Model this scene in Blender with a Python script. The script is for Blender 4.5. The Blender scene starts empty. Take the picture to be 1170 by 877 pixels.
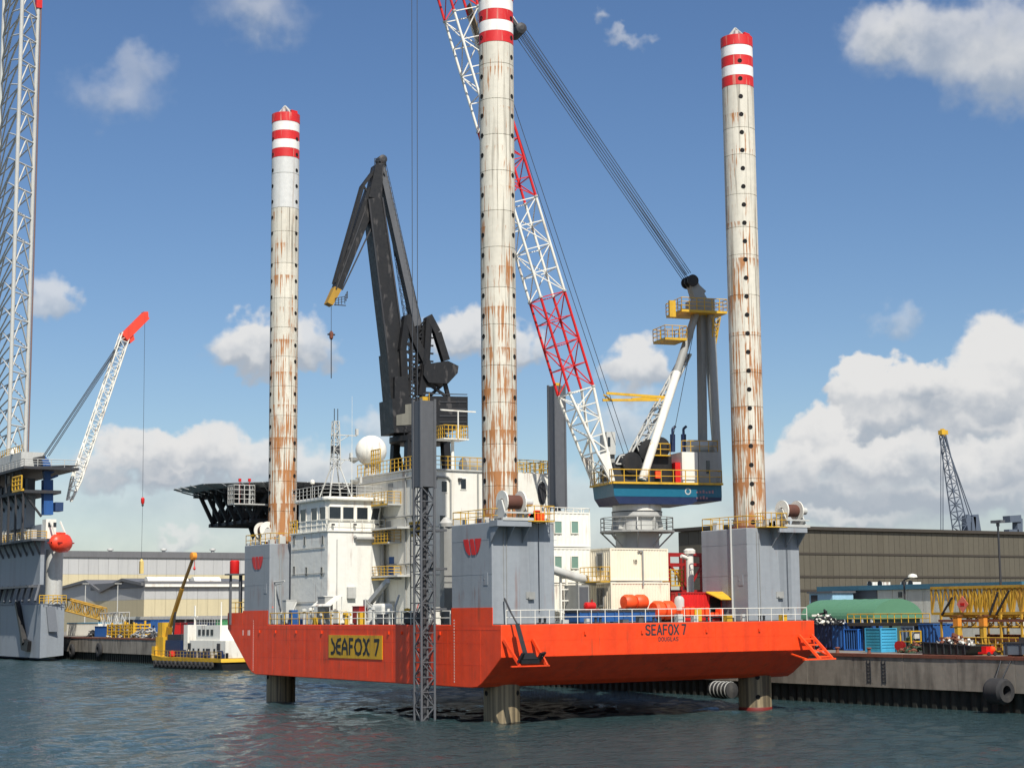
import bpy, math, random
import numpy as np
from mathutils import Vector
random.seed(7)
scene = bpy.context.scene
COL = scene.collection
R_ = math.radians

# ---------------------------------------------------------------- camera
# place coordinates: X along the barge's end (towards the quay), Y along its long side, Z up from the water, metres
F_PX, PITCH, ROLL, YAW = 1929.2, 0.1349, 0.0097, 1.0122
CAM = np.array([-67.99, -110.68, 8.10])
_v = np.array([math.sin(YAW), math.cos(YAW)]); _u = np.array([-math.cos(YAW), math.sin(YAW)])
def _rig(a): return np.array([a[0]*_v[0]+a[1]*_v[1], a[0]*_u[0]+a[1]*_u[1], a[2]])
_right = _rig((1, 0, 0)); _fwd = _rig((0, math.cos(PITCH), math.sin(PITCH))); _up = _rig((0, -math.sin(PITCH), math.cos(PITCH)))
def ray(px, py):
    dx, dy = px-585, py-438.5
    x = dx*math.cos(ROLL)-dy*math.sin(ROLL); y = dx*math.sin(ROLL)+dy*math.cos(ROLL)
    return _fwd + _right*(x/F_PX) - _up*(y/F_PX)
def PL(px, py, p0, n):                       # the point of a vertical or level plane seen at a pixel of the photograph
    d = ray(px, py); n = np.array(n, float); t = np.dot(np.array(p0, float)-CAM, n)/np.dot(d, n); return CAM+d*t
def XP(px, py, x): return PL(px, py, (x, 0, 0), (1, 0, 0))
def YP(px, py, y): return PL(px, py, (0, y, 0), (0, 1, 0))
def ZP(px, py, z): return PL(px, py, (0, 0, z), (0, 0, 1))

cam = bpy.data.cameras.new('camera'); cam_o = bpy.data.objects.new('camera', cam); COL.objects.link(cam_o)
r2 = _right*math.cos(ROLL)+_up*math.sin(ROLL)*1.0
# image x axis = right*cos - up*(-sin): derived from ray()
ex = _right*math.cos(ROLL) - _up*math.sin(ROLL); ey = _up*math.cos(ROLL) + _right*math.sin(ROLL)
from mathutils import Matrix
cam_o.matrix_world = Matrix(((ex[0], ey[0], -_fwd[0], CAM[0]), (ex[1], ey[1], -_fwd[1], CAM[1]), (ex[2], ey[2], -_fwd[2], CAM[2]), (0, 0, 0, 1)))
cam.sensor_width = 36; cam.lens = F_PX/1170*36; cam.clip_end = 20000; cam.clip_start = 0.5
scene.camera = cam_o

# ---------------------------------------------------------------- light and exposure
SUN = Vector((-0.29, -1.0, 1.22)).normalized()
scene.view_settings.view_transform = 'Standard'; scene.view_settings.look = 'None'
scene.view_settings.exposure = 0.18; scene.view_settings.gamma = 1.0
sun = bpy.data.lights.new('sun', 'SUN'); sun.energy = 5.0; sun.angle = R_(0.5); sun.color = (1.0, 0.955, 0.87)
so = bpy.data.objects.new('sun', sun); COL.objects.link(so); so.rotation_euler = SUN.to_track_quat('Z', 'Y').to_euler()
so.location = (0, 0, 200)

world = bpy.data.worlds.new('World'); scene.world = world; world.use_nodes = True
wt = world.node_tree; wt.nodes.clear()
def wn(t, **k):
    n = wt.nodes.new(t)
    for a, b in k.items(): setattr(n, a, b)
    return n
def wm(op, a, b=None, c=None, clamp=False):
    n = wn('ShaderNodeMath', operation=op, use_clamp=clamp)
    for i, s in enumerate((a, b, c)):
        if s is None: continue
        if isinstance(s, (int, float)): n.inputs[i].default_value = s
        else: wt.links.new(s, n.inputs[i])
    return n.outputs[0]
sky = wn('ShaderNodeTexSky', sky_type='NISHITA', sun_disc=False)
sky.sun_elevation = math.asin(SUN.z); sky.sun_rotation = math.atan2(SUN.x, SUN.y)
sky.air_density = 1.0; sky.dust_density = 0.5; sky.ozone_density = 2.6; sky.altitude = 0
tc = wn('ShaderNodeTexCoord'); gen = tc.outputs['Generated']
sp = wn('ShaderNodeSeparateXYZ'); wt.links.new(gen, sp.inputs[0])
el = wm('ARCSINE', sp.outputs[2]); 
vm = wn('ShaderNodeVectorRotate', rotation_type='Z_AXIS'); wt.links.new(gen, vm.inputs['Vector'])
AZ0 = math.atan2(_fwd[1], _fwd[0]); vm.inputs['Angle'].default_value = -AZ0      # bearings measured from a fixed bearing
sp2 = wn('ShaderNodeSeparateXYZ'); wt.links.new(vm.outputs[0], sp2.inputs[0])
az = wm('ARCTAN2', sp2.outputs[1], sp2.outputs[0])
cmb = wn('ShaderNodeCombineXYZ'); wt.links.new(az, cmb.inputs[0]); wt.links.new(el, cmb.inputs[1])
def azel(px, py):
    d = ray(px, py); d = d/np.linalg.norm(d)
    a = math.atan2(d[1], d[0])-AZ0
    return (a+math.pi) % (2*math.pi)-math.pi, math.asin(d[2])
def noise(vec, scale, detail, rough=0.55, off=(0, 0, 0), sc=(1, 1, 1)):
    mp = wn('ShaderNodeMapping'); mp.inputs['Location'].default_value = off; mp.inputs['Scale'].default_value = sc
    wt.links.new(vec, mp.inputs['Vector'])
    n = wn('ShaderNodeTexNoise'); n.inputs['Scale'].default_value = scale; n.inputs['Detail'].default_value = detail; n.inputs['Roughness'].default_value = rough
    wt.links.new(mp.outputs[0], n.inputs['Vector']); return n.outputs['Fac']
# every cloud is a puff: centre and half sizes (turned into bearings by azel), then opacity, softness of the rim, tone offset
CLOUDS = [
 (585, 630, 900, 100, .60, .9, -.15), (1030, 565, 230, 60, .75, .6, -.75), (1160, 432, 72, 66, 1, .22, .05), (1096, 452, 52, 46, 1, .22, 0), (1018, 446, 58, 42, 1, .2, .15), (982, 448, 34, 34, 1, .22, .1), (1048, 444, 34, 28, 1, .22, .1), 
 (1000, 490, 84, 34, .95, .45, -.55), (1130, 500, 90, 28, .9, .5, -.6), (940, 500, 44, 38, 1, .22, .1), (902, 534, 40, 34, .95, .3, .1), (985, 524, 56, 30, .95, .3, .15), (1052, 524, 66, 32, .9, .35, .05), (1128, 534, 62, 34, .9, .4, .05), (1200, 520, 70, 54, .95, .35, 0), (1290, 480, 110, 90, 1, .3, 0), (960, 566, 120, 26, .8, .6, -.6), (1100, 574, 130, 24, .8, .6, -.5), (930, 596, 110, 14, .6, .6, .1),
 (1085, 42, 120, 50, .72, .6, -.15), (1150, 80, 80, 50, .7, .6, -.3), (1010, 34, 56, 36, .62, .6, .2), (1230, 30, 90, 80, .8, .6, 0),
 (250, 560, 300, 60, .42, .8, -.1), (180, 520, 72, 32, .95, .3, .1), (232, 520, 62, 34, .95, .3, .12), (130, 528, 50, 24, .75, .45, 0), (290, 528, 44, 26, .85, .4, .05), (200, 548, 110, 14, .7, .6, -.5), (350, 540, 60, 34, .8, .5, 0), (210, 614, 40, 10, .6, .6, .2),
 (60, 347, 24, 30, .7, .5, .1), (296, 394, 54, 34, .95, .35, .15), (345, 398, 40, 30, .85, .4, .05), (300, 416, 60, 16, .7, .6, -.5), (535, 384, 60, 30, .9, .35, .2), (590, 396, 40, 28, .8, .4, .05), (560, 408, 80, 14, .7, .6, -.5), (732, 424, 44, 34, .95, .35, .15), (716, 486, 44, 40, .6, .6, -.1), (425, 490, 40, 24, .55, .6, .1), 
 (134, 106, 60, 36, .46, .95, .05), (165, 80, 44, 26, .34, .95, .1), (296, 16, 70, 36, .5, .95, .1), (720, 48, 24, 9, .42, .8, .1), (692, 28, 14, 10, .4, .8, .1), (1020, 364, 30, 22, .42, .8, -.1), (640, 560, 180, 34, .4, .8, 0)]
def vadd(a, b):
    n = wn('ShaderNodeVectorMath', operation='ADD'); wt.links.new(a, n.inputs[0]); wt.links.new(b, n.inputs[1]); return n.outputs[0]
def ncol(scale, detail, k):
    n = wn('ShaderNodeTexNoise'); n.inputs['Scale'].default_value = scale; n.inputs['Detail'].default_value = detail; n.inputs['Roughness'].default_value = .5; wt.links.new(cmb.outputs[0], n.inputs['Vector'])
    m1 = wn('ShaderNodeVectorMath', operation='SUBTRACT'); wt.links.new(n.outputs['Color'], m1.inputs[0]); m1.inputs[1].default_value = (.5, .5, .5)
    m2 = wn('ShaderNodeVectorMath', operation='SCALE'); wt.links.new(m1.outputs[0], m2.inputs[0]); m2.inputs['Scale'].default_value = k; return m2.outputs[0]
warp = vadd(vadd(cmb.outputs[0], ncol(38, 3, .040)), ncol(150, 3, .011))
tn1 = wm('MULTIPLY_ADD', noise(cmb.outputs[0], 60, 4, .5, (2, 5, 1)), 2.0, -1.0)
GREYC, WHITEC = (5.2, 5.8, 6.6, 1), (9.9, 9.85, 9.75, 1)
hs = wn('ShaderNodeHueSaturation'); wt.links.new(sky.outputs[0], hs.inputs['Color']); hs.inputs['Saturation'].default_value = 1.16; hs.inputs['Value'].default_value = 1.26; hs.inputs['Hue'].default_value = .506
run = hs.outputs[0]
def layer(run, alpha, tone):
    cc = wn('ShaderNodeMix', data_type='RGBA'); wt.links.new(tone, cc.inputs[0]); cc.inputs[6].default_value = GREYC; cc.inputs[7].default_value = WHITEC
    mx = wn('ShaderNodeMix', data_type='RGBA'); wt.links.new(alpha, mx.inputs[0]); wt.links.new(run, mx.inputs[6]); wt.links.new(cc.outputs[2], mx.inputs[7]); return mx.outputs[2]
def sstep(v, a, b, c=0., d=1.):
    r = wn('ShaderNodeMapRange', interpolation_type='SMOOTHSTEP'); wt.links.new(v, r.inputs[0])
    for k, q in zip((1, 2, 3, 4), (a, b, c, d)): r.inputs[k].default_value = q
    return r.outputs[0]
# the same broken cumulus all round the sky beyond the photograph's view
gN = noise(gen, 3.2, 5, 0.5, (3.1, 1.7, 0.4), (1, 1, 1.6))
out = wm('MULTIPLY', wm('SUBTRACT', wm('ABSOLUTE', az), 0.36), 8.0, clamp=True); outE = wm('MULTIPLY', wm('SUBTRACT', el, 0.42), 8.0, clamp=True)
run = layer(run, wm('MULTIPLY', sstep(gN, .54, .62), wm('MAXIMUM', out, outE)), sstep(noise(gen, 7, 4, .5), .35, .6))
for (px, py, hw, hh, op, soft, bias) in CLOUDS:
    a, e = azel(px, py); ra, re = hw/F_PX, hh/F_PX
    n1 = wn('ShaderNodeVectorMath', operation='SUBTRACT'); wt.links.new(warp, n1.inputs[0]); n1.inputs[1].default_value = (a, e, 0)
    n2 = wn('ShaderNodeVectorMath', operation='MULTIPLY'); wt.links.new(n1.outputs[0], n2.inputs[0]); n2.inputs[1].default_value = (1/ra, 1/re, 0)
    n3 = wn('ShaderNodeVectorMath', operation='LENGTH'); wt.links.new(n2.outputs[0], n3.inputs[0])
    al = sstep(n3.outputs['Value'], 1.12-soft*1.2, 1.12, op, 0.)
    s3 = wn('ShaderNodeSeparateXYZ'); wt.links.new(n2.outputs[0], s3.inputs[0])
    tone = sstep(wm('MULTIPLY_ADD', tn1, .55, s3.outputs[1]), -.75-bias, .55-bias)
    run = layer(run, al, tone)
bg = wn('ShaderNodeBackground'); bg.inputs['Strength'].default_value = 0.070; wt.links.new(run, bg.inputs['Color'])
wo = wn('ShaderNodeOutputWorld'); wt.links.new(bg.outputs[0], wo.inputs['Surface'])

# ---------------------------------------------------------------- mesh builder
class MB:
    def __init__(s): s.v = []; s.f = []; s.sm = []
    def add(s, vs, fs, smooth=False):
        b = len(s.v); s.v += [tuple(map(float, p)) for p in vs]; s.f += [tuple(i+b for i in f) for f in fs]; s.sm += [smooth]*len(fs); return s
    def box(s, x0, x1, y0, y1, z0, z1):
        return s.hexa([(x0, y0, z0), (x1, y0, z0), (x1, y1, z0), (x0, y1, z0)], [(x0, y0, z1), (x1, y0, z1), (x1, y1, z1), (x0, y1, z1)])
    def hexa(s, a, b):
        return s.add(list(a)+list(b), [(3, 2, 1, 0), (4, 5, 6, 7), (0, 1, 5, 4), (1, 2, 6, 5), (2, 3, 7, 6), (3, 0, 4, 7)])
    def obox(s, o, A, B, Cc, a0, a1, b0, b1, c0, c1):       # box in a local frame
        o, A, B, Cc = map(lambda q: np.array(q, float), (o, A, B, Cc)); g = lambda a, b, c: o+A*a+B*b+Cc*c
        return s.hexa([g(a0, b0, c0), g(a1, b0, c0), g(a1, b1, c0), g(a0, b1, c0)], [g(a0, b0, c1), g(a1, b0, c1), g(a1, b1, c1), g(a0, b1, c1)])
    def prism(s, poly, d):                                  # flat polygon pushed along d
        n = len(poly); d = np.array(d, float); P = [np.array(p, float) for p in poly]
        return s.add(P+[p+d for p in P], [tuple(range(n))[::-1], tuple(range(n, 2*n))]+[(i, (i+1) % n, n+(i+1) % n, n+i) for i in range(n)])
    def tube(s, p, q, r, n=6, r2=None, caps=True, smooth=True):
        p, q = np.array(p, float), np.array(q, float); d = q-p; L = np.linalg.norm(d)
        if L < 1e-6: return s
        d /= L; a = np.cross(d, (0, 0, 1) if abs(d[2]) < .9 else (1, 0, 0)); a /= np.linalg.norm(a); b = np.cross(d, a)
        r2 = r if r2 is None else r2; vs = []
        for c, rr in ((p, r), (q, r2)):
            for i in range(n):
                t = 2*math.pi*(i+.5)/n; vs.append(c+a*rr*math.cos(t)+b*rr*math.sin(t))
        s.add(vs, [(i, (i+1) % n, n+(i+1) % n, n+i) for i in range(n)], smooth and n > 4)
        if caps: s.add(vs, [tuple(range(n))[::-1], tuple(range(n, 2*n))])
        return s
    def path(s, pts, r, n=6):
        for a, b in zip(pts, pts[1:]): s.tube(a, b, r, n)
        return s
    def bar(s, p, q, w, h, up=(0, 0, 1)):                   # rectangular bar
        p, q, up = np.array(p, float), np.array(q, float), np.array(up, float); d = q-p; d = d/np.linalg.norm(d)
        if abs(np.dot(d, up)) > .98: up = np.array((0., 1., 0.))
        a = np.cross(d, up); a /= np.linalg.norm(a); b = np.cross(a, d); a *= w/2; b *= h/2
        return s.hexa([p-a-b, p+a-b, p+a+b, p-a+b], [q-a-b, q+a-b, q+a+b, q-a+b])
    def lathe(s, c, prof, n=24, axis=(0, 0, 1), smooth=True, caps=True):
        c = np.array(c, float); d = np.array(axis, float); d /= np.linalg.norm(d)
        a = np.cross(d, (0, 0, 1) if abs(d[2]) < .9 else (1, 0, 0)); a /= np.linalg.norm(a); b = np.cross(d, a); vs = []
        for (r, h) in prof:
            for i in range(n):
                t = 2*math.pi*i/n; vs.append(c+d*h+(a*math.cos(t)+b*math.sin(t))*r)
        m = len(prof); an = [math.atan2(prof[k+1][1]-prof[k][1], prof[k+1][0]-prof[k][0]) for k in range(m-1)]
        k0 = 0
        for k in range(m-1):                                # a new smooth strip wherever the outline turns sharply
            turn = k+1 == m-1 or abs((an[k+1]-an[k]+math.pi) % (2*math.pi)-math.pi) > .55
            if turn or not smooth:
                seg = vs[k0*n:(k+2)*n]; s.add(seg, [(q*n+i, q*n+(i+1) % n, (q+1)*n+(i+1) % n, (q+1)*n+i) for q in range(k+1-k0) for i in range(n)], smooth); k0 = k+1
        if caps: s.add(vs, [tuple(range(n))[::-1], tuple(range((m-1)*n, m*n))])
        return s
    def corr(s, p, q, z0, z1, pitch=.28, dep=.05, nrm=None):  # corrugated upright sheet from p to q, ribs real
        p, q = np.array(p[:2], float), np.array(q[:2], float); d = q-p; L = np.linalg.norm(d); d /= L
        nr = np.array((d[1], -d[0])) if nrm is None else np.array(nrm, float); k = max(1, round(L/pitch)); w = L/k; pts = []
        for i in range(k):
            for t, o in ((0, 0), (.28, 0), (.42, -dep), (.86, -dep)): pts.append(p+d*(i+t)*w+nr*o)
        pts.append(q); n = len(pts)
        vs = [(a[0], a[1], z) for z in (z0, z1) for a in pts]
        return s.add(vs, [(i, i+1, n+i+1, n+i) for i in range(n-1)])
    def each(s, name, mat, parent):                         # one object for every loose piece
        P = [tuple(round(c, 4) for c in p) for p in s.v]; par = {}
        def find(a):
            while par.setdefault(a, a) != a: par[a] = par[par[a]]; a = par[a]
            return a
        for f in s.f:
            for i in f[1:]: par[find(P[i])] = find(P[f[0]])
        grp = {}
        for k, f in enumerate(s.f): grp.setdefault(find(P[f[0]]), []).append(k)
        out = None
        for ks in grp.values():
            m = MB(); ids = {}
            for k in ks:
                for i in s.f[k]:
                    if i not in ids: ids[i] = len(m.v); m.v.append(s.v[i])
                m.f.append(tuple(ids[i] for i in s.f[k])); m.sm.append(s.sm[k])
            out = m.build(name, mat, parent)
        return out
    def build(s, name, mat, parent=None, origin=None):
        P = np.array(s.v)
        if origin is None:
            origin = wloc(parent) if parent is not None else np.array(((P[:, 0].min()+P[:, 0].max())/2, (P[:, 1].min()+P[:, 1].max())/2, P[:, 2].min()))
        me = bpy.data.meshes.new(name); me.from_pydata([tuple(p) for p in (P-origin)], [], s.f); me.materials.append(mat)
        me.polygons.foreach_set('use_smooth', s.sm); me.update()
        o = bpy.data.objects.new(name, me); COL.objects.link(o)
        if parent is not None:
            o.parent = parent; o.location = Vector(origin)-Vector(wloc(parent))
        else: o.location = origin
        return o
def wloc(o):
    p = np.zeros(3)
    while o is not None: p = p+np.array(o.location); o = o.parent
    return p
def tag(o, label, cat, group=None):
    o['label'] = label; o['category'] = cat
    if group: o['group'] = group
    return o
def thing(name, label, cat, loc, group=None):
    o = bpy.data.objects.new(name, None); COL.objects.link(o); o.location = Vector(loc); o.empty_display_size = .5
    return tag(o, label, cat, group)
def structure(o): o['kind'] = 'structure'; return o
def stuff(o): o['kind'] = 'stuff'; return o
def pieces(name, o, offsets):                # more pieces alike, sharing the mesh of o
    for d in offsets:
        c = o.copy(); COL.objects.link(c); c.parent = o.parent; c.location = o.location+Vector(d)
def copy_tree(o, loc, label=None, parent=None):
    c = o.copy(); COL.objects.link(c)
    if parent is not None: c.parent = parent
    else: c.location = Vector(loc)
    if label: c['label'] = label
    for ch in list(o.children): copy_tree(ch, None, None, c)
    return c
def rail(pts, h=1.1, sp=1.5, r=.035, mids=2, m=None):
    m = m or MB(); pts = [np.array(p, float) for p in pts]; up = np.array((0, 0, 1.))
    for a, b in zip(pts, pts[1:]):
        n = max(1, round(np.linalg.norm(b-a)/sp))
        for i in range(n+1): c = a+(b-a)*i/n; m.tube(c, c+up*h, r, 5)
        for k in range(mids+1): z = up*h*(1-k/(mids+1)); m.tube(a+z, b+z, r*(1 if k == 0 else .75), 5)
    return m
def lattice(p, q, u0, v0, u1=None, v1=None, n=8, rc=.08, rl=.045, m=None, faces=(0, 1, 2, 3)):
    m = m or MB(); p, q = np.array(p, float), np.array(q, float); u0, v0 = np.array(u0, float)/2, np.array(v0, float)/2
    u1 = u0 if u1 is None else np.array(u1, float)/2; v1 = v0 if v1 is None else np.array(v1, float)/2
    sg = ((-1, -1), (1, -1), (1, 1), (-1, 1))
    P = lambda k, t: p+(q-p)*t+(u0+(u1-u0)*t)*sg[k][0]+(v0+(v1-v0)*t)*sg[k][1]
    for k in range(4): m.tube(P(k, 0), P(k, 1), rc, 6)
    for k in faces:
        for i in range(n):
            a, b = i/n, (i+1)/n
            if (i+k) % 2: m.tube(P(k, a), P((k+1) % 4, b), rl, 4)
            else: m.tube(P((k+1) % 4, a), P(k, b), rl, 4)
            m.tube(P(k, b), P((k+1) % 4, b), rl, 4)
    return m

# ---------------------------------------------------------------- materials
def S(r, g, b):
    f = lambda c: (c/255/12.92) if c/255 < .04045 else ((c/255+.055)/1.055)**2.4
    return (f(r), f(g), f(b), 1)
MATS = {}
def mat(name, col, rough=.55, metal=0., dirt=.3, dcol=None, streak=(1.2, 1.2, .1), dsc=1.0, bump=.0, bsc=6., vary=.08, spec=.5, fine=.12, thr=(.48, .72), bdist=.03, rust=0.):
    """paint with uneven tone, run-down dirt streaks and fine relief"""
    if name in MATS: return MATS[name]
    m = bpy.data.materials.new(name); MATS[name] = m; m.use_nodes = True; t = m.node_tree; L = t.links.new
    b = t.nodes['Principled BSDF']; b.inputs['Roughness'].default_value = rough; b.inputs['Metallic'].default_value = metal; b.inputs['Specular IOR Level'].default_value = spec
    col = tuple(col[:3])+(1,); dcol = tuple((dcol or tuple(c*.35+.01 for c in col[:3]))[:3])+(1,)
    g = t.nodes.new('ShaderNodeNewGeometry')
    def nz(scale, det, sc):
        mp = t.nodes.new('ShaderNodeMapping'); mp.inputs['Scale'].default_value = sc; L(g.outputs['Position'], mp.inputs['Vector'])
        n = t.nodes.new('ShaderNodeTexNoise'); n.inputs['Scale'].default_value = scale; n.inputs['Detail'].default_value = det; L(mp.outputs[0], n.inputs['Vector']); return n.outputs['Fac']
    f1 = nz(dsc, 6, streak)
    r = t.nodes.new('ShaderNodeMapRange'); L(f1, r.inputs[0]); r.inputs[1].default_value = thr[0]; r.inputs[2].default_value = thr[1]; r.inputs[4].default_value = dirt
    mx = t.nodes.new('ShaderNodeMix'); mx.data_type = 'RGBA'; L(r.outputs[0], mx.inputs[0]); mx.inputs[6].default_value = col; mx.inputs[7].default_value = dcol
    cbase = mx.outputs[2]
    if rust:                                                # thin rust runs below edges and fittings
        f3 = nz(1, 7, (2.6, 2.6, .16)); f4 = nz(.35, 2, (1, 1, 1))
        q = t.nodes.new('ShaderNodeMath'); q.operation = 'ADD'; L(f3, q.inputs[0]); L(f4, q.inputs[1])
        r3 = t.nodes.new('ShaderNodeMapRange'); L(q.outputs[0], r3.inputs[0]); r3.inputs[1].default_value = 1.14; r3.inputs[2].default_value = 1.36; r3.inputs[4].default_value = rust
        m3 = t.nodes.new('ShaderNodeMix'); m3.data_type = 'RGBA'; L(r3.outputs[0], m3.inputs[0]); L(cbase, m3.inputs[6]); m3.inputs[7].default_value = S(120, 66, 36); cbase = m3.outputs[2]
    f2 = nz(2.3, 8, (1, 1, 1))
    oi = t.nodes.new('ShaderNodeObjectInfo')
    a = t.nodes.new('ShaderNodeMath'); a.operation = 'MULTIPLY_ADD'; L(f2, a.inputs[0]); a.inputs[1].default_value = fine*2; a.inputs[2].default_value = 1-fine-vary/2
    a2 = t.nodes.new('ShaderNodeMath'); a2.operation = 'MULTIPLY_ADD'; L(oi.outputs['Random'], a2.inputs[0]); a2.inputs[1].default_value = vary; L(a.outputs[0], a2.inputs[2])
    vmul = t.nodes.new('ShaderNodeVectorMath'); vmul.operation = 'SCALE'; L(cbase, vmul.inputs[0]); L(a2.outputs[0], vmul.inputs['Scale'])
    L(vmul.outputs[0], b.inputs['Base Color'])
    rr = t.nodes.new('ShaderNodeMath'); rr.operation = 'MULTIPLY_ADD'; L(f2, rr.inputs[0]); rr.inputs[1].default_value = .3; rr.inputs[2].default_value = max(.05, rough-.15); L(rr.outputs[0], b.inputs['Roughness'])
    if bump:
        bp = t.nodes.new('ShaderNodeBump'); bp.inputs['Strength'].default_value = bump; bp.inputs['Distance'].default_value = bdist; L(nz(bsc, 4, (1, 1, 1)), bp.inputs['Height']); L(bp.outputs[0], b.inputs['Normal'])
    return m
ORANGE = mat('hull_orange', S(232, 68, 20), .48, dirt=.34, dcol=S(170, 44, 18), streak=(1.1, 1.1, .07), thr=(.44, .68), bump=.6, bsc=.6, bdist=.08, fine=.12, rust=.55)
ORANGE2 = mat('safety_orange', S(250, 82, 30), .5, dirt=.2)
DECK = mat('deck_green', S(96, 104, 98), .8, dirt=.4, streak=(1, 1, 1))
TGREY = mat('tower_grey', S(144, 149, 154), .5, dirt=.3, dcol=S(104, 106, 108), streak=(1.1, 1.1, .05), bump=.35, bsc=.8, bdist=.05, fine=.10, rust=.5)
WHITE = mat('white_paint', S(228, 225, 214), .45, dirt=.3, dcol=S(170, 150, 120), streak=(1.6, 1.6, .09), thr=(.52, .78), fine=.06, rust=.6)
WHITE2 = mat('dented_white', S(228, 226, 217), .45, dirt=.28, dcol=S(165, 150, 128), streak=(1.6, 1.6, .09), thr=(.55, .8), bump=.6, bsc=1.6, bdist=.06, fine=.05, rust=.6)
CREAM = mat('cream_container', S(232, 222, 198), .5, dirt=.3, dcol=S(150, 125, 95), streak=(1.6, 1.6, .1), thr=(.55, .8), fine=.06, rust=.6)
YELLOW = mat('yellow_paint', S(208, 164, 42), .5, dirt=.45, dcol=S(130, 100, 50))
SIGNY = mat('sign_yellow', S(205, 158, 24), .5, dirt=.5, dcol=S(150, 112, 30), rust=.4)
BLACK = mat('black_paint', S(19, 19, 21), .5, dirt=.3, dcol=S(58, 52, 46), vary=.15)
BLACKW = mat('worn_black_steel', S(20, 20, 22), .5, dirt=.5, dcol=S(88, 84, 82), streak=(1.4, 1.4, .5), thr=(.58, .66), vary=.1)
DARK = mat('dark_steel', S(48, 50, 54), .6, dirt=.3, dcol=S(80, 62, 48))
GLASS = mat('dark_glass', S(26, 34, 42), .12, dirt=0, fine=.02, spec=.8)
PANEG = mat('green_glass', S(110, 140, 128), .12, dirt=0, fine=.02, spec=.8)
RED = mat('red_paint', S(205, 30, 28), .45, dirt=.3, dcol=S(120, 22, 18))
DRED = mat('dark_red', S(150, 24, 22), .5, dirt=.4)
GREY = mat('grey_paint', S(150, 150, 146), .55, dirt=.3)
LGREY = mat('light_grey', S(186, 186, 181), .5, dirt=.3, dcol=S(130, 115, 100))
STEEL = mat('galvanised', S(168, 172, 174), .45, metal=.3, dirt=.2)
DGREY = mat('charcoal', S(88, 90, 94), .55, dirt=.25)
ROPE = mat('steel_rope', S(52, 58, 66), .6, dirt=0)
TEAL = mat('crane_teal', S(18, 96, 122), .4, dirt=.25, dcol=S(150, 160, 160), streak=(2.2, 2.2, .05), thr=(.66, .8))
NAVY = mat('crane_navy', S(24, 40, 76), .45, dirt=.2)
BLUE = mat('blue_paint', S(34, 82, 142), .5, dirt=.3)
LBLUE = mat('light_blue', S(70, 165, 205), .5, dirt=.25)
SKYBL = mat('pale_blue', S(150, 190, 212), .6, dirt=.2)
BWALL = mat('brown_winch', S(92, 56, 44), .8, dirt=.4)
RUBBER = mat('rubber', S(44, 44, 46), .9, dirt=.4, dcol=S(88, 84, 78))
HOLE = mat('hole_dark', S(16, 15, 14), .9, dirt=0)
# leg paint: cream with rust runs that grow downwards
def leg_mat(name, base, rust, amount, z0, z1, run=.25):
    m = mat(name, base, .6, dirt=.7, dcol=S(104, 94, 78), streak=(5.0, 5.0, .10), thr=(.53, .66), bump=.2, bsc=2.5, vary=.12, fine=.12)
    t = m.node_tree; L = t.links.new; b = t.nodes['Principled BSDF']; src = b.inputs['Base Color'].links[0].from_socket
    g = t.nodes.new('ShaderNodeNewGeometry')
    def nz(sc, det):
        mp = t.nodes.new('ShaderNodeMapping'); mp.inputs['Scale'].default_value = sc; L(g.outputs['Position'], mp.inputs['Vector'])
        n = t.nodes.new('ShaderNodeTexNoise'); n.inputs['Scale'].default_value = 1; n.inputs['Detail'].default_value = det; n.inputs['Roughness'].default_value = .62; L(mp.outputs[0], n.inputs['Vector']); return n.outputs['Fac']
    def mm(op, a, bb=None, c=None, cl=False):
        n = t.nodes.new('ShaderNodeMath'); n.operation = op; n.use_clamp = cl
        for i, s in enumerate((a, bb, c)):
            if s is None: continue
            if isinstance(s, (int, float)): n.inputs[i].default_value = s
            else: L(s, n.inputs[i])
        return n.outputs[0]
    sx = t.nodes.new('ShaderNodeSeparateXYZ'); L(g.outputs['Position'], sx.inputs[0])
    h = t.nodes.new('ShaderNodeMapRange'); L(sx.outputs[2], h.inputs[0]); h.inputs[1].default_value = z1; h.inputs[2].default_value = z0; h.inputs[3].default_value = .0; h.inputs[4].default_value = amount
    a = nz((6.5, 6.5, run), 6); bb = nz((.8, .8, .3), 3)
    # rust starts at the seams and runs down: repeat along the height
    fr = mm('FRACT', mm('DIVIDE', mm('SUBTRACT', sx.outputs[2], 2.84), 3.2))
    k = mm('ADD', mm('ADD', mm('MULTIPLY', a, 1.9), mm('MULTIPLY', bb, 1.0)), mm('MULTIPLY', mm('POWER', fr, 4.0), .16))
    k = mm('MULTIPLY', mm('ADD', k, mm('ADD', h.outputs[0], -1.70)), 8.0, None, True)
    k = mm('MULTIPLY', k, .92)
    col = t.nodes.new('ShaderNodeMix'); col.data_type = 'RGBA'; L(bb, col.inputs[0]); col.inputs[6].default_value = S(118, 68, 28); col.inputs[7].default_value = rust
    mx = t.nodes.new('ShaderNodeMix'); mx.data_type = 'RGBA'; L(k, mx.inputs[0]); L(src, mx.inputs[6]); L(col.outputs[2], mx.inputs[7]); L(mx.outputs[2], b.inputs['Base Color'])
    return m
LEGM = leg_mat('leg_cream', S(212, 206, 190), S(188, 118, 44), .37, 12, 50)
LEGT = mat('leg_white', S(206, 206, 202), .5, dirt=.45, dcol=S(150, 128, 110), streak=(2.6, 2.6, .12), thr=(.56, .72), bump=.15, bsc=2.5)
LEGW = mat('leg_wet', S(150, 134, 104), .6, dirt=.75, dcol=S(48, 42, 34), streak=(3.2, 3.2, .05), thr=(.42, .6), bump=.4, bsc=3)
BANDR = mat('band_red', S(206, 38, 38), .5, dirt=.6, dcol=S(200, 160, 140), streak=(4, 4, .25), thr=(.58, .68))
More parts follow.
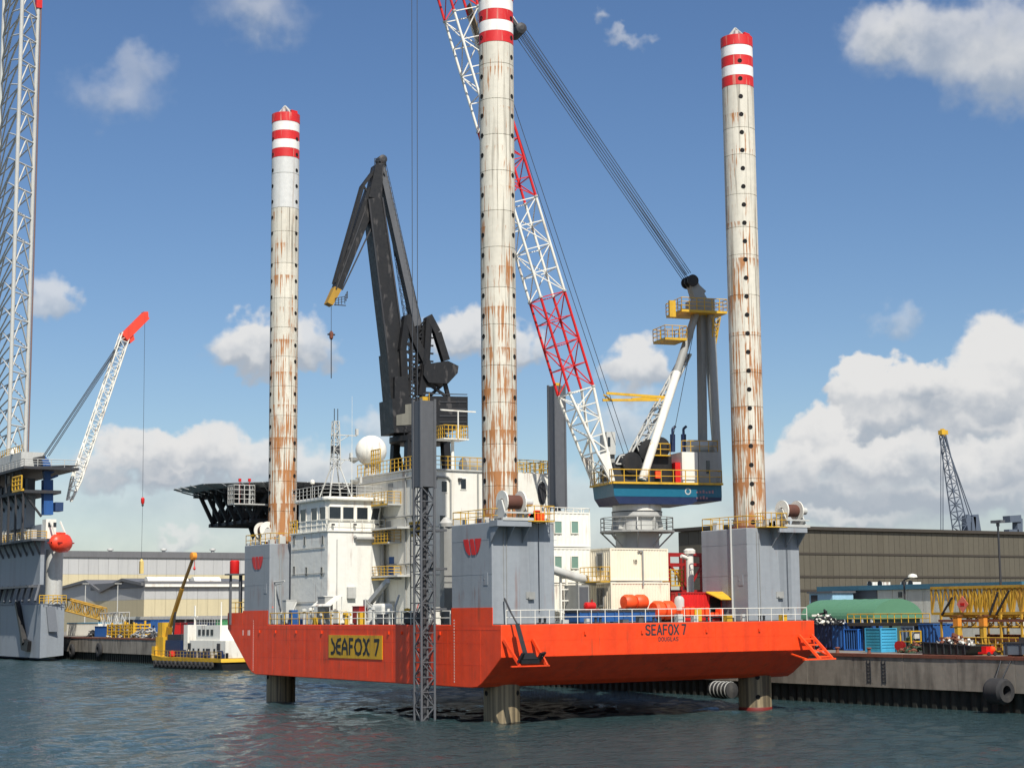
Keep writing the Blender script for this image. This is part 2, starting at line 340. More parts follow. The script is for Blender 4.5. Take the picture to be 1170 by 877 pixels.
BANDW = mat('band_white', S(236, 232, 226), .5, dirt=.3, dcol=S(170, 140, 120), streak=(3, 3, .2), thr=(.58, .72))
CONC = mat('quay_concrete', S(142, 134, 122), .85, dirt=.6, dcol=S(66, 58, 50), streak=(.9, .9, .22), thr=(.44, .66), bump=.5, bsc=1.5, vary=.18, fine=.2)
RUSTY = mat('rusty_edge', S(120, 70, 52), .85, dirt=.5, dcol=S(70, 46, 40), vary=.15)
PILE = mat('weedy_pile', S(46, 48, 42), .85, dirt=.6, dcol=S(16, 18, 16), streak=(2, 2, .5), thr=(.4, .6), vary=.3)
GROUND = mat('yard_ground', S(128, 122, 114), .9, dirt=.5, dcol=S(90, 84, 76), streak=(.2, .2, .2), fine=.2)

# ---------------------------------------------------------------- water and land
wm_ = bpy.data.materials.new('water'); wm_.use_nodes = True; t = wm_.node_tree; b = t.nodes['Principled BSDF']; L = t.links.new
b.inputs['Base Color'].default_value = (.027, .054, .058, 1); b.inputs['Roughness'].default_value = .08; b.inputs['IOR'].default_value = 1.33
g = t.nodes.new('ShaderNodeNewGeometry')
def wnoise(sc, det, rot=0.6):
    mp = t.nodes.new('ShaderNodeMapping'); mp.inputs['Scale'].default_value = sc; mp.inputs['Rotation'].default_value = (0, 0, rot); L(g.outputs['Position'], mp.inputs['Vector'])
    n = t.nodes.new('ShaderNodeTexNoise'); n.inputs['Scale'].default_value = 1; n.inputs['Detail'].default_value = det; n.inputs['Roughness'].default_value = .58; L(mp.outputs[0], n.inputs['Vector']); return n.outputs['Fac']
def wadd(a, b_, k):
    n = t.nodes.new('ShaderNodeMath'); n.operation = 'MULTIPLY_ADD'; L(b_, n.inputs[0]); n.inputs[1].default_value = k; L(a, n.inputs[2]); return n.outputs[0]
hgt = wadd(wnoise((1.8, 1.3, 1), 3), wnoise((5.2, 3.6, 1), 3, .9), .5)
bp = t.nodes.new('ShaderNodeBump'); bp.inputs['Strength'].default_value = 1.0; bp.inputs['Distance'].default_value = .45; L(hgt, bp.inputs['Height']); L(bp.outputs[0], b.inputs['Normal'])
WATER = wm_
def choppy_water(x0, x1, y0, y1, st):                     # the harbour chop as real waves: many small crossing wave trains
    rw = np.random.RandomState(5); xs = np.arange(x0, x1+st*.5, st); ys = np.arange(y0, y1+st*.5, st); X, Y = np.meshgrid(xs, ys); Z = np.zeros_like(X)
    patch = np.zeros_like(X)
    for k in range(7): a = rw.uniform(0, 6.28); lam = rw.uniform(25, 90); patch += np.sin(2*np.pi/lam*(X*math.cos(a)+Y*math.sin(a))+rw.uniform(0, 6.28))
    patch = .85+.22*patch/1.9
    for k in range(44):
        a = rw.normal(2.3, .75); lam = math.exp(rw.uniform(math.log(1.4), math.log(4.6))); am = lam/(2*math.pi)*.025
        Z += am*np.sin(2*np.pi/lam*(X*math.cos(a)+Y*math.sin(a))+rw.uniform(0, 6.28))
    Z *= np.clip(patch, .35, 1.5); m = 4; fade = np.minimum(1, np.minimum(np.minimum((X-x0), (x1-X)), np.minimum(Y-y0, y1-Y)).clip(0)/m); Z *= fade
    ny, nx = X.shape; me = bpy.data.meshes.new('water'); me.vertices.add(nx*ny); me.vertices.foreach_set('co', np.stack([X, Y, Z], -1).astype(np.float32).ravel())
    i = (np.arange(ny-1)[:, None]*nx+np.arange(nx-1)[None, :]).ravel(); q = np.stack([i, i+1, i+nx+1, i+nx], -1).astype(np.int32); n = len(q)
    me.loops.add(4*n); me.loops.foreach_set('vertex_index', q.ravel()); me.polygons.add(n); me.polygons.foreach_set('loop_start', np.arange(n, dtype=np.int32)*4); me.polygons.foreach_set('use_smooth', np.ones(n, dtype=bool)); me.update(); me.validate()
    me.materials.append(WATER); o = bpy.data.objects.new('water', me); COL.objects.link(o); return structure(o)
WX0, WX1, WY0, WY1 = -140., 36.3, -85., 330.
choppy_water(WX0, WX1, WY0, WY1, .5)
for a, b_, c, d in ((-4000, WX0, -4000, 6000), (WX1-.1, 4000, -4000, 6000), (WX0, WX1-.1, -4000, WY0), (WX0, WX1-.1, WY1, 6000)): structure(MB().add([(a, c, 0), (b_, c, 0), (b_, d, 0), (a, d, 0)], [(0, 1, 2, 3)]).build('water', WATER))
QX, QZ = 36.0, 4.35
structure(MB().box(QX+.9, 4000, -600, 6000, -3, QZ-.004).build('quay_ground', GROUND))

# quay wall: concrete blocks over sheet piles, all along X = 36
qw = bpy.data.objects.new('quay_wall', None); COL.objects.link(qw); qw.location = (QX, 0, 0); structure(qw)
blk = MB().box(QX, QX+.9, -59.98, -54.02, 1.55, QZ-.25).build('wall_block', CONC, qw)
pieces('wall_block', blk, [(random.uniform(-.012, .012), 6*i, 0) for i in range(1, 66)])
cp = MB().box(QX-.08, QX+.92, -59.97, -54.03, QZ-.25, QZ+.02).build('coping_stone', RUSTY, qw)
pieces('coping_stone', cp, [(random.uniform(-.012, .012), 6*i, random.uniform(-.01, .01)) for i in range(1, 66)])
pm = MB(); pm.add([(QX+.55, -60, -3), (QX+.3, -59.8, -3), (QX+.3, -59.35, -3), (QX+.55, -59.15, -3), (QX+.55, -60, 1.56), (QX+.3, -59.8, 1.56), (QX+.3, -59.35, 1.56), (QX+.55, -59.15, 1.56)], [(1, 0, 4, 5), (2, 1, 5, 6), (3, 2, 6, 7)])
pl = pm.build('sheet_pile', PILE, qw)
pieces('sheet_pile', pl, [(random.uniform(-.03, .03), 1.1*i, 0) for i in range(1, 118)])
fm = MB()
for i in range(118, 355):
    y = -60+1.1*i; fm.box(QX+.3, QX+.55, y+.2, y+.65, -3, 1.56)
stuff(fm.build('sheet_pile_row', PILE, qw))
structure(MB().box(QX+.56, QX+.95, -60, 336, -3, 1.56).build('quay_wall_backing', PILE))
# rubbing recesses with ladders in the quay face
for px, py, lab in ((993, 762, 'black iron ladder in the quay wall, left one below the light blue container'), (1010, 763, 'black iron ladder in the quay wall, right one below the light blue container')):
    c = XP(px, py, QX); m = MB()
    for dy in (-.2, .2): m.box(QX-.06, QX+.0, c[1]+dy-.03, c[1]+dy+.03, 1.9, QZ-.5)
    for k in range(6): m.box(QX-.06, QX-.02, c[1]-.17, c[1]+.17, 2.0+k*.3, 2.05+k*.3)
    tag(m.build('quay_ladder', DARK), lab, 'ladder', 'ladders on the quay wall')
def tyre(c, R, w, ax, name, lab, grp, chains=True):
    t_ = thing(name, lab, 'fender', (c[0], c[1], c[2]), grp)
    MB().lathe(c, [(R*.45, -w/2), (R*.85, -w/2), (R, -w*.36), (R, w*.36), (R*.85, w/2), (R*.45, w/2), (R*.45, -w/2)], 20, ax, caps=False).build('tread', RUBBER, t_)
    if chains:
        MB().tube(c+np.array((0, -R*.3, R*.8)), (QX-.03, c[1]-R*.5, QZ-.3), .05, 5).tube(c+np.array((0, R*.3, R*.8)), (QX-.03, c[1]+R*.5, QZ-.3), .05, 5).build('chain', DARK, t_)
cq = XP(1141, 789, 35.0); tyre(np.array((35.0, cq[1], cq[2])), 1.0, 1.7, (.0, 1, 0), 'rubber_fender', 'thick hollow rubber roller hanging by chains on the quay wall at the right', 'fenders on the quay wall')
for px, py, lab in ((82, 743, 'old tyre hung on the far quay wall right beside the grey rig'), (113, 742, 'old tyre hung on the far quay wall below the gangway')):
    c = XP(px, py, QX-.35); tyre(c, 1.3, .6, (1, 0, 0), 'tyre_fender', lab, 'fenders on the quay wall', False)
c = XP(826, 786, 34.8)
t_ = thing('rubber_fender', 'pale ribbed rubber roller floating at the quay wall behind the right leg', 'fender', (34.8, c[1], .2), 'fenders on the quay wall')
MB().lathe((34.8, c[1], .75), [(.2, -1.5), (.75, -1.35), (.75, 1.35), (.2, 1.5)], 16, (0, 1, 0)).build('roller', RUBBER, t_)
for k in range(5): MB().lathe((34.8, c[1]-1.15+k*.55, .75), [(.77, -.09), (.82, 0), (.77, .09)], 16, (0, 1, 0), caps=False).build('band', GREY, t_)

# ---------------------------------------------------------------- barge hull
X0, X1, YA, YB, ZD = -2.74, 27.6, -4.44, 47.15, 7.28
hull = thing('jackup_barge', 'bright orange jack-up barge hull raised on its legs above the water', 'barge', (12.4, 21, 2.6))
prof = [(YA, ZD), (YA, 4.9), (-3.7, 4.35), (-2.7, 3.65), (-1.7, 3.0), (-1.0, 2.68), (-.1, 2.6), (40.2, 2.6), (41.1, 2.8), (41.8, 3.15), (YB, 6.86), (YB, ZD)]
m = MB(); m.prism([(X0, y, z) for y, z in prof][::-1], (X1-X0, 0, 0)); hp = m.build('hull_plating', ORANGE, hull)
bv = hp.modifiers.new('b', 'BEVEL'); bv.width = .06; bv.segments = 2; bv.limit_method = 'ANGLE'
MB().box(X0+.05, X1-.05, YA+.05, YB-.05, ZD, ZD+.012).build('deck', DECK, hull)
# raised side plates under the towers
for a, bb, z in ((-3.22, 2.82, 8.55), (37.4, 43.4, 8.6)):
    MB().box(X0-.006, X0+.05, a, bb, ZD-.06, z).build('side_plate', ORANGE, hull)
MB().box(X0-.004, X0+.14, 43.45, YB+.005, ZD-.06, 8.42).box(X0+.145, X1, YB-.14, YB+.004, ZD-.06, 8.40).build('bulwark', ORANGE, hull)
# weld seams of the shell
m = MB()
for y in (6.5, 12.5, 26, 32.5): m.box(X0-.012, X0, y, y+.03, 2.75, ZD-.02)
m.box(X0-.012, X0, YA+.1, YB-.2, 6.9, 6.93)
for x in (5.9, 11.5, 17.2, 22.6): m.box(x, x+.03, YA-.012, YA, 4.95, ZD-.02)
m.box(X0+.03, X1-.03, YA-.012, YA, 4.92, 4.95)
for z in (4.3, 5.9): m.box(X0-.010, X0, -2.0, 43.5, z, z+.022)
for y in (-1.5, 3.4, 9.5, 16.9, 21.5, 29.2, 36.2, 41.0): m.box(X0-.011, X0, y, y+.022, 2.9, 6.88)
m.box(X0+.03, X1-.03, YA-.010, YA, 6.1, 6.122)
for x in (1.8, 8.6, 14.4, 20.0, 25.2): m.box(x, x+.022, YA-.011, YA, 4.97, 6.09)
stuff(m.build('weld_seam', ORANGE, hull))
m = MB()
for y in (4.5, 10.8, 13.0, 25.6, 31.0, 35.5, 39.2): m.box(X0-.10, X0-.001, y, y+.16, 6.5, 6.75)
for x in (4.6, 9.9, 16.2, 21.6): m.box(x, x+.16, YA-.10, YA-.001, 6.45, 6.7)
m.each('pad_eye', ORANGE, hull)
# stroke lettering
GL = {'S': [[(.95, .88), (.72, 1), (.28, 1), (.05, .82), (.12, .6), (.88, .4), (.95, .18), (.72, 0), (.28, 0), (.05, .12)]],
 'E': [[(.92, 1), (.08, 1), (.08, 0), (.92, 0)], [(.08, .52), (.8, .52)]], 'A': [[(0, 0), (.5, 1), (1, 0)], [(.18, .32), (.82, .32)]],
 'F': [[(.95, 1), (.1, 1), (.1, 0)], [(.1, .52), (.8, .52)]], 'O': [[(.3, 0), (.7, 0), (.96, .25), (.96, .75), (.7, 1), (.3, 1), (.04, .75), (.04, .25), (.3, 0)]],
 'X': [[(.02, 0), (.98, 1)], [(.02, 1), (.98, 0)]], '7': [[(.08, 1), (.92, 1), (.42, 0)]], 'D': [[(.08, 0), (.08, 1), (.6, 1), (.94, .75), (.94, .25), (.6, 0), (.08, 0)]],
 'U': [[(.06, 1), (.06, .2), (.3, 0), (.7, 0), (.94, .2), (.94, 1)]], 'G': [[(.94, .85), (.7, 1), (.3, 1), (.05, .78), (.05, .22), (.3, 0), (.7, 0), (.94, .2), (.94, .48), (.6, .48)]], 'L': [[(.1, 1), (.1, 0), (.92, 0)]],
 '1': [[(.3, .85), (.55, 1), (.55, 0)]], '0': [[(.3, 0), (.7, 0), (.95, .25), (.95, .75), (.7, 1), (.3, 1), (.05, .75), (.05, .25), (.3, 0)]]}
DECO = dict(GL); DECO.update({'S': [[(.12, 1), (.3, .8), (.75, .62), (.95, .42), (.85, .15), (.5, .03), (.0, .02)]], 'E': [[(1, 1), (.4, .93), (.1, .65), (.05, .4), (.25, .1), (.95, .0)], [(.08, .52), (.9, .52)]],
 'A': [[(0, 0), (.12, .6), (.5, 1), (.88, .6), (1, 0)], [(.1, .38), (.9, .38)]], 'O': [[(.5, 0), (.82, .1), (.98, .5), (.82, .9), (.5, 1), (.18, .9), (.02, .5), (.18, .1), (.5, 0)]],
 'X': [[(.02, .02), (.25, .1), (.75, .9), (.98, 1)], [(.02, 1), (.25, .92), (.75, .1), (.98, 0)]], '7': [[(.05, .95), (.95, .97), (.75, .6), (.3, 0)]]})
def letter(m, ch, o, A, B, N, w, h, st, font=GL, depth=.012):
    o, A, B, N = map(lambda q: np.array(q, float), (o, A, B, N))
    if ch not in font: return
    for si, line in enumerate(font[ch]):
        pts = [o+A*(p[0]*w)+B*(p[1]*h)+N*(si*.0017) for p in line]
        for k, (p, q) in enumerate(zip(pts, pts[1:])):
            d = q-p; d /= np.linalg.norm(d); e = np.cross(N, d)*st/2; p2, q2 = p-d*st*.35+N*k*.0004, q+d*st*.35+N*k*.0004
            m.hexa([p2-e, p2+e, q2+e, q2-e], [p2-e+N*depth, p2+e+N*depth, q2+e+N*depth, q2-e+N*depth])
def lettering(text, o, A, B, N, w, h, gap, st, material, parent, font=GL):
    o = np.array(o, float); A = np.array(A, float)
    for ch in text:
        if ch == ' ': o = o+A*w*.45; continue
        m = MB(); letter(m, ch, o, A, B, N, w, h, st, font); m.build('letter', material, parent); o = o+A*(w+gap)
# yellow name panel on the long side
SGN = 1
sgn = MB().box(X0-.05, X0-.001, 14.2, 24.24, 4.45, 6.40).build('name_panel', SIGNY, hull)
for ch, f0, f1 in (('S', .055, .125), ('E', .15, .235), ('A', .265, .365), ('F', .40, .47), ('O', .505, .635), ('X', .665, .77), ('7', .865, .945)):
    m = MB(); letter(m, ch, (X0-.052, 24.24-10.04*f0, 4.82), (0, -1, 0), (0, 0, 1), (-1, 0, 0), 10.04*(f1-f0), 1.22, .27, DECO); m.build('letter', BLACK, sgn)
a = YP(738, 724.6, YA); bq = YP(787, 724.1, YA); w_ = (bq[0]-a[0]); lw = w_/8.05
lettering('SEAFOX 7', (a[0], YA-.003, a[2]), (1, 0, 0), (0, 0, 1), (0, -1, 0), lw*.80, .72, lw*.26, .13, DARK, hull)
a = YP(752.5, 731.8, YA); lettering('DOUGLAS', (a[0], YA-.003, a[2]), (1, 0, 0), (0, 0, 1), (0, -1, 0), .2, .28, .085, .05, DARK, hull)
# draft marks
m = MB()
for y in (2.35, 40.7):
    z = 2.95
    while z < 7.6: m.box(X0-.014, X0-.002, y, y+.12, z, z+.1); z += .22
stuff(m.build('draft_marks', WHITE, hull))
m = MB()
for z0 in (6.55,):
    for dy in (0, .35, 1.6): m.box(X0-.016, X0-.002, 41.6+dy, 41.75+dy, z0-.3, z0+.2)
m.each('load_mark', WHITE, hull)
# orange fixed ladder rack hanging over the corner
m = MB(); x = XP(912, 720, 25)[0]; c = YP(912, 722, YA)
for dx in (0., 1.35): m.bar((c[0]+dx, YA-.1, 6.1), (c[0]+dx+.55, YA-1.9, 4.2), .2, .2)
for k in range(4): t0 = .15+k*.25; m.bar((c[0]+.55*t0, YA-.1-1.8*t0, 6.1-1.9*t0), (c[0]+1.35+.55*t0, YA-.1-1.8*t0, 6.1-1.9*t0), .12, .12)
m.bar((c[0]-1.2, YA-1.9, 4.2), (c[0]+2.2, YA-1.9, 4.2), .22, .12); m.bar((c[0]-.8, YA-.02, 4.6), (c[0]-.8, YA-1.9, 4.2), .15, .1); m.bar((c[0]+2.0, YA-.02, 4.9), (c[0]+2.0, YA-1.9, 4.2), .15, .1)
m.each('anchor_rack', ORANGE2, hull)
m = MB(); c = YP(588, 735, YA)
m.bar((c[0]-1.0, YA-.1, 6.2), (c[0]-.4, YA-1.4, 4.3), .2, .2); m.bar((c[0]+1.5, YA-.1, 6.2), (c[0]+1.9, YA-1.4, 4.3), .2, .2); m.bar((c[0]-1.2, YA-1.4, 4.3), (c[0]+2.1, YA-1.4, 4.3), .16, .1); m.each('anchor_rack', ORANGE, hull)
anc = thing('anchor', 'black stockless anchor hanging at the near corner of the orange hull', 'anchor', (c[0], YA-1.2, 4.3))
m = MB(); o = np.array((c[0]+.2, YA-1.35, 4.75)); m.bar(o+(-.5, .5, 2.6), o, .28, .28); m.build('shank', DARK, anc)
m = MB(); m.bar(o+(-.6, 0, -.1), o+(.95, 0, -.1), .4, .36)
for dx in (-.65, .95): m.prism([o+(dx-.15, -.1, -.2), o+(dx+.15, -.1, -.2), o+(dx+(.5 if dx > 0 else .25), -.4, .5), o+(dx+.05, -.4, .42)], (0, .22, .08))
m.prism([o+(-.5, -.25, .06), o+(.8, -.25, .06), o+(.5, -.15, .5), o+(-.25, -.15, .5)], (0, .2, 0)); m.build('crown', BLACK, anc)
MB().path([o+(-.5, .5, 2.6), (o[0]-.7, YA-.3, 8.2), (o[0]-.4, -3.4, 9.2)], .07).build('chain', DARK, anc)

# railings along the deck edges: posts one by one
def fence(name, lab, p, q, sp, h, material, r=.04, rails=(1., .5), grp='deck railings of the barge'):
    p, q = np.array(p, float), np.array(q, float); L_ = np.linalg.norm(q-p); n = max(1, round(L_/sp)); t_ = thing(name, lab, 'railing', p, grp)
    m = MB()
    for k in rails: MB().tube(p+(0, 0, h*k), q+(0, 0, h*k), r*(1 if k == 1. else .8), 6).build('rail_bar', material, t_)
    o = MB().tube(p, p+(0, 0, h), r, 6).build('post', material, t_); pieces('post', o, [(q-p)*i/n for i in range(1, n+1)])
    return t_
fence('deck_railing', 'white pipe railing along the bright orange end of the barge deck', (X0+.5, YA+.1, ZD), (X1-.7, YA+.1, ZD), 1.25, 1.05, WHITE, .032)
fence('deck_railing', 'yellow pipe railing on the long side of the barge beside the wheelhouse', (X0+.12, 22.5, ZD), (X0+.12, 37.2, ZD), 1.55, 1.05, YELLOW)
fence('deck_railing', 'white pipe railing on the long side of the barge beside the grey deck crane', (X0+.12, 3.2, ZD), (X0+.12, 22.2, ZD), 1.55, 1.05, WHITE)
fence('deck_railing', 'yellow railing on the raised far end of the barge behind the grey tower', (X0+.3, 43.6, 8.42), (X0+.3, YB-.1, 8.42), 1.2, 1.0, YELLOW)

# ---------------------------------------------------------------- jack-up legs
RL = 1.375
def leg(cx, cy, top, holes, zh, lab):
    t_ = MB().lathe((cx, cy, 0), [(RL-.035, -4), (RL-.035, top-.02)], 28).build('leg', LEGM, hull); t_['label'] = lab
    zs = [-4, -.36, 2.84]
    rl = random.Random(int(cx*7+cy*3))
    while zs[-1]+3.2 < top-6.0: zs.append(zs[-1]+rl.choice((2.4, 2.9, 2.9, 3.2, 3.2, 3.5)))
    zs.append(top-4.55)
    proto = None
    for a, b_ in zip(zs, zs[1:]):
        h = b_-a-.018; mt = LEGW if b_ < 3 else (LEGT if a > top-10.5 and cy > 20 else LEGM)
        MB().lathe((cx, cy, a), [(RL-.03, 0), (RL, .025), (RL, h-.02), (RL-.03, h)], 32, caps=False).build('shell_course', mt, t_)
    z = top
    for k, (mt, h) in enumerate(((BANDR, .92), (BANDW, .93), (BANDR, .9), (BANDW, .9), (BANDR, .9))):
        rr = RL+.03 if k == 0 else RL+.004
        MB().lathe((cx, cy, z-h), [(rr-.03, 0), (rr, .01), (rr, h-.012), (rr-.03, h-.004)], 32, caps=(k == 0)).build('painted_band', mt, t_); z -= h
    ps = []
    zz = zh
    while zz > 1: zz -= 1.6
    while zz < top-1.9:
        zz += 1.6
        for a in holes: ps.append((zz, a))
    protos = {}
    for zz, a in ps:
        if zz > top-1.5: continue
        c_, s_ = math.cos(R_(a)), math.sin(R_(a)); n_ = np.array((c_, s_, 0))
        if a not in protos:
            base = np.array((cx, cy, zz))+n_*(RL-.03)
            o = MB().lathe(base, [(.17, 0), (.2, .0), (.2, .045), (.16, .045), (.16, .034), (.0, .03)], 10, n_, smooth=False, caps=False).build('pin_hole', HOLE, t_); protos[a] = (zz, o)
        else: pieces('pin_hole', protos[a][1], [(0, 0, zz-protos[a][0])])
    m = MB(); ap = np.array((cx-.1, cy, top+.95))
    for k in range(5): a = R_(200+k*72); m.bar((cx+.95*math.cos(a), cy+.95*math.sin(a), top), ap, .14, .14)
    m.tube((cx-.5, cy-.6, top), (cx-.5, cy-.6, top+.45), .2, 8); m.each('cap_strut', LGREY, t_)
    MB().prism([(cx+.2, cy-.9, top), (cx+.95, cy-.7, top), (cx+.95, cy-.1, top), (cx+.2, cy-.3, top)], (0, 0, .4)).build('lamp_box', RED, t_)
    return t_
leg(0, 0, 57.45, (60, 180, 300), 22.96, 'rusty tubular leg nearest the camera, reaching out of the top of the picture')
leg(0, 40.39, 57.75, (60, 180, 300), 21.5, 'rusty tubular leg with three red bands at its top beside the white wheelhouse')
L3 = leg(24.79, 0, 57.9, (0, 120, 240), 18.67, 'rusty tubular leg with red bands standing right of the white crane')

MB().lathe((24.79, 0, -.3), [(RL, 0), (RL+.012, .02), (RL+.012, .5), (RL, .52)], 32, caps=False).build('painted_band', mat('boot_red', S(118, 34, 28), .6, dirt=.5), L3)
# ---------------------------------------------------------------- jacking towers
def emblem(m, c, s, sz):                         # red mark: two slanted blades and a rounded blade, pointed below
    y, z = c
    for poly in ([(1.0, .5), (.46, .5), (.20, -.5), (.40, -.5), (.70, -.25), (.9, .15)], [(.30, .5), (-.12, .5), (-.40, -.5), (.04, -.5)], [(-.28, .5), (-1.0, .5), (-.9, .12), (-.72, -.25), (-.52, -.48)]):
        m.prism([(X0-.008, y+a*s, z+b_*sz) for a, b_ in poly], (-.02, 0, 0))
def tower(cx, cy, lab, em=True):
    x0, x1, y0, y1, zt = cx-2.72, cx+3.05, cy-3.2, cy+2.8, 14.85
    if cx > 5: x0, x1 = 21.7, 27.55
    m = MB()
    m.prism([(x0, y0, ZD+.01), (x1-.25, y0, ZD+.01), (x1, y0+.5, ZD+.01), (x1, y1, ZD+.01), (x0, y1, ZD+.01)], (0, 0, zt-ZD)); t_ = o = m.build('jacking_tower', TGREY, hull); o['label'] = lab
    bv = o.modifiers.new('b', 'BEVEL'); bv.width = .07; bv.segments = 2
    MB().box(x0-.01, x1+.005, y0-.01, y0, zt-1.3, zt-1.27).box(x0-.01, x0, y0, y1, zt-1.3, zt-1.27).box(x0-.01, x0, y0, y1, 11, 11.025).build('weld_seam', TGREY, t_)
    m = MB(); rail([(x0+.1, y0+.1, zt), (x0+.1, y1-.1, zt), (x1-.1, y1-.1, zt)], 1.0, 1.2, .035, 1, m); rail([(x0+.1, y0+.1, zt), (x0+1.9, y0+.1, zt)], 1.0, 1.2, .035, 1, m); m.build('top_railing', YELLOW, t_)
    m = MB()
    for k in range(14):
        x = random.uniform(x0+.2, x1-.3); y = random.choice((y0+.3, y1-.4, random.uniform(y0+.3, y1-.3)))
        if math.hypot(x-cx, y-cy) < 1.7: continue
        w = random.uniform(.12, .35); m.box(x-w, x+w, y-w, y+w, zt, zt+random.uniform(.2, .9))
    m.each('jacking_gear', LGREY, t_)
    MB().lathe((cx, cy, zt), [(RL+.1, 0), (RL+.35, 0), (RL+.35, .3), (RL+.1, .3)], 28, caps=False).build('guide_ring', RUSTY, t_)
    m = MB(); m.box(x0+2.95, x0+3.75, y0-.05, y0, ZD+1.9, ZD+2.4).box(x0+3.1, x0+3.6, y0-.25, y0-.05, ZD+1.85, ZD+2.0); m.build('junction_box', GREY, t_)
    for dx in (1.0, 1.25): MB().tube((x0+dx, y0-.05, ZD+.2), (x0+dx, y0-.05, zt-.3), .028, 5).build('conduit', GREY, t_)
    MB().box(x0-.03, x0-.001, y0+.6, y0+1.2, 10.2, 11.1).box(x0-.05, x0-.03, y0+1.05, y0+1.12, 10.6, 10.7).build('hatch', TGREY, t_)
    if em:
        m = MB(); emblem(m, ((y0+y1)/2-.2, 13.1), 1.32, 1.2); m.each('emblem_blade', RED, t_)
    # a darker upright streak lies down the front face; the wire runs in front of it
    MB().tube((x1-1.75, y0-.2, zt), (x1-1.7, y0-.12, ZD+.9), .03, 5).build('anchor_wire', ROPE, t_)
    return t_, (x0, x1, y0, y1, zt)
STREAK = mat('streak_grey', S(128, 133, 138), .6, dirt=.7, dcol=S(146, 152, 158), streak=(1.6, 1.6, .03), thr=(.42, .62))
T1, tb1 = tower(0, 0, 'grey jacking tower with red emblem round the nearest leg, anchor winch on top')
T2, tb2 = tower(0, 40.39, 'grey jacking tower with red emblem at the far left end of the barge')
T3, tb3 = tower(24.79, 0, 'plain grey jacking tower without emblem at the right end of the barge', False)
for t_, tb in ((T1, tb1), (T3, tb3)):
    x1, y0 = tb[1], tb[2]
    MB().prism([(x1-2.35, y0-.006, ZD+.3), (x1-1.2, y0-.006, ZD+.3), (x1-1.15, y0-.006, 14.7), (x1-2.6, y0-.006, 14.7)], (0, .012, 0)).build('dark_streak', STREAK, t_)
p = XP(837, 650, tb3[0]); MB().tube((tb3[0]-.09, p[1], ZD+.3), (tb3[0]-.09, p[1], 15.6), .09, 8).build('stand_pipe', LGREY, T3)

def winch(cx, cy, z, lab, R=.85, W=1.5, ax=0):
    A = np.array((1., 0, 0)) if ax == 0 else np.array((0, 1., 0)); B = np.array((0, 1., 0)) if ax == 0 else np.array((-1., 0, 0)); o = np.array((cx, cy, z))
    t_ = thing('anchor_winch', lab, 'winch', o, 'anchor winches on the towers'); c = o+(0, 0, R+.35)
    MB().lathe(c-A*W/2, [(R*.55, 0), (R*.62, .1), (R*.62, W-.1), (R*.55, W)], 20, A).build('drum', BWALL, t_)
    f = MB().lathe(c-A*(W/2+.1), [(R*.3, 0), (R, 0), (R, .1), (R*.3, .1), (R*.3, 0)], 24, A, smooth=False, caps=False).build('flange', WHITE, t_)
    pieces('flange', f, [tuple(A*(W+.1))])
    m = MB()
    for k in (-W/2-.28, W/2+.16):
        q = o+A*k; m.prism([q-B*.9, q+B*.9, q+B*.25+(0, 0, R+.5), q-B*.25+(0, 0, R+.5)], tuple(A*.12))
    m.each('side_frame', LGREY, t_)
    MB().obox(o, A, B, (0, 0, 1), -W/2-.6, W/2+.6, -1.0, -.8, -.22, 0).obox(o, A, B, (0, 0, 1), -W/2-.6, W/2+.6, .8, 1.0, -.22, 0).obox(o, A, B, (0, 0, 1), -W/2-.5, W/2+.5, -1.05, -.85, .3, .42).each('base_beam', LGREY, t_)
    MB().lathe(c+A*(W/2+.3), [(.28, 0), (.3, .1), (.3, .7), (.2, .78)], 12, A).build('motor', LGREY, t_)
    return t_
a = YP(585, 578, -3.5); winch(a[0], -3.4, 15.15, 'anchor winch with brown drum and white flanges on the nearest grey tower')
a = YP(903, 588, -3.5); winch(a[0], -3.4, 15.15, 'anchor winch with white flanges on the right grey tower')
winch(-1.6, 41.0, 15.15, 'anchor winch with brown drum on the far left grey tower', .8, 1.3, 1)
# brackets and yellow baskets below/next to the winches
for tb, px0, px1, t_ in ((tb1, 602, 632, T1), (tb3, 874, 898, T3)):
    y0 = tb[2]; a = YP(px0, 597, y0-1.0); b_ = YP(px1, 597, y0-1.0)
    MB().box(a[0], b_[0], y0-1.2, y0+.3, 14.88, 14.96).build('basket_floor', YELLOW, t_)
    rail([(a[0], y0+.2, 14.96), (a[0], y0-1.15, 14.96), (b_[0], y0-1.15, 14.96), (b_[0], y0+.2, 14.96)], 1.1, .6, .035, 1).build('basket_railing', YELLOW, t_)
    m = MB()
    for _ in range(6):
        x = random.uniform(a[0]+.3, b_[0]-.3); m.box(x-.18, x+.18, y0-.8, y0-.4, 14.97, 14.97+random.uniform(.3, .8))
    m.each('basket_gear', ORANGE2 if tb is tb1 else LGREY, t_)
    wx = YP(585 if tb is tb1 else 903, 590, y0-.8)[0]
    m = MB(); m.box(wx-1.5, wx+1.5, y0-1.15, y0-.001, 14.5, 14.93)
    for dx in (-1.4, 0, 1.35): m.prism([(wx+dx, y0-.003, 14.5), (wx+dx, y0-1.1, 14.5), (wx+dx, y0-.003, 13.3)], (.08, 0, 0))
    m.each('winch_bracket', TGREY, t_)
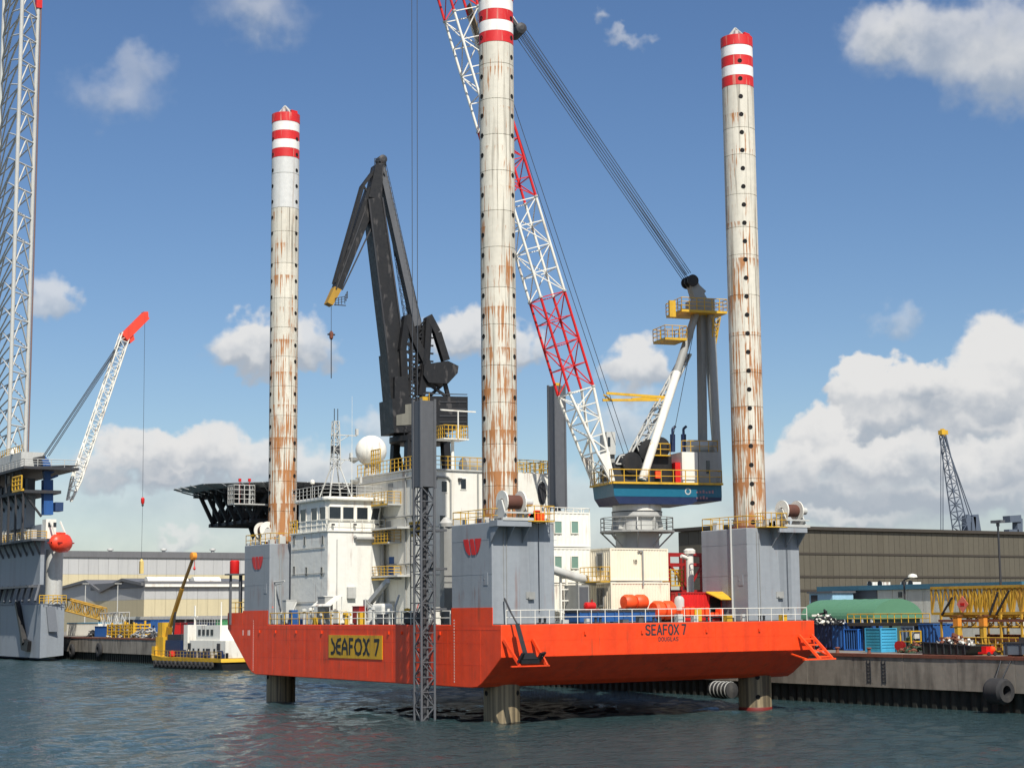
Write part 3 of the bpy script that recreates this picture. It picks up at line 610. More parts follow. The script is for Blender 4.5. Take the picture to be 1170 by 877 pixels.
# ---------------------------------------------------------------- wheelhouse block
wx0, wx1, wy0, wy1, wz = -1.0, 4.76, 28.2, 36.2, 15.62
wh = thing('wheelhouse', 'white wheelhouse block with dark bridge windows beside the left leg', 'deckhouse', (1.9, 32, ZD))
o = MB().box(wx0, wx1, wy0, wy1, ZD+.01, wz).build('lower_wall', WHITE2, wh); bv = o.modifiers.new('b', 'BEVEL'); bv.width = .05; bv.segments = 2
MB().box(wx0-.12, wx1+.12, wy0-.12, wy1+.1, wz, wz+.12).build('deck_edge', WHITE, wh)
bz = XP(374, 571, wx0)[2]
m = MB(); fr = [(wx0+.5, wy1-.9), (wx0-.02, wy1-1.8), (wx0-.02, wy0+.6), (wx0+.25, wy0+.15), (wx1-.5, wy0+.15), (wx1-.1, wy0+.6), (wx1-.1, wy1-.9)]
m.prism([(x, y, wz+.12) for x, y in fr][::-1], (0, 0, bz-wz-.12)); m.build('bridge_wall', WHITE, wh)
m = MB(); m.prism([(x*1.0+(x-1.9)*.10, y+(y-32)*.10, bz) for x, y in fr][::-1], (0, 0, .34)); o = m.build('roof', WHITE, wh); bv = o.modifiers.new('b', 'BEVEL'); bv.width = .1; bv.segments = 2
wlo, whi = XP(374, 593, wx0)[2], XP(374, 578.5, wx0)[2]
def window(m1, m2, o, A, N, w, h, parent, slant=0., fr=.07, glass=GLASS, frm=WHITE):
    o, A, N = map(lambda q: np.array(q, float), (o, A, N)); U = np.array((0, 0, 1.))
    f = MB()
    P = lambda a, b: o+A*(a+slant*b/h)+U*b
    for a0, a1, b0, b1 in ((-fr, w+fr, -fr, 0), (-fr, w+fr, h, h+fr), (-fr, 0, 0, h), (w, w+fr, 0, h)):
        q = [P(a0, b0), P(a1, b0), P(a1, b1), P(a0, b1)]; f.prism(q, N*.06)
    fo = f.build('window', frm, parent)
    MB().prism([P(0, 0), P(w, 0), P(w, h), P(0, h)], N*.022).build('pane', glass, fo)
for l, r, sl in ((376, 389, 0), (391.7, 403.8, 0), (407.6, 419.8, 0), (423.2, 431.2, .25)):
    a = YP(l, 590, wy0+.15); b_ = YP(r, 590, wy0+.15); window(0, 0, (a[0], wy0+.149, wlo), (1, 0, 0), (0, -1, 0), b_[0]-a[0], whi-wlo, wh, sl)
for y in (34.0, 31.6, 29.8): window(0, 0, (wx0-.019, y, wlo), (0, -1, 0), (-1, 0, 0), 1.2, whi-wlo, wh)
for px, py in ((336.5, 617), (348.5, 618), (369, 617), (336.5, 652), (350.5, 653), (368, 653)):
    p = XP(px, py, wx0); window(0, 0, (wx0+.001, p[1]+.2, p[2]-.35), (0, -1, 0), (-1, 0, 0), .36, .75, wh, 0, .04, GLASS, GREY)
m = MB(); x = wx1-.35; m.path([(1.7, wy0-.3, 15.0), (x-.3, wy0-.3, 15.0), (x, wy0-.3, 14.7), (x, wy0-.3, 8.6)], .17, 8); m.build('exhaust_pipe', GREY, wh)
MB().tube((1.7, wy0-.3, 15.0), (1.7, wy0-.02, 15.2), .15, 8).build('pipe_elbow', GREY, wh)
m = MB(); rail([(wx0-.05, wy1, wz+.12), (wx0-.05, wy0-.05, wz+.12), (wx1+.05, wy0-.05, wz+.12)], 1.0, 1.2, .03, 1, m); m.build('balcony_railing', WHITE, wh)
m = MB(); rail([(wx0-.1, wy1, wz+.12), (wx0-.1, wy1-1.6, wz+.12)], 1.15, .5, .05, 2, m); rail([(wx1+.1, wy0, wz+.12), (wx1+.9, wy0, wz+.12), (wx1+.9, wy0+2, wz+.12)], 1.1, .5, .045, 2, m); m.box(wx1+.12, wx1+.95, wy0, wy0+2, wz, wz+.1).build('yellow_railing', YELLOW, wh)
m = MB(); rail([(wx0-.3, wy1-.9, bz+.34), (wx0-.4, wy0+.4, bz+.34), (wx0+.2, wy0-.2, bz+.34), (wx1-.4, wy0-.2, bz+.34), (wx1+.3, wy0+.4, bz+.34), (wx1+.3, wy1-.9, bz+.34)], 1.0, .8, .03, 2, m); m.build('roof_railing', LGREY, wh)
o = MB().box(wx0+1.9, wx0+2.7, wy0-.35, wy0-.001, 9.6, 10.6).build('wall_cabinet', LGREY, wh)
# lattice mast on the wheelhouse roof
mx_, my_ = 1.2, 31.2; mz = bz+.34
def zpx(py, x, y):                                        # height seen at image row py on the upright through x, y
    lo, hi = -5, 400
    d = np.array((x, y))-CAM[:2]
    n = (-d[1], d[0], 0)
    for _ in range(40):
        z = (lo+hi)/2; w = np.array((x, y, z))-CAM; zc = w@_fwd; yy = -(w@_up)*F_PX/zc; xx = (w@_right)*F_PX/zc; row = 438.5+yy*math.cos(ROLL)-xx*math.sin(ROLL)
        if row > py: lo = z
        else: hi = z
    return lo
ztop = zpx(474, mx_, my_)
mast = thing('radar_mast', 'grey lattice radar mast with crossarms on the white wheelhouse roof', 'mast', (mx_, my_, mz))
lattice((mx_, my_, mz+2.6), (mx_, my_, ztop-.6), (.75, 0, 0), (0, .75, 0), (.5, 0, 0), (0, .5, 0), 7, .06, .035).build('mast_column', LGREY, mast)
m = MB()
for a in (-1, 1):
    for b_ in (-1, 1): m.tube((mx_+a*1.15, my_+b_*1.15, mz), (mx_+a*.3, my_+b_*.3, mz+3.0), .07, 6)
m.each('mast_leg', LGREY, mast)
for dz, l in ((ztop-1.9-mz, 2.2), (ztop-4.2-mz, 1.6), (ztop-6.4-mz, 2.6)):
    if dz < 1: continue
    MB().box(mx_-.5, mx_+l, my_-.06, my_+.06, mz+dz, mz+dz+.1).box(mx_+l-.12, mx_+l+.12, my_-.12, my_+.12, mz+dz+.1, mz+dz+.7).tube((mx_+.3, my_, mz+dz-.6), (mx_+l*.6, my_, mz+dz), .04, 5).build('crossarm', LGREY, mast)
m = MB()
for dx in (-.15, .2): m.tube((mx_+dx, my_, ztop-.6), (mx_+dx, my_, ztop+.6), .04, 5)
m.box(mx_-.35, mx_+.35, my_-.3, my_+.3, ztop-3.6, ztop-2.9).build('antenna', DARK, mast)
MB().lathe((mx_+1.9, my_, mz+3.4), [(.05, 0), (.45, .25), (.5, .5)], 14).lathe((mx_+1.9, my_-.2, mz+1.4), [(.05, 0), (.4, .2), (.45, .4)], 14).build('dish', GREY, mast)
for k, (px, yy, h, lab) in enumerate(((377.5, 34.5, 5.5, 'thin white whip aerial at the left edge of the wheelhouse roof'), (402, 29.5, 9.5, 'tall thin white whip aerial right of the lattice mast'))):
    p = YP(px, 560, yy); tag(MB().tube((p[0], yy, mz), (p[0], yy, mz+h), .035, 5, .012).build('whip_aerial', WHITE, None), lab, 'aerial', 'whip aerials on the wheelhouse roof')
p = YP(357, 551, 33.5); d_ = thing('satcom_dome', 'tiny white satellite dome on a stalk at the left of the wheelhouse roof', 'satellite dome', (p[0], 33.5, mz))
MB().tube((p[0], 33.5, mz), (p[0], 33.5, p[2]-.1), .04, 5).build('stalk', GREY, d_); MB().lathe((p[0], 33.5, p[2]-.15), [(.0, 0), (.2, .03), (.24, .2), (.17, .38), (0, .45)], 12).build('dome', WHITE, d_)

# ---------------------------------------------------------------- accommodation block
ax0, ay1 = 4.9, 34.0; ay0 = float(XP(478, 640, ax0)[1]); ax1 = float(YP(627, 640, ay0)[0]); az_ = float(XP(478, 536, ax0)[2])
acc = thing('accommodation_block', 'white three storey accommodation block with yellow galleries behind the near pump tower', 'deckhouse', ((ax0+ax1)/2, 20, ZD))
for k, (z0, z1) in enumerate(((ZD+.01, 11.6), (11.62, 15.9), (15.92, az_))):
    MB().box(ax0, ax1, ay0, ay1, z0, z1).build('storey_wall', WHITE, acc)
MB().box(ax0-.15, ax1+.15, ay0-.15, ay1+.15, az_, az_+.14).build('roof_edge', LGREY, acc)
rail([(ax0, ay1, az_+.14), (ax0, ay0, az_+.14), (ax1, ay0, az_+.14), (ax1, ay1, az_+.14)], 1.15, .75, .038, 2).build('roof_railing', YELLOW, acc)
m = MB()
for px, py in ((529, 553), (507, 556), (505, 595)):
    p = YP(px, py, ay0); window(0, 0, (p[0]-.25, ay0+.001, p[2]-.45), (1, 0, 0), (0, -1, 0), .55, .95, acc)
for z in (11.6, 15.9): MB().box(ax0-1.5, ax0, ay0+1.2, ay1, z-.16, z).box(ax0-.04, ax1+.03, ay0-.04, ay0, z-.06, z+.06).each('gallery', LGREY, acc)
GZ = [float(XP(455, py, ax0-1)[2]) for py in (660, 618, 574)]
for z in GZ:
    g = MB().box(ax0-1.45, ax0, ay0+3.2, ay1-.2, z-.12, z).build('gallery', LGREY, acc)
    rail([(ax0-.03, ay0+3.25, z), (ax0-1.4, ay0+3.25, z), (ax0-1.4, ay1-.25, z)], 1.1, .6, .035, 3).build('gallery_railing', YELLOW, g)
    MB().box(ax0-1.46, ax0-1.40, ay0+3.2, ay1-.2, z-.12, z+.02).build('gallery_edge', YELLOW, g)
for z, y, mt in ((GZ[0], ay0+4.6, BLUE), (GZ[0], ay0+8.2, GREY), (GZ[1], ay0+5.2, GREY), (GZ[2], ay0+4.8, GREY), (7.3, ay0+4.5, GREY)):
    MB().box(ax0-.05, ax0-.001, y, y+.9, z+.02, z+2.0).build('door', mt, acc)
m = MB()
for z in (12.6, 16.9, az_-.6): m.tube((ax0-.12, ay0, z), (ax0-.12, ay1, z), .09, 6)
m.path([(ax0+1, ay0-.12, az_-.6), (ax0+3, ay0-.12, az_-.6), (ax0+3.3, ay0-.12, az_-.9), (ax0+3.3, ay0-.12, 15.9)], .09, 6); m.build('wall_pipe', GREY, acc)
# ventilator housing with its round louvre right of the near leg
vz0 = zpx(600, 12.5, ay0-1.5)
vb = thing('vent_housing', 'white ventilator housing with a tall dark louvre right behind the nearest leg', 'vent', (12, ay0-2, 14))
a = YP(592, 540, ay0-1.6); b_ = YP(626, 540, ay0-1.6)
MB().box(a[0], b_[0], ay0-1.6, ay0-.01, 14.5, a[2]).build('housing', WHITE, vb)
p = YP(619, 563, ay0-1.6); m = MB()
m.lathe((p[0], ay0-1.6, p[2]), [(0, .0), (.85, 0), (.85, .1), (.75, .13), (0, .1)], 20, (0, -1, 0), smooth=False, caps=False); o = m.build('louvre', DARK, vb)
for v in o.data.vertices: v.co.x = (v.co.x+o.location.x+vb.location.x-p[0])*.55+p[0]-o.location.x-vb.location.x; v.co.z = (v.co.z+o.location.z+vb.location.z-p[2])*1.25+p[2]-o.location.z-vb.location.z
rail([(a[0], ay0-1.55, a[2]), (b_[0], ay0-1.55, a[2]), (b_[0], ay0-.2, a[2])], 1.0, .7, .045, 2).build('railing', YELLOW, vb)
# radome
RX = ax0+1.2; p = XP(424, 515, RX); r_ = 1.5
rd = thing('radome', 'large white satellite radome ball on the accommodation roof', 'radome', (RX, p[1], az_+.14))
MB().lathe((RX, p[1], p[2]), [(r_*math.cos(R_(a)), r_*math.sin(R_(a))) for a in range(-80, 91, 10)], 28).build('dome', WHITE, rd)
MB().lathe((RX, p[1], az_+.14), [(.75, 0), (.6, p[2]-az_-1.3)], 16).build('pedestal', LGREY, rd)
rail([(ax0+.1, p[1]-2.2, az_+.3), (ax0+.1, p[1]-4.0, az_+.3)], 2.2, .5, .06, 4).build('ladder_cage', YELLOW, rd)
# lookout post and tank on the roof
LY = ay0+3; p = YP(517, 503, LY)
lk = thing('lookout_platform', 'yellow railed platform on a white post above the accommodation roof', 'platform', (p[0], LY, az_+.14))
MB().tube((p[0], LY, az_+.14), (p[0], LY, p[2]), .16, 8).build('post', WHITE, lk)
MB().box(p[0]-1.5, p[0]+1.2, LY-1, LY+1, p[2], p[2]+.1).build('floor', WHITE, lk); MB().box(p[0]-1.9, p[0]+1.9, LY-1.1, LY-1, p[2]+2.6, p[2]+2.72).box(p[0]-.05, p[0]+.05, LY-1.1, LY-1, p[2]+.1, p[2]+2.6).build('light_bar', WHITE, lk)
rail([(p[0]-1.4, LY+1, p[2]+.1), (p[0]-1.4, LY-.95, p[2]+.1), (p[0]+1.1, LY-.95, p[2]+.1), (p[0]+1.1, LY+1, p[2]+.1)], 1.2, .4, .045, 2).build('railing', YELLOW, lk)
TY = ay0+5; p = YP(546, 520, TY)
tk = thing('roof_tank', 'grey rounded tank on the accommodation roof behind the nearest leg', 'tank', (p[0], TY, az_+.14)); MB().lathe((p[0]-1.8, TY, az_+1.0), [(.2, 0), (.8, .15), (.8, 4.2), (.2, 4.4)], 18, (1, 0, 0)).build('shell', GREY, tk)
MB().box(p[0]-1.5, p[0]-1.2, TY-.6, TY+.6, az_+.14, az_+.5).box(p[0]+1.7, p[0]+2.0, TY-.6, TY+.6, az_+.14, az_+.5).each('saddle', DARK, tk)

# grey duct beside the near tower
dx = XP(510, 640, -.8); yd = dx[1]
du = thing('vent_duct', 'tall grey ventilation duct with bent top left of the nearest grey tower', 'duct', (-.8, yd, ZD))
MB().box(-1.2, -.4, yd-.35, yd+.35, ZD+.02, 15.0).build('duct_body', GREY, du); MB().lathe((-.8, yd, 15.0), [(.5, 0), (.55, .3), (.2, .75), (0, .8)], 12).box(-.6, .9, yd-.35, yd+.35, 15.0, 15.6).build('duct_head', LGREY, du)
m = MB()
for z in np.arange(9, 15, 1.25): m.tube((-2.2, yd-.6, z), (-2.2, yd+3.4, z), .035, 5)
for k in (-.6, 1.4, 3.4): m.tube((-2.2, yd+k, ZD), (-2.2, yd+k, 15), .035, 5)
m.build('ladder_frame', DARK, du)

# ---------------------------------------------------------------- helideck
hz = 20.75; hc = np.array((5.0, 51.5))
hd = thing('helideck', 'dark helicopter deck on a truss behind the left leg', 'helideck', (hc[0], hc[1], 14))
octo = lambda r, z: [(hc[0]+r*math.cos(R_(a)), hc[1]+r*math.sin(R_(a)), z) for a in range(22, 382, 45)]
MB().prism(octo(9.4, hz), (0, 0, .3)).build('deck_plate', DGREY, hd)
for k in range(8):
    a0, a1 = R_(22+45*k), R_(67+45*k); q = lambda a, r, z: (hc[0]+r*math.cos(a), hc[1]+r*math.sin(a), z)
    m = MB(); m.hexa([q(a0, 9.45, hz-.02), q(a1, 9.45, hz-.02), q(a1, 9.45, hz+.04), q(a0, 9.45, hz+.04)], [q(a0, 11.2, hz+.35), q(a1, 11.2, hz+.35), q(a1, 11.2, hz+.4), q(a0, 11.2, hz+.4)])
    for j in range(4):
        a = a0+(a1-a0)*j/4; m.tube(q(a, 8.6, hz-.35), q(a, 11.2, hz+.33), .06, 4)
    m.build('safety_net', STEEL, hd)
m = MB()
for y in (45.0, 47.5, 49.5, 51.5, 53.5, 55.5):
    for x in np.arange(hc[0]-7.5, hc[0]+8, 3.0):
        m.bar((x, y, hz-.3), (x+1.5, y, hz-3.2), .34, .34); m.bar((x+3.0, y, hz-.3), (x+1.5, y, hz-3.2), .34, .34); m.bar((x+1.5, y, hz-.3), (x+1.5, y, hz-3.2), .25, .25)
    m.bar((hc[0]-8.2, y, hz-.25), (hc[0]+8.2, y, hz-.25), .4, .5); m.bar((hc[0]-6.4, y, hz-3.3), (hc[0]+8, y, hz-3.3), .4, .4)
for x in np.arange(hc[0]-6, hc[0]+7, 3.0): m.bar((x, 46.5, hz-3.3), (x, 56.5, hz-3.3), .3, .3); m.bar((x, 44, hz-.25), (x, 59, hz-.25), .3, .4); m.bar((x, 47.5, hz-.3), (x, 51.5, hz-3.2), .22, .22); m.bar((x, 55.5, hz-.3), (x, 51.5, hz-3.2), .22, .22)
m.build('support_truss', DARK, hd)
m = MB()
for x in (hc[0]-2, hc[0]+6): m.tube((x, 48, hz-3.3), (x, 45.5, ZD), .35, 10); m.tube((x, 55, hz-3.3), (x, 46.8, 8), .35, 10)
m.each('support_leg', DARK, hd)
m = MB(); a = YP(266, 576, 43.5); b_ = YP(290, 556, 43.5)
ac = thing('access_platform', 'pale railed stair platform hanging under the helideck edge left of the leg', 'platform', (a[0], 43.5, a[2]))
MB().box(a[0], b_[0]+3, 43.2, 44.8, a[2], a[2]+.12).build('floor', LGREY, ac); rail([(a[0], 44.7, a[2]+.1), (a[0], 43.25, a[2]+.1), (b_[0], 43.25, a[2]+.1), (b_[0], 44.7, a[2]+.1)], 1.8, .5, .05, 3).build('railing', LGREY, ac)
for px in (274, 285): q = YP(px, 550, 43.5); MB().tube((q[0], 43.5, a[2]), (q[0], 43.5, q[2]), .03, 5).box(q[0]-.12, q[0]+.12, 43.4, 43.6, q[2], q[2]+.3).build('signal_light', RED, ac)

# ---------------------------------------------------------------- pump towers
def pump(x, y, zb, zs, zt, s, lab):
    t_ = thing('pump_tower', lab, 'lattice tower', (x, y, zb), 'pump towers of the barge')
    lattice((x, y, zb), (x, y, zs), (s, 0, 0), (0, s, 0), None, None, max(3, round((zs-zb)/1.15)), .11, .05).build('lattice_shaft', DGREY, t_)
    m = MB(); h = s/2+.04
    for sx, sy in ((1, 0), (-1, 0), (0, 1), (0, -1)):
        if sx: m.box(x+sx*h-.03, x+sx*h+.03, y-h+.05, y+h-.05, zs, zt)
        else: m.box(x-h+.05, x+h-.05, y+sy*h-.03, y+sy*h+.03, zs, zt)
    m.each('casing_plate', DGREY, t_)
    m = MB()
    for sx in (-1, 1):
        for sy in (-1, 1): m.box(x+sx*h-.1, x+sx*h+.1, y+sy*h-.1, y+sy*h+.1, zs-.1, zt+.15)
    m.each('corner_post', DGREY, t_)
    MB().tube((x, y, zb), (x, y, zt-.3), .16, 8).build('riser_pipe', DARK, t_)
    MB().box(x-.25, x+.25, y-.25, y+.25, zt-.05, zt+.35).tube((x+.2, y-.5, zt), (x+.2, y-.5, zt+.6), .03, 5).build('head_sheave', YELLOW, t_)
    return t_
pump(-3.9, 5.0, -1.2, 17.95, 24.7, 1.15, 'near grey pump tower with lattice shaft standing in the water before the red hull side')
pump(28.9, 35.6, 2, 18.9, 31.6, 1.15, 'far grey pump tower beyond the white crane boom foot')
m = MB()
for z in (8.4, 11.5, 14.5): m.box(-3.3, -2.2, 4.4, 5.6, z, z+.18)
GB = thing('pump_tower_guide', 'grey guide brackets holding the near pump tower to the deck edge', 'bracket', (-2.8, 5, ZD)); m.each('bracket', DGREY, GB)

# ---------------------------------------------------------------- cabins and containers on deck
def cabin(name, x0, x1, y0, y1, z0, z1, mt, lab, cat, grp=None, pitch=.28, corner=None):
    t_ = thing(name, lab, cat, ((x0+x1)/2, (y0+y1)/2, z0), grp); e = .06
    MB().box(x0+e, x1-e, y0+e, y1-e, z0+.02, z1-.06).build('inner_box', mt, t_)
    for p, q, n in (((x0+.1, y0+.02), (x1-.1, y0+.02), (0, -1)), ((x0+.02, y1-.1), (x0+.02, y0+.1), (-1, 0)), ((x1-.02, y0+.1), (x1-.02, y1-.1), (1, 0)), ((x1-.1, y1-.02), (x0+.1, y1-.02), (0, 1))):
        MB().corr(p, q, z0+.12, z1-.1, pitch, .036, n).build('corrugated_side', mt, t_)
    MB().box(x0, x1, y0, y1, z1-.03, z1).build('roof_sheet', mt, t_)
    m = MB()
    for xa in (x0, x1-.12):
        for ya in (y0, y1-.12): m.box(xa-.004, xa+.124, ya-.004, ya+.124, z0+.004, z1-.035)
    for za, zb in ((z0+.004, z0+.13), (z1-.13, z1-.034)):
        for ya in (y0, y1-.1): m.box(x0+.121, x1-.121, ya-.003, ya+.1, za, zb)
        for xa in (x0, x1-.1): m.box(xa-.003, xa+.1, y0+.121, y1-.121, za, zb)
    m.build('frame', corner or mt, t_); return t_
# two storeys of white accommodation modules right of the near tower
mY = 6.0; a = YP(674, 583, mY); xe = a[0]; xs = xe-6.06*1.05
zt = 16.4; hgt_ = 2.95
for k in range(3):
    z1 = zt-k*hgt_; z0 = z1-hgt_+.06
    c = cabin('living_module', xs, xe, mY, mY+6, z0, z1, WHITE, ('top white living module with two windows beside the near grey tower', 'middle white living module in the stack beside the near grey tower', 'bottom white living module standing on deck beside the near grey tower')[k], 'cabin', 'stacked white living modules', .42)
    for px in (637.5, 656.5):
        q = YP(px, (601, 641, 683)[k], mY); 
        if k < 2: window(0, 0, (q[0]-.33, mY-.005, q[2]-.55), (1, 0, 0), (0, -1, 0), .66, .95, c, 0, .06, PANEG)
m = MB(); rail([(xs, mY+.1, zt), (xe, mY+.1, zt), (xe, mY+5.9, zt)], .35, .8, .03, 0, m); tag(m.build('roof_lashing_rail', WHITE), 'low rail along the roof of the white living modules', 'railing', 'low roof rails')
# two cream site containers, one on the other
cx0, cx1, cy0, cy1 = 10.9, 16.72, .9, 3.75
c1 = cabin('site_container', cx0, cx1, cy0, cy1, 10.62, 13.25, CREAM, 'upper cream site container with a small black number on its side', 'container', 'cream site containers')
c2 = cabin('site_container', cx0+.02, cx1+.1, cy0, cy1, 7.9, 10.5, CREAM, 'lower cream site container standing on deck under the other one', 'container', 'cream site containers')
for c, z in ((c1, 11.55), (c2, 8.7)):
    window(0, 0, (cx0-.02, cy0+1.75, z), (0, -1, 0), (-1, 0, 0), .7, 1.25, c, 0, .12, GLASS, GREY)
q = YP(725, 642, cy0); lettering('10', (q[0]-.15, cy0-.012, q[2]-.1), (1, 0, 0), (0, 0, 1), (0, -1, 0), .16, .3, .05, .045, BLACK, c1)
q = YP(733.5, 629, cy0); MB().path([(q[0]-.45, cy0-.1, 13.05), (q[0], cy0-.1, 13.0), (q[0], cy0-.1, 10.2)], .07, 6).build('down_pipe', GREY, c1)
m = MB()
for x in (cx0, cx1-.2):
    for y in (cy0, cy1-.2): m.box(x, x+.2, y, y+.2, ZD+.012, 7.9)
m.each('foot', DARK, c2)
m = MB(); rail([(cx0-1.0, cy1, 10.62), (cx0-1.0, cy0, 10.62), (cx0-.05, cy0, 10.62)], 1.1, .6, .035, 2, m); m.box(cx0-1.0, cx0-.05, cy0, cy1, 10.5, 10.6)
tag(m.build('landing_railing', YELLOW), 'yellow landing railing at the door end of the upper cream container', 'railing')
# grey locker box left of the containers
q0, q1 = YP(661, 693, 2.0), YP(673, 668, 2.0)
gl = thing('deck_locker', 'plain dark grey steel locker left of the cream containers', 'locker', ((q0[0]+q1[0])/2, 3, ZD)); MB().box(q0[0], q1[0], 2.0, 4.0, ZD+.012, q1[2]).build('body', GREY, gl); MB().box(q0[0]+.1, q1[0]-.1, 1.985, 1.999, ZD+.3, q1[2]-.15).build('door', DGREY, gl)
# blue open skid with its ribs
q0, q1 = YP(662, 712, -1.2), YP(752, 697, -1.2); zs = q1[2]
bl = thing('blue_skid', 'long blue ribbed skid container behind the white end railing', 'container', ((q0[0]+q1[0])/2, -.2, ZD))
MB().box(q0[0], q1[0], -1.2, .8, ZD+.1, zs-.1).build('body', BLUE, bl); MB().box(q0[0]-.03, q1[0]+.03, -1.24, .84, zs-.1, zs+.06).build('rim', DARK, bl)
o = MB().box(q0[0]+.02, q0[0]+.12, -1.27, -1.201, ZD+.1, zs-.1).build('rib', BLUE, bl); n = 9; pieces('rib', o, [((q1[0]-q0[0]-.15)*i/n, 0, 0) for i in range(1, n+1)])
MB().box(q0[0]+.2, q0[0]+.5, -1.1, .7, ZD+.012, ZD+.1).box(q1[0]-.5, q1[0]-.2, -1.1, .7, ZD+.012, ZD+.1).each('foot', DARK, bl)
# orange floats: ribbed cylinders
def float_(px, py, y, L_, r, lab, up=False):
    q = YP(px, py, y); t_ = thing('orange_float', lab, 'float', (q[0], y, q[2]-r), 'orange floats on the barge deck'); h = L_/2
    for k in (0, 1):
        o = np.array((q[0]+(k-1)*h+.03, y, q[2])); MB().lathe(o, [(0, 0), (r*.82, .02), (r, .22), (r, h-.28), (r*.82, h-.08), (0, h-.06)], 20, (1, 0, 0)).build('float_half', ORANGE2, t_)
    MB().box(q[0]-h*.8, q[0]-h*.6, y-r*.8, y+r*.8, q[2]-r-.1, q[2]-r*.7).box(q[0]+h*.6, q[0]+h*.8, y-r*.8, y+r*.8, q[2]-r-.1, q[2]-r*.7).each('cradle', DARK, t_)
float_(725, 687.5, -.2, 2.25, .62, 'wide orange float lying on the blue skid before the cream containers')
float_(757, 697, -.9, 2.0, .78, 'orange float standing on deck right of the blue skid')
q = YP(674, 692, -.4)
t_ = thing('red_pump_set', 'small red pump set on the left end of the blue skid', 'pump', (q[0], -.4, q[2]-.3)); MB().lathe((q[0]-.5, -.4, q[2]), [(.1, 0), (.3, .08), (.3, .9), (.1, 1.0)], 12, (1, 0, 0)).build('motor', RED, t_); MB().box(q[0]-.6, q[0]+.7, -.7, -.1, q[2]-.36, q[2]-.2).tube((q[0]+.2, -.4, q[2]), (q[0]+.2, -.4, q[2]+.5), .07, 6).build('base', DRED, t_)
# red workshop container with its awning
q0, q1 = YP(773, 712, .2), YP(838, 676, .2)
ws = cabin('red_container', q0[0], q1[0], .2, 2.7, ZD+.02, q1[2], RED, 'red workshop container with yellow awning in front of the right grey tower', 'container', None, .28, DRED)
a = YP(806, 674, .2); MB().hexa([(a[0], .15, q1[2]-.05), (a[0]+2.2, .15, q1[2]-.05), (a[0]+2.2, .15, q1[2]+.05), (a[0], .15, q1[2]+.05)], [(a[0]+.5, -1.2, q1[2]-.65), (a[0]+2.6, -1.2, q1[2]-.65), (a[0]+2.6, -1.2, q1[2]-.6), (a[0]+.5, -1.2, q1[2]-.6)]).build('awning', YELLOW, ws)
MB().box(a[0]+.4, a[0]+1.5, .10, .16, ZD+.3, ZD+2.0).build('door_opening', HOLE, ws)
q = YP(800, 700, -1.0); m = MB()
t_ = thing('tool_rack', 'low orange and yellow tool rack on deck before the red container', 'rack', (q[0], -1, ZD))
MB().box(q[0]-2.2, q[0]+2.4, -1.4, -.6, ZD+.35, ZD+.45).build('shelf', DARK, t_)
m = MB()
for k in range(9): x = q[0]-2.0+k*.5; m.box(x-.17, x+.17, -1.3, -.7, ZD+.451, ZD+.5+random.uniform(.2, .7))
m.each('tool_box', ORANGE2, t_); MB().box(q[0]-.9, q[0]-.2, -1.45, -1.405, ZD+.05, ZD+1.1).build('yellow_panel', YELLOW, t_)
m = MB()
for x in (-2.1, 2.3): m.box(q[0]+x-.05, q[0]+x+.05, -1.3, -.7, ZD+.012, ZD+.35)
m.each('foot', DARK, t_)
# gas bottles
q = YP(775, 700, -.1); t_ = thing('gas_bottle', 'grey and white gas cylinder standing at the left end of the red container', 'cylinder', (q[0]-.1, -.4, ZD)); MB().lathe((q[0]-.1, -.4, ZD+.012), [(.38, 0), (.4, .05), (.4, 1.8), (.3, 2.0), (.1, 2.1)], 14).build('shell', LGREY, t_); MB().lathe((q[0]-.1, -.4, ZD+2.1), [(.12, 0), (.12, .25)], 8).build('valve', DARK, t_)
# white ventilator post behind the containers
q = YP(788, 640, 6.0); q1 = YP(788, 631, 6.0)
t_ = thing('white_ventilator', 'slim white mushroom ventilator post right of the cream containers', 'vent', (q[0], 6, ZD)); MB().lathe((q[0], 6, ZD+.012), [(.32, 0), (.32, q1[2]-ZD)], 16).build('post', WHITE, t_); MB().lathe((q[0], 6, q1[2]-.15), [(.3, 0), (.5, .05), (.52, .35), (.3, .5)], 16).build('cap', WHITE, t_); MB().tube((q[0]-.2, 6, q1[2]-.5), (q[0]-.9, 6, q1[2]-.3), .17, 8).build('branch', WHITE, t_)
# red steel frame behind
q0, q1 = YP(765, 690, 9.0), YP(801, 633, 9.0); m = MB(); zz = [ZD+.02, 9.9, q1[2]-.9, q1[2]]
for x in (q0[0], (q0[0]+q1[0])/2, q1[0]):
    for y in (9., 12.): m.bar((x, y, ZD+.02), (x, y, q1[2]), .22, .22)
for z in zz[1:]:
    for y in (9.02, 12.02): m.bar((q0[0], y, z), (q1[0]+3, y, z), .2, .22)
m.bar((q0[0], 8.9, ZD+.1), (q1[0], 8.9, q1[2]-1), .16, .16); m.bar((q1[0], 8.8, ZD+1), (q0[0], 8.8, q1[2]-1), .16, .16)
tag(m.build('red_pipe_rack', DRED), 'dark red steel pipe frame behind the white ventilator post', 'frame')
q0 = YP(763, 668, 8.0); q1 = YP(777, 646, 8.0)
t_ = thing('yellow_platform', 'small yellow railed platform right of the upper cream container', 'platform', (q0[0], 8, q0[2])); MB().box(q0[0], q1[0], 7.5, 8.7, q0[2]-.1, q0[2]).build('floor', YELLOW, t_); rail([(q0[0], 8.7, q0[2]), (q0[0], 7.55, q0[2]), (q1[0], 7.55, q0[2]), (q1[0], 8.7, q0[2])], 1.3, .4, .05, 3).build('railing', YELLOW, t_)
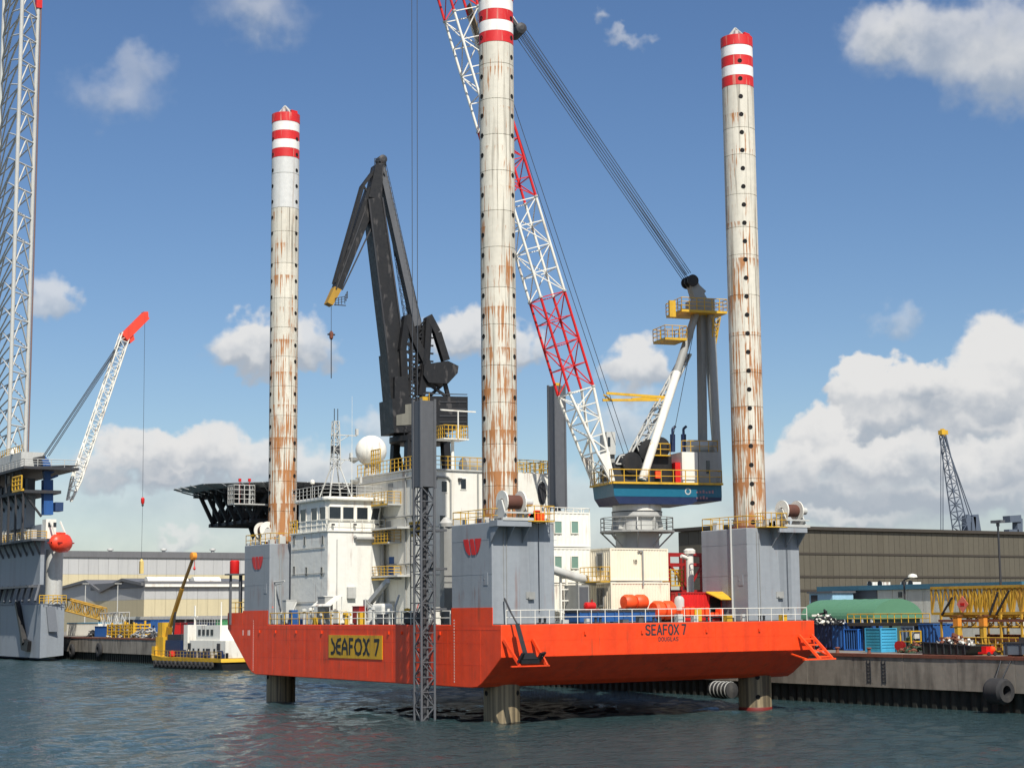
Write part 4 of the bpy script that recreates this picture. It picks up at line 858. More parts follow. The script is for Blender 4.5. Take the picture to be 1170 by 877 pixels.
# white stair frames and exhaust trunk between tower and containers
q0 = YP(641, 705, 3.5); q1 = YP(659, 655, 3.5)
t_ = thing('white_pipe_rack', 'white pipe rack with a fat bent pipe between the grey tower and the cream containers', 'pipe rack', (q0[0], 3.5, ZD))
m = MB()
for x in (q0[0], q1[0]):
    for y in (3.5, 5.0): m.bar((x, y, ZD+.012), (x, y, q1[2]), .16, .16)
for z in np.arange(ZD+.9, q1[2], .9): m.bar((q0[0], 3.48, z), (q1[0], 3.48, z), .1, .1)
m.build('frame', WHITE, t_)
a, b_, c = YP(630, 650, 3.2), YP(655, 658, 3.2), YP(680, 664, 3.2); MB().path([a, b_, c], .36, 10).build('fat_pipe', LGREY, t_)

# ---------------------------------------------------------------- clutter along the long side
q = XP(372, 690, -1.9); y = q[1]
t_ = thing('awning_frame', 'pale slanting awning on posts in front of the wheelhouse wall', 'awning', (-1.9, y, ZD))
MB().hexa([(-1.3, y-2.2, 9.75), (-1.3, y+1.6, 9.75), (-1.3, y+1.6, 9.82), (-1.3, y-2.2, 9.82)], [(-2.55, y-2.2, 8.85), (-2.55, y+1.6, 8.85), (-2.55, y+1.6, 8.92), (-2.55, y-2.2, 8.92)]).build('canopy', WHITE, t_)
m = MB()
for yy in (y-2.1, y+1.5): m.tube((-2.5, yy, ZD), (-2.5, yy, 8.86), .05, 6); m.tube((-1.35, yy, ZD), (-1.35, yy, 9.76), .05, 6)
m.each('post', LGREY, t_); MB().box(-2.2, -1.3, y-1.8, y+1.2, ZD+.02, ZD+1.1).build('bench_box', GREY, t_)
t_ = thing('davit_frame', 'grey pipe davit frame near the left grey tower', 'davit', (-2.2, 36.6, ZD))
MB().path([(-2.2, 38.8, ZD), (-2.2, 38.8, 11.2), (-2.2, 34.9, 11.3)], .07, 6).path([(-2.2, 36.9, ZD), (-2.2, 36.9, 11.0), (-2.2, 35.5, 11.1)], .06, 6).build('pipe', LGREY, t_); MB().lathe((-2.35, 37.6, 8.9), [(.2, -.06), (.42, -.05), (.42, .05), (.2, .06), (.2, -.06)], 16, (1, 0, 0), caps=False).build('lifebuoy', ORANGE2, t_)
cabn = [(-1.9, 34.5, 1.0, .9, 2.2, LGREY, 'pale grey deck locker beside the davit frame'), (-1.9, 26.8, .8, 1.5, 2.4, GREY, 'tall grey control cabinet at the near corner of the wheelhouse'), (-1.8, 24.3, .9, 1.6, 1.2, WHITE, 'low white chest on the long side deck'), (-1.7, 20.4, .8, 1.3, 1.5, DRED, 'dark red chest under the galleries'), (-1.8, 10.2, .9, 2.6, .9, DARK, 'low dark crate right behind the near pump tower'), (-1.9, 15.2, .8, 1.8, .8, DGREY, 'low charcoal crate left of the near pump tower')]
for x, y, w, l, h, mt, lab in cabn:
    t_ = thing('deck_chest', lab, 'chest', (x, y, ZD), 'chests along the long side deck'); o = MB().box(x-w/2, x+w/2, y-l/2, y+l/2, ZD+.1, ZD+h).build('body', mt, t_); bv = o.modifiers.new('b', 'BEVEL'); bv.width = .03
    MB().box(x-w/2-.03, x+w/2+.03, y-l/2-.03, y+l/2+.03, ZD+h, ZD+h+.07).build('lid', mt, t_); MB().box(x-w/2+.1, x+w/2-.1, y-l/2+.1, y-l/2+.25, ZD+.012, ZD+.1).box(x-w/2+.1, x+w/2-.1, y+l/2-.25, y+l/2-.1, ZD+.012, ZD+.1).each('foot', DARK, t_)
# provision crane
q = XP(424, 705, -1.2); y = q[1]; tip = XP(443, 663, -1.2)
t_ = thing('deck_crane', 'small grey knuckle deck crane with raised arm at the long side railing', 'deck crane', (-1.2, y, ZD))
MB().lathe((-1.2, y, ZD+.012), [(.5, 0), (.5, .2), (.36, .3), (.36, 1.7)], 14).build('pedestal', LGREY, t_); a = np.array((-1.2, y, ZD+1.7)); MB().bar(a+(0, .5, 0), tip, .36, .42).build('arm', LGREY, t_); MB().bar(a+(.3, .1, -.4), a*.5+np.array(tip)*.5+(.28, 0, 0), .14, .14).build('ram', STEEL, t_); MB().box(-1.5, -.9, y+.3, y+.9, ZD+1.4, ZD+2.1).build('turret', GREY, t_)
q = XP(437, 697, -1.3); t_ = thing('white_boat_engine', 'white rounded machinery cover beside the grey deck crane', 'machinery', (-1.3, q[1], ZD)); o = MB().box(-1.9, -.8, q[1]-1.2, q[1]+1.0, ZD+.35, ZD+1.75).build('cover', WHITE, t_); bv = o.modifiers.new('b', 'BEVEL'); bv.width = .3; bv.segments = 3
MB().box(-1.8, -.9, q[1]-1.0, q[1]+.8, ZD+.012, ZD+.36).build('base', DGREY, t_)
# hanging load block with hazard stripes and its wires
q = YP(474.5, 604, 9.0)
t_ = thing('hook_block', 'black and yellow striped hook block hanging before the galleries', 'hook block', (q[0], 9, q[2]-.7))
for k in range(5):
    z = q[2]+.55-k*.24; w = .5-.05*k; MB().prism([(q[0]-w, 8.85, z), (q[0]+w, 8.85, z+.1), (q[0]+w, 8.85, z-.13), (q[0]-w, 8.85, z-.23)][::-1], (0, .3, 0)).build('stripe', BLACK if k % 2 else YELLOW, t_)
MB().path([(q[0], 9, q[2]-.6), (q[0], 9, q[2]-1.0), (q[0]+.18, 9, q[2]-1.15), (q[0], 9, q[2]-1.3), (q[0]-.16, 9, q[2]-1.2)], .06, 6).build('hook', DARK, t_)
HOOKP = (q[0], 9.0, q[2]+.6)

# pipes, vents, hose reels and small gear fixed along the deck edge
rc_ = random.Random(11)
for k in range(26):
    y = 7.0+k*1.17+rc_.uniform(-.3, .3); x = rc_.uniform(-2.35, -1.5); t0 = rc_.choice('pvhb')
    if t0 == 'p': MB().path([(x, y, ZD), (x, y, ZD+rc_.uniform(.8, 2.2)), (x+rc_.uniform(.3, .9), y+.2, ZD+rc_.uniform(1.4, 2.4))], rc_.uniform(.04, .09), 6).build('deck_pipe', rc_.choice((LGREY, WHITE, GREY, RED)), hull)
    elif t0 == 'v': h0 = rc_.uniform(.7, 1.3); MB().lathe((x, y, ZD+.012), [(.12, 0), (.12, h0), (.28, h0+.05), (.26, h0+.25), (0, h0+.32)], 12).build('deck_vent', rc_.choice((WHITE, LGREY, YELLOW)), hull)
    elif t0 == 'h': MB().lathe((x-.2, y, ZD+.9), [(.15, 0), (.45, .02), (.45, .08), (.2, .1), (.2, .4), (.45, .42), (.45, .48), (.15, .5)], 14, (1, 0, 0)).box(x-.1, x+.2, y-.1, y+.1, ZD+.012, ZD+.6).build('hose_reel', rc_.choice((RED, DRED, DARK)), hull)
    else: w = rc_.uniform(.25, .5); MB().box(x-w, x+w, y-w, y+w, ZD+.012, ZD+rc_.uniform(.5, 1.5)).build('deck_box', rc_.choice((LGREY, WHITE, DGREY, YELLOW, BLUE)), hull)
for k in range(14):
    x = 1.5+k*1.75+rc_.uniform(-.4, .4); y = YA+rc_.uniform(.4, .9); w = rc_.uniform(.12, .28)
    if k % 3: MB().box(x-w, x+w, y-w, y+w, ZD+.012, ZD+rc_.uniform(.25, .7)).build('deck_box', rc_.choice((LGREY, DARK, DGREY, YELLOW)), hull)
    else: MB().lathe((x-.2, y, ZD+.012), [(.12, 0), (.1, .1), (.1, .35), (.16, .4), (0, .46)], 10).lathe((x+.25, y, ZD+.012), [(.12, 0), (.1, .1), (.1, .35), (.16, .4), (0, .46)], 10).each('bollard', DARK, hull)
# stowed wires and coamings on the tower fronts, lamps and cable runs on the deckhouses
for px, py in ((380, 600), (405, 600), (430, 600)):
    q = YP(px, py, wy0); MB().box(q[0]-.12, q[0]+.12, wy0-.25, wy0-.001, q[2], q[2]+.16).build('wall_lamp', DARK, wh)
for z in (9.3, 11.9, 14.2): MB().tube((wx0-.05, wy0+.5, z), (wx0-.05, wy1-.3, z), .03, 5).build('cable_run', GREY, wh)
MB().tube((wx0+.9, wy0-.06, ZD+.1), (wx0+.9, wy0-.06, 14.9), .05, 6).build('down_pipe', LGREY, wh)
for k in range(5):
    x = ax0+1.5+k*2.6; MB().box(x, x+.3, ay0-.3, ay0-.001, az_-.9, az_-.65).build('wall_lamp', DARK, acc)
MB().tube((ax0+6.2, ay0-.08, ZD+.1), (ax0+6.2, ay0-.08, az_-.2), .08, 6).build('down_pipe', GREY, acc)
for y in (ay0+1.0, ay0+2.2): MB().tube((ax0-.1, y, ZD+.1), (ax0-.1, y, az_-.3), .07, 6).build('down_pipe', GREY, acc)
# ---------------------------------------------------------------- white pedestal crane
cp_ = YP(728, 600, 12.0); PX_, PY_ = float(cp_[0]), 12.0
Fv = np.array((-.970, .2406, 0)); Nv = np.array((-.2406, -.970, 0)); Uv = np.array((0, 0, 1.)); PO = np.array((PX_, PY_, 0))
def K(px, py, b=0.):                                    # a point on the crane's own lengthwise plane at offset b
    return PL(px, py, PO+Nv*b, Nv)
def KL(px, py, b=0.): p = K(px, py, b)-PO; return float(p@Fv), float(p[2])
def G(a, b, z): return PO+Fv*a+Nv*b+Uv*z
BW = 2.5                                                # half width of the slewing deck
cr = thing('pedestal_crane', 'big white pedestal crane with teal slewing deck and red and white lattice boom', 'crane', (PX_, PY_, ZD))
zr0 = KL(728, 606, 0)[1]; zr1 = KL(728, 590, 0)[1]; zt1 = KL(728, 575, 2)[1]; zt2 = KL(760, 552, BW)[1]
MB().lathe((PX_, PY_, ZD+.012), [(2.15, 0), (2.15, 1), (1.95, 4), (1.95, zr0-ZD-.2)], 32).build('column', LGREY, cr)
m = MB()
for k in range(8):
    a = R_(k*45+10); d = np.array((math.cos(a), math.sin(a), 0)); e = np.array((-d[1], d[0], 0))*.05; o = np.array((PX_, PY_, 0))
    m.tube(o+d*1.9+Uv*(zr0-1.5), o+d*3.2+Uv*(zr0-.2), .07, 6)
    m.prism([o+d*1.9+e+Uv*(zr0+.1), o+d*2.35+e+Uv*(zr0+.1), o+d*2.1+e+Uv*(zr1+.2), o+d*1.9+e+Uv*(zr1+.2)], tuple(-2*e))
m.each('strut', LGREY, cr)
gal = MB().lathe((PX_, PY_, zr0-.2), [(1.9, 0), (3.35, 0), (3.35, .16), (1.9, .16)], 24, caps=False, smooth=False).build('ring_platform', GREY, cr)
rail([(PX_+3.25*math.cos(R_(a)), PY_+3.25*math.sin(R_(a)), zr0-.04) for a in range(0, 361, 24)], 1.15, 1.4, .04, 2).build('ring_railing', GREY, gal)
MB().lathe((PX_, PY_, zr0), [(1.9, 0), (1.9, zr1-zr0-.25), (2.25, zr1-zr0), (2.25, zr1-zr0+.35), (1.95, zr1-zr0+.4)], 32, caps=False).build('upper_column', LGREY, cr)
MB().lathe((PX_, PY_, zr1+.42), [(2.2, 0), (2.2, .55), (2.05, .6), (2.05, zt1-zr1-.35)], 32).build('slewing_ring', WHITE, cr)
MB().lathe((PX_, PY_, zr1+.36), [(2.28, 0), (2.28, .08)], 32).build('ring_seal', DARK, cr)
# slewing deck
aF = KL(700, 553, BW)[0]; aR = KL(824.5, 553, BW)[0]; zb = KL(740, 575.5, BW)[1]; zt = zt2; zm = zb+(zt-zb)*.36
m = MB(); m.prism([G(aF, BW, zt), G(aF-.15, BW, zm), G(aR, BW, zm), G(aR, BW, zt)][::-1], tuple(-Nv*2*BW)); m.build('slewing_deck_upper', TEAL, cr)
m = MB(); m.prism([G(aF-.15, BW-.02, zm), G(aF-.6, BW-.02, zb), G(aR+3.0, BW-.02, zb), G(aR+2.6, BW-.02, zb+.25), G(aR+.02, BW-.02, zb+.35), G(aR, BW-.02, zm)][::-1], tuple(-Nv*2*(BW-.02))); m.build('slewing_deck_lower', NAVY, cr)
MB().obox(PO, Fv, Nv, Uv, aR-.02, aF+.08, BW, BW+.35, zt-.1, zt+.08).obox(PO, Fv, Nv, Uv, aF+.02, aF+.3, -BW, BW, zt-.1, zt+.06).build('walkway', YELLOW, cr)
m = MB()
for k in range(6):
    for r0, zz in ((0, zm+.35), (1, zb+.5)):
        if r0 and k > 3: continue
        m.obox(PO, Fv, Nv, Uv, aR+2.3-k*.3, aR+2.3-k*.3+.18, BW-.03, BW+.012, zz, zz+.16+.06*(k % 3))
stuff(m.build('worn_marking', mat('worn_pink', S(160, 120, 130)), cr))
MB().lathe(G(aR+3.3, BW, zm+.5), [(.3, 0), (.3, .012), (.2, .012), (.2, 0)], 16, Nv, smooth=False, caps=False).build('round_emblem', LGREY, cr)
rail([G(aF+.2, -BW, zt+.06), G(aF+.2, BW+.3, zt+.06), G(aR+.1, BW+.3, zt+.08), G(aR+.1, -BW, zt+.06)], 1.1, 1.15, .045, 1).build('deck_railing', YELLOW, cr)
def kbox(mt, name, px0, px1, py0, py1, b0, b1, parent=cr):
    a0, z1 = KL(px0, py0, b1); a1, z0 = KL(px1, py1, b1); return MB().obox(PO, Fv, Nv, Uv, min(a0, a1), max(a0, a1), b0, b1, max(zt, min(z0, z1)), max(z0, z1)).build(name, mt, parent)
kbox(DARK, 'winch_housing', 701, 744, 528, 552, -1.8, 1.6)
m = MB(); q0, q1, q2, q3 = K(704, 530, 1.7), K(709, 520, 1.7), K(725, 519, 1.7), K(733, 530, 1.7); m.path([q0, q1, q2, q3, q0], .08, 6); m.path([q1, K(718, 530, 1.7), q2], .06, 6); m.build('winch_frame', LGREY, cr)
q = K(718, 529, 1.2); MB().lathe(q-Nv*1.0, [(.5, 0), (.95, .02), (.95, .1), (.7, .12), (.7, 1.8), (.95, 1.82), (.95, 1.9), (.5, 1.92)], 20, Nv).build('hoist_drum', BLACK, cr)
kbox(LGREY, 'operator_cab', 693, 703.5, 493, 519, -2.6, -.9); kbox(GREY, 'cab_stand', 694, 703, 519, 552, -2.4, -1.2)
kbox(GLASS, 'cab_window', 694, 697.5, 499, 510, -.9, -.88)
q = K(740, 517, .4)
for px, py, r_ in ((738, 516, 1.05), (750, 512, .95)): q = K(px, py, .2); MB().lathe(q-Nv*1.2, [(r_*.5, 0), (r_, .05), (r_, .15), (r_*.6, .2), (r_*.6, 2.0), (r_, 2.05), (r_, 2.15), (r_*.5, 2.2)], 20, Nv).build('luffing_drum', BLACK, cr)
kbox(BLACK, 'engine', 742, 768, 521, 551, -1.6, 1.2); kbox(RED, 'red_cabinet', 771.5, 778.5, 528, 551, -1, 1.7); kbox(ORANGE2, 'fuel_cap', 749, 755, 538, 546, 1.2, 1.5)
a0, z0 = KL(744, 519, 1.8); a1, _ = KL(766, 519, 1.8); o = MB().obox(PO, Fv, Nv, Uv, a1, a0, -1.8, 1.8, z0-.1, z0).build('upper_walkway', YELLOW, cr); rail([G(a0, 1.75, z0), G(a1, 1.75, z0), G(a1, -1.7, z0)], 1.0, .8, .045, 1).build('railing', YELLOW, o)
kbox(WHITE, 'machinery_house', 779, 798, 516, 551.5, -2.2, 2.1); kbox(GREY, 'house_shadow_end', 798, 821, 516, 551.5, -2.2, 2.09)  # right end of the house, painted grey for the leg's shadow on it
kbox(GLASS, 'door_window', 807, 811.5, 526, 541, 2.09, 2.12)
q0, q1 = K(786, 510, .6), K(816, 510, .6); MB().lathe(q0, [(.2, 0), (.62, .05), (.62, float(np.linalg.norm(q1-q0))-.05), (.2, float(np.linalg.norm(q1-q0)))], 18, -Fv).build('air_tank', LGREY, cr)
for px in (768.5, 781): q0, q1 = K(px, 516, -.6), K(px, 496, -.6); MB().tube(q0, q1, .24, 10).tube(q1, q1+(0, 0, .5), .12, 8).tube(q1+(0, 0, .5), q1+Fv*-.3+(0, 0, .75), .12, 8).build('exhaust_stack', NAVY, cr)
rail([K(779, 516, 2.0), K(820, 516, 2.0), G(KL(820, 516, 2)[0], -2, KL(820, 516, 2)[1])], 1.0, 1.0, .04, 1).build('roof_railing', YELLOW, cr)
# A-frame
top = K(800, 340, 0)
af = MB()
fr_ = MB()
for b in (-1.9, 1.9):
    base = K(734, 548, b); up = K(797, 352, b*.25); midp = base+(up-base)*.62
    MB().tube(base, midp, .38, 14, .38).build('mast_leg', WHITE, cr); MB().tube(midp, up, .38, 14, .34).build('mast_leg', GREY, cr)
    MB().tube(K(821, 551, b), K(812 if b > 0 else 806, 350, b*.3), .36, 12).build('rear_leg', GREY, cr)
lattice(K(724, 520, -.5), K(784, 405, -.2), Fv*.9, Nv*.9, Fv*.7, Nv*.7, 10, .09, .06).build('ladder_tower', LGREY, cr)
q0, q1 = K(803, 515, 0), K(801, 360, 0); MB().bar(q0, q1, .55, .7).build('tie_column', GREY, cr)
m = MB(); a, z = KL(800, 352, 0); m.obox(PO, Fv, Nv, Uv, a-.9, a+.9, -1.3, 1.3, z-.5, z+.7); m.prism([G(a+.7, .5, z+.7), G(a-.6, .5, z+.7), G(a+.4, .5, z+2.4), G(a+1.1, .5, z+2.0)], tuple(-Nv*1.0)); m.build('mast_head', GREY, cr)
q = K(788, 322, 0); MB().lathe(q-Nv*.8, [(.3, 0), (.55, .04), (.55, .2), (.4, .24), (.4, .7), (.55, .74), (.55, .9), (.4, .94), (.4, 1.4), (.55, 1.44), (.55, 1.6), (.3, 1.62)], 18, Nv).build('head_sheave', BLACK, cr)
q0 = K(803, 336, 0); MB().bar(q0, q, .7, .6).build('sheave_arm', GREY, cr)
def kplat(px0, px1, py, b0, b1, name):
    a0, z = KL(px0, py, b1); a1, _ = KL(px1, py, b1); o = MB().obox(PO, Fv, Nv, Uv, a1, a0, b0, b1, z-.3, z-.08).build(name, YELLOW, cr)
    rail([G(a1, b0, z-.08), G(a1, b1, z-.08), G(a0, b1, z-.08), G(a0, b0, z-.08), G(a1, b0, z-.08)], 1.1, .8, .04, 2).build('platform_railing', YELLOW, o); return o
kplat(779, 831, 352, -1.9, 1.7, 'top_platform'); kplat(760, 785, 384, -1.2, 1.6, 'lower_platform')
kbox(YELLOW, 'floodlight_panel', 765, 772.5, 343, 362, .8, 1.1)
m = MB(); 
for px in (814, 820): 
    pass
lattice(K(818, 362, 1.2), K(813, 415, .6), Fv*.7, Nv*.5, Fv*.15, Nv*.15, 6, .06, .04).build('hanging_ladder', YELLOW, cr)
m = MB(); a0 = K(693, 449, 1.0); a1 = K(763, 454, 1.0); m.bar(a0, a1, .16, .22); m.bar(a0+Uv*-.5+Nv*-1.0, a1-Nv*1.0+Uv*-.1, .16, .22); m.bar(K(690, 451, 1.0), K(700, 458, 0), .12, .12); m.bar(K(722, 456.5, -1), K(762, 453, -1), .2, .3); m.each('boom_stop', YELLOW, cr)
# boom
foot = K(689.5, 552, 0); tip = K(477, -150, 0); Bd = (tip-foot)/np.linalg.norm(tip-foot); LB = float(np.linalg.norm(tip-foot)); Dv = np.cross(Nv, Bd); Dv /= np.linalg.norm(Dv)
boom = MB().bar(foot-Nv*2.4, foot+Nv*2.4, .22, .22).build('boom_heel', WHITE, cr)
# stations along the boom where the colour changes, from the picture rows on its centre line
def tb(py):
    lo, hi = 0., 1.
    for _ in range(40):
        s = (lo+hi)/2; w = foot+(tip-foot)*s-CAM; row = 438.5+(-(w@_up)/(w@_fwd)*F_PX)*math.cos(ROLL)-((w@_right)/(w@_fwd)*F_PX)*math.sin(ROLL)
        if row > py: lo = s
        else: hi = s
    return lo*LB
st = [0, tb(447), tb(339), tb(232), tb(143), tb(16), tb(-95), LB]; cols = [WHITE, RED, WHITE, RED, WHITE, RED, WHITE]
WN, WD = 3.0, 2.35
lattice(foot, foot+Bd*(st[1]-.05), Nv*4.4, Dv*.25, Nv*WN, Dv*WD, 6, .14, .065).build('boom_section', WHITE, boom)
m = MB()
for b in (-1, 1): m.prism([foot+Nv*b*2.2+Bd*0, foot+Nv*b*2.15+Bd*2.6+Dv*.55, foot+Nv*b*2.15+Bd*2.6-Dv*.55], tuple(Nv*.1))
m.each('heel_plate', WHITE, boom)
for i in range(1, len(st)-1):
    w1 = 1.0 if i < 6 else .6
    lattice(foot+Bd*(st[i]+.05), foot+Bd*(st[i+1]-.05), Nv*WN, Dv*WD, Nv*WN*w1, Dv*WD*w1, 4 if i < 6 else 3, .13, .06).build('boom_section', cols[i], boom)
    m = MB(); m.lathe(foot+Bd*st[i]+Nv*WN/2+Dv*WD/2, [(.2, -.08), (.2, .08)], 8, Bd).lathe(foot+Bd*st[i]-Nv*WN/2+Dv*WD/2, [(.2, -.08), (.2, .08)], 8, Bd).lathe(foot+Bd*st[i]+Nv*WN/2-Dv*WD/2, [(.2, -.08), (.2, .08)], 8, Bd).lathe(foot+Bd*st[i]-Nv*WN/2-Dv*WD/2, [(.2, -.08), (.2, .08)], 8, Bd).each('pin_joint', LGREY, boom)
MB().obox(foot, Bd, Nv, Dv, tb(60), tb(5), -WN/2+.2, -WN/2+1.3, -WD/2-.1, -WD/2).build('boom_walkway', mat('walkway_tan', S(120, 100, 70), .7), boom)
MB().lathe(tip-Nv*.8, [(.3, 0), (.8, .05), (.8, 1.55), (.3, 1.6)], 18, Nv).build('tip_sheave', RED, boom)
# luffing pendants
blkp = K(592, 36, 0)
m = MB()
for k in range(8):
    b = -1.0+k*2.0/7; m.tube(K(786, 322, 0)+Nv*b*.7+Uv*(.7*(k % 2)), blkp+Nv*b+Uv*(.5*(k % 2)), .035, 5)
m.build('luffing_rope', ROPE, cr)
m = MB()
for b in (-.8, .8): m.tube(blkp+Nv*b, foot+Bd*(LB-2)+Nv*b, .06, 6)
m.build('pendant_bar', WHITE, cr)
MB().lathe(blkp-Nv*1.1, [(.2, 0), (.5, .04), (.5, 2.1), (.2, 2.2)], 16, Nv).bar(blkp, blkp+(tip-blkp)/np.linalg.norm(tip-blkp)*1.6, 1.0, .3).build('spreader_block', DARK, cr)
m = MB(); e0 = foot+Bd*(LB-1)
for px, py, b in ((716, 528, -.8), (722, 528, .4)): m.tube(K(px, py, b), foot+Bd*(LB-3)-Dv*WD*.7+Nv*b, .03, 5)
m.tube(K(768, 505, 0), K(797, 356, .4), .03, 5)
m.build('hoist_rope', ROPE, cr)
hk0 = tip+Fv*.3
m = MB()
pa = np.array(HOOKP)
for k in (-.22, .22): m.tube((hk0[0]+k*1.3, hk0[1], hk0[2]), (pa[0]+k, pa[1], pa[2]), .03, 5)
tag(m.build('hoist_wire', ROPE), 'pair of long thin hoist wires hanging down to the striped hook block', 'wire')

# ---------------------------------------------------------------- black level luffing crane on the quay behind
BY = XP(490, 525, 44.0)[1]; BO = np.array((44.0, BY, 0)); vd = BO[:2]-CAM[:2]; vd /= np.linalg.norm(vd)
bN = np.array((-vd[0], -vd[1], 0)); c_, s_ = math.cos(R_(22)), math.sin(R_(22)); bN = np.array((bN[0]*c_-bN[1]*s_, bN[0]*s_+bN[1]*c_, 0)); bF = np.array((bN[1], -bN[0], 0))
def BK(px, py, b=0.): return PL(px, py, BO+bN*b, bN)
def BL_(px, py, b=0.): p = BK(px, py, b)-BO; return float(p@bF), float(p[2])
def BG(a, b, z): return BO+bF*a+bN*b+Uv*z
bc = thing('luffing_crane', 'tall black double jib dockside crane with yellow jib tip behind the barge', 'crane', (BO[0], BO[1], QZ))
def plate(name, pts, b0, b1, mt, parent=bc):               # outline given along the crane's length, real thickness across it
    m = MB(); m.prism([BK(px, py, b1) for px, py in pts], tuple(-bN*(b1-b0))); return m.build(name, mt, parent)
a0, zp = BL_(475, 500)
m = MB(); cc_ = BG(BL_(480, 500)[0], 0, 0)
for sx in (-1, 1):
    for sy in (-1, 1): m.bar(cc_+bF*3.6*sx+bN*3.6*sy+Uv*QZ, cc_+bF*2.6*sx+bN*2.6*sy+Uv*(zp-.6), 1.0, 1.0)
for sx in (-1, 1): m.bar(cc_+bF*3.2*sx-bN*3.1+Uv*14, cc_+bF*3.2*sx+bN*3.1+Uv*14, .8, .8); m.bar(cc_-bF*3.1+bN*3.2*sx+Uv*14, cc_+bF*3.1+bN*3.2*sx+Uv*14, .8, .8); m.bar(cc_-bF*3.1+bN*3.1*sx+Uv*14.4, cc_+bF*2.6+bN*2.6*sx+Uv*(zp-1), .5, .5)
m.build('portal', BLACK, bc)
MB().lathe(cc_+Uv*(zp-.9), [(3.9, 0), (4.2, .2), (4.2, .9), (3.6, 1.0), (3.4, 1.9), (3.3, 2.3)], 28).lathe(cc_+Uv*(QZ+16), [(1.6, 0), (1.6, zp-QZ-17)], 16).build('slewing_base', BLACK, bc)
rail([cc_+(4.1*math.cos(R_(a)), 4.1*math.sin(R_(a)), zp-0) for a in range(0, 361, 30)], 1.2, 2, .05, 1).build('ring_railing', DARK, bc)
plate('crane_cab', [(448, 455), (480, 455), (480, 494), (450, 494)], -2.6, 2.4, BLACKW)
o = plate('cab_front', [(463, 462), (470, 461), (470, 485), (453, 486), (453, 474), (463, 472)], 2.41, 2.5, mat('cab_panel', S(112, 110, 100), .6, dirt=.5))
plate('machinery_house', [(482, 452), (534.5, 453), (534.5, 488), (482, 493)], -3.2, 3.2, BLACKW)
m = MB()
for py in (459, 467, 475, 482): m.bar(BK(502, py, 3.24), BK(533, py, 3.24), .1, .18)
m.each('house_louvre', DARK, bc)
plate('house_roof_rail', [(483, 449), (534, 450), (534, 451), (483, 450)], 3.1, 3.2, DARK)
plate('counterweight', [(485, 416), (512, 412), (524, 418), (523, 426), (512, 438), (490, 437), (484, 428)], -2.4, 2.4, BLACKW)
def blade(name, c0, w0, c1, w1, b0, b1, mt=BLACKW):
    (x0, y0), (x1, y1) = c0, c1; d = np.array((x1-x0, y1-y0), float); d /= np.linalg.norm(d); e = np.array((-d[1], d[0]))
    q = [np.array(c0)+e*w0/2, np.array(c1)+e*w1/2, np.array(c1)-e*w1/2, np.array(c0)-e*w0/2]; return plate(name, q, b0, b1, mt)
blade('main_jib', (452, 402), 21, (429, 226), 17, -1.2, 1.2); blade('main_jib_head', (429, 226), 15, (434, 188), 9, -1.0, 1.0); blade('main_jib_foot', (462, 486), 25, (452, 402), 20, -1.6, 1.6)
m = MB()
for b in (1.22,):
    pass
blade('jib_hinge', (461, 490), 20, (458, 430), 14, -2.2, 2.2)
blade('fore_jib', (428, 216), 15, (386, 331), 8, -.8, .8); blade('fore_jib_tip', (386.5, 329), 8.6, (377.5, 347), 7, -.82, .82, mat('old_yellow', S(170, 130, 40), .6, dirt=.5))
m = MB(); pts = [BK(430, 192, .5), BK(415, 212, .5), BK(383.5, 323, .5)]
for a, b_ in zip(pts, pts[1:]): m.bar(a, b_, .35, .35); m.bar(a-bN*1.0, b_-bN*1.0, .35, .35)
m.bar(pts[1], BK(424, 226, .5), .25, .25); m.build('fore_jib_tie', BLACK, bc)
for (x0, y0), (x1, y1), b in (((443, 404), (421.5, 228), 1.26), ((462, 400), (437, 226), 1.26), ((432, 188), (440, 200), .8), ((417, 240), (384, 330), .83), ((434, 240), (391, 331), .83)): MB().bar(BK(x0, y0, b), BK(x1, y1, b), .22, .16).build('jib_flange', DARK, bc)
blade('back_stay', (436, 186), 7, (478, 372), 9, -.7, .7, DGREY); blade('stay_lever', (478, 372), 12, (486, 414), 9, -.6, .6)
m = MB()
for k in range(30): t0 = k/30; p = BK(438+42*t0, 184+186*t0, .75); m.tube(p, p+Uv*.9, .03, 4)
m.tube(BK(439.5, 180, .75), BK(481, 366, .75), .04, 4); m.build('stay_railing', DARK, bc)
m = MB(); lattice(BK(443, 222, -.6), BK(470, 400, -.6), bF*.6, bN*.5, None, None, 26, .04, .025, m); m.build('jib_ladder', DARK, bc)
for (x0, y0), (x1, y1), (x2, y2) in (((464, 360), (472, 385), (489, 420)), ((489, 361), (499, 380), (509, 412)), ((464, 362), (459, 400), (462, 452)), ((489, 364), (486, 410), (480, 452))):
    m = MB()
    for b in (-1.8, 1.5): m.bar(BK(x0, y0, b), BK(x1, y1, b), .95, .95); m.bar(BK(x1, y1, b), BK(x2, y2, b), 1.0, 1.0)
    m.each('tower_arm', BLACK, bc)
m = MB()
for y in (374, 383, 392, 401, 410, 419, 428, 437, 446):
    for b in (-1.8, 1.5): m.bar(BK(463, y, b), BK(495, y+3, b), .22, .22); m.bar(BK(463, y, b), BK(486, y+14, b), .2, .2); m.bar(BK(487, y-10, b), BK(470, y+10, b), .2, .2)
    m.bar(BK(466, y, -1.8), BK(466, y, 1.5), .2, .2); m.bar(BK(486, y, -1.8), BK(486, y, 1.5), .2, .2)
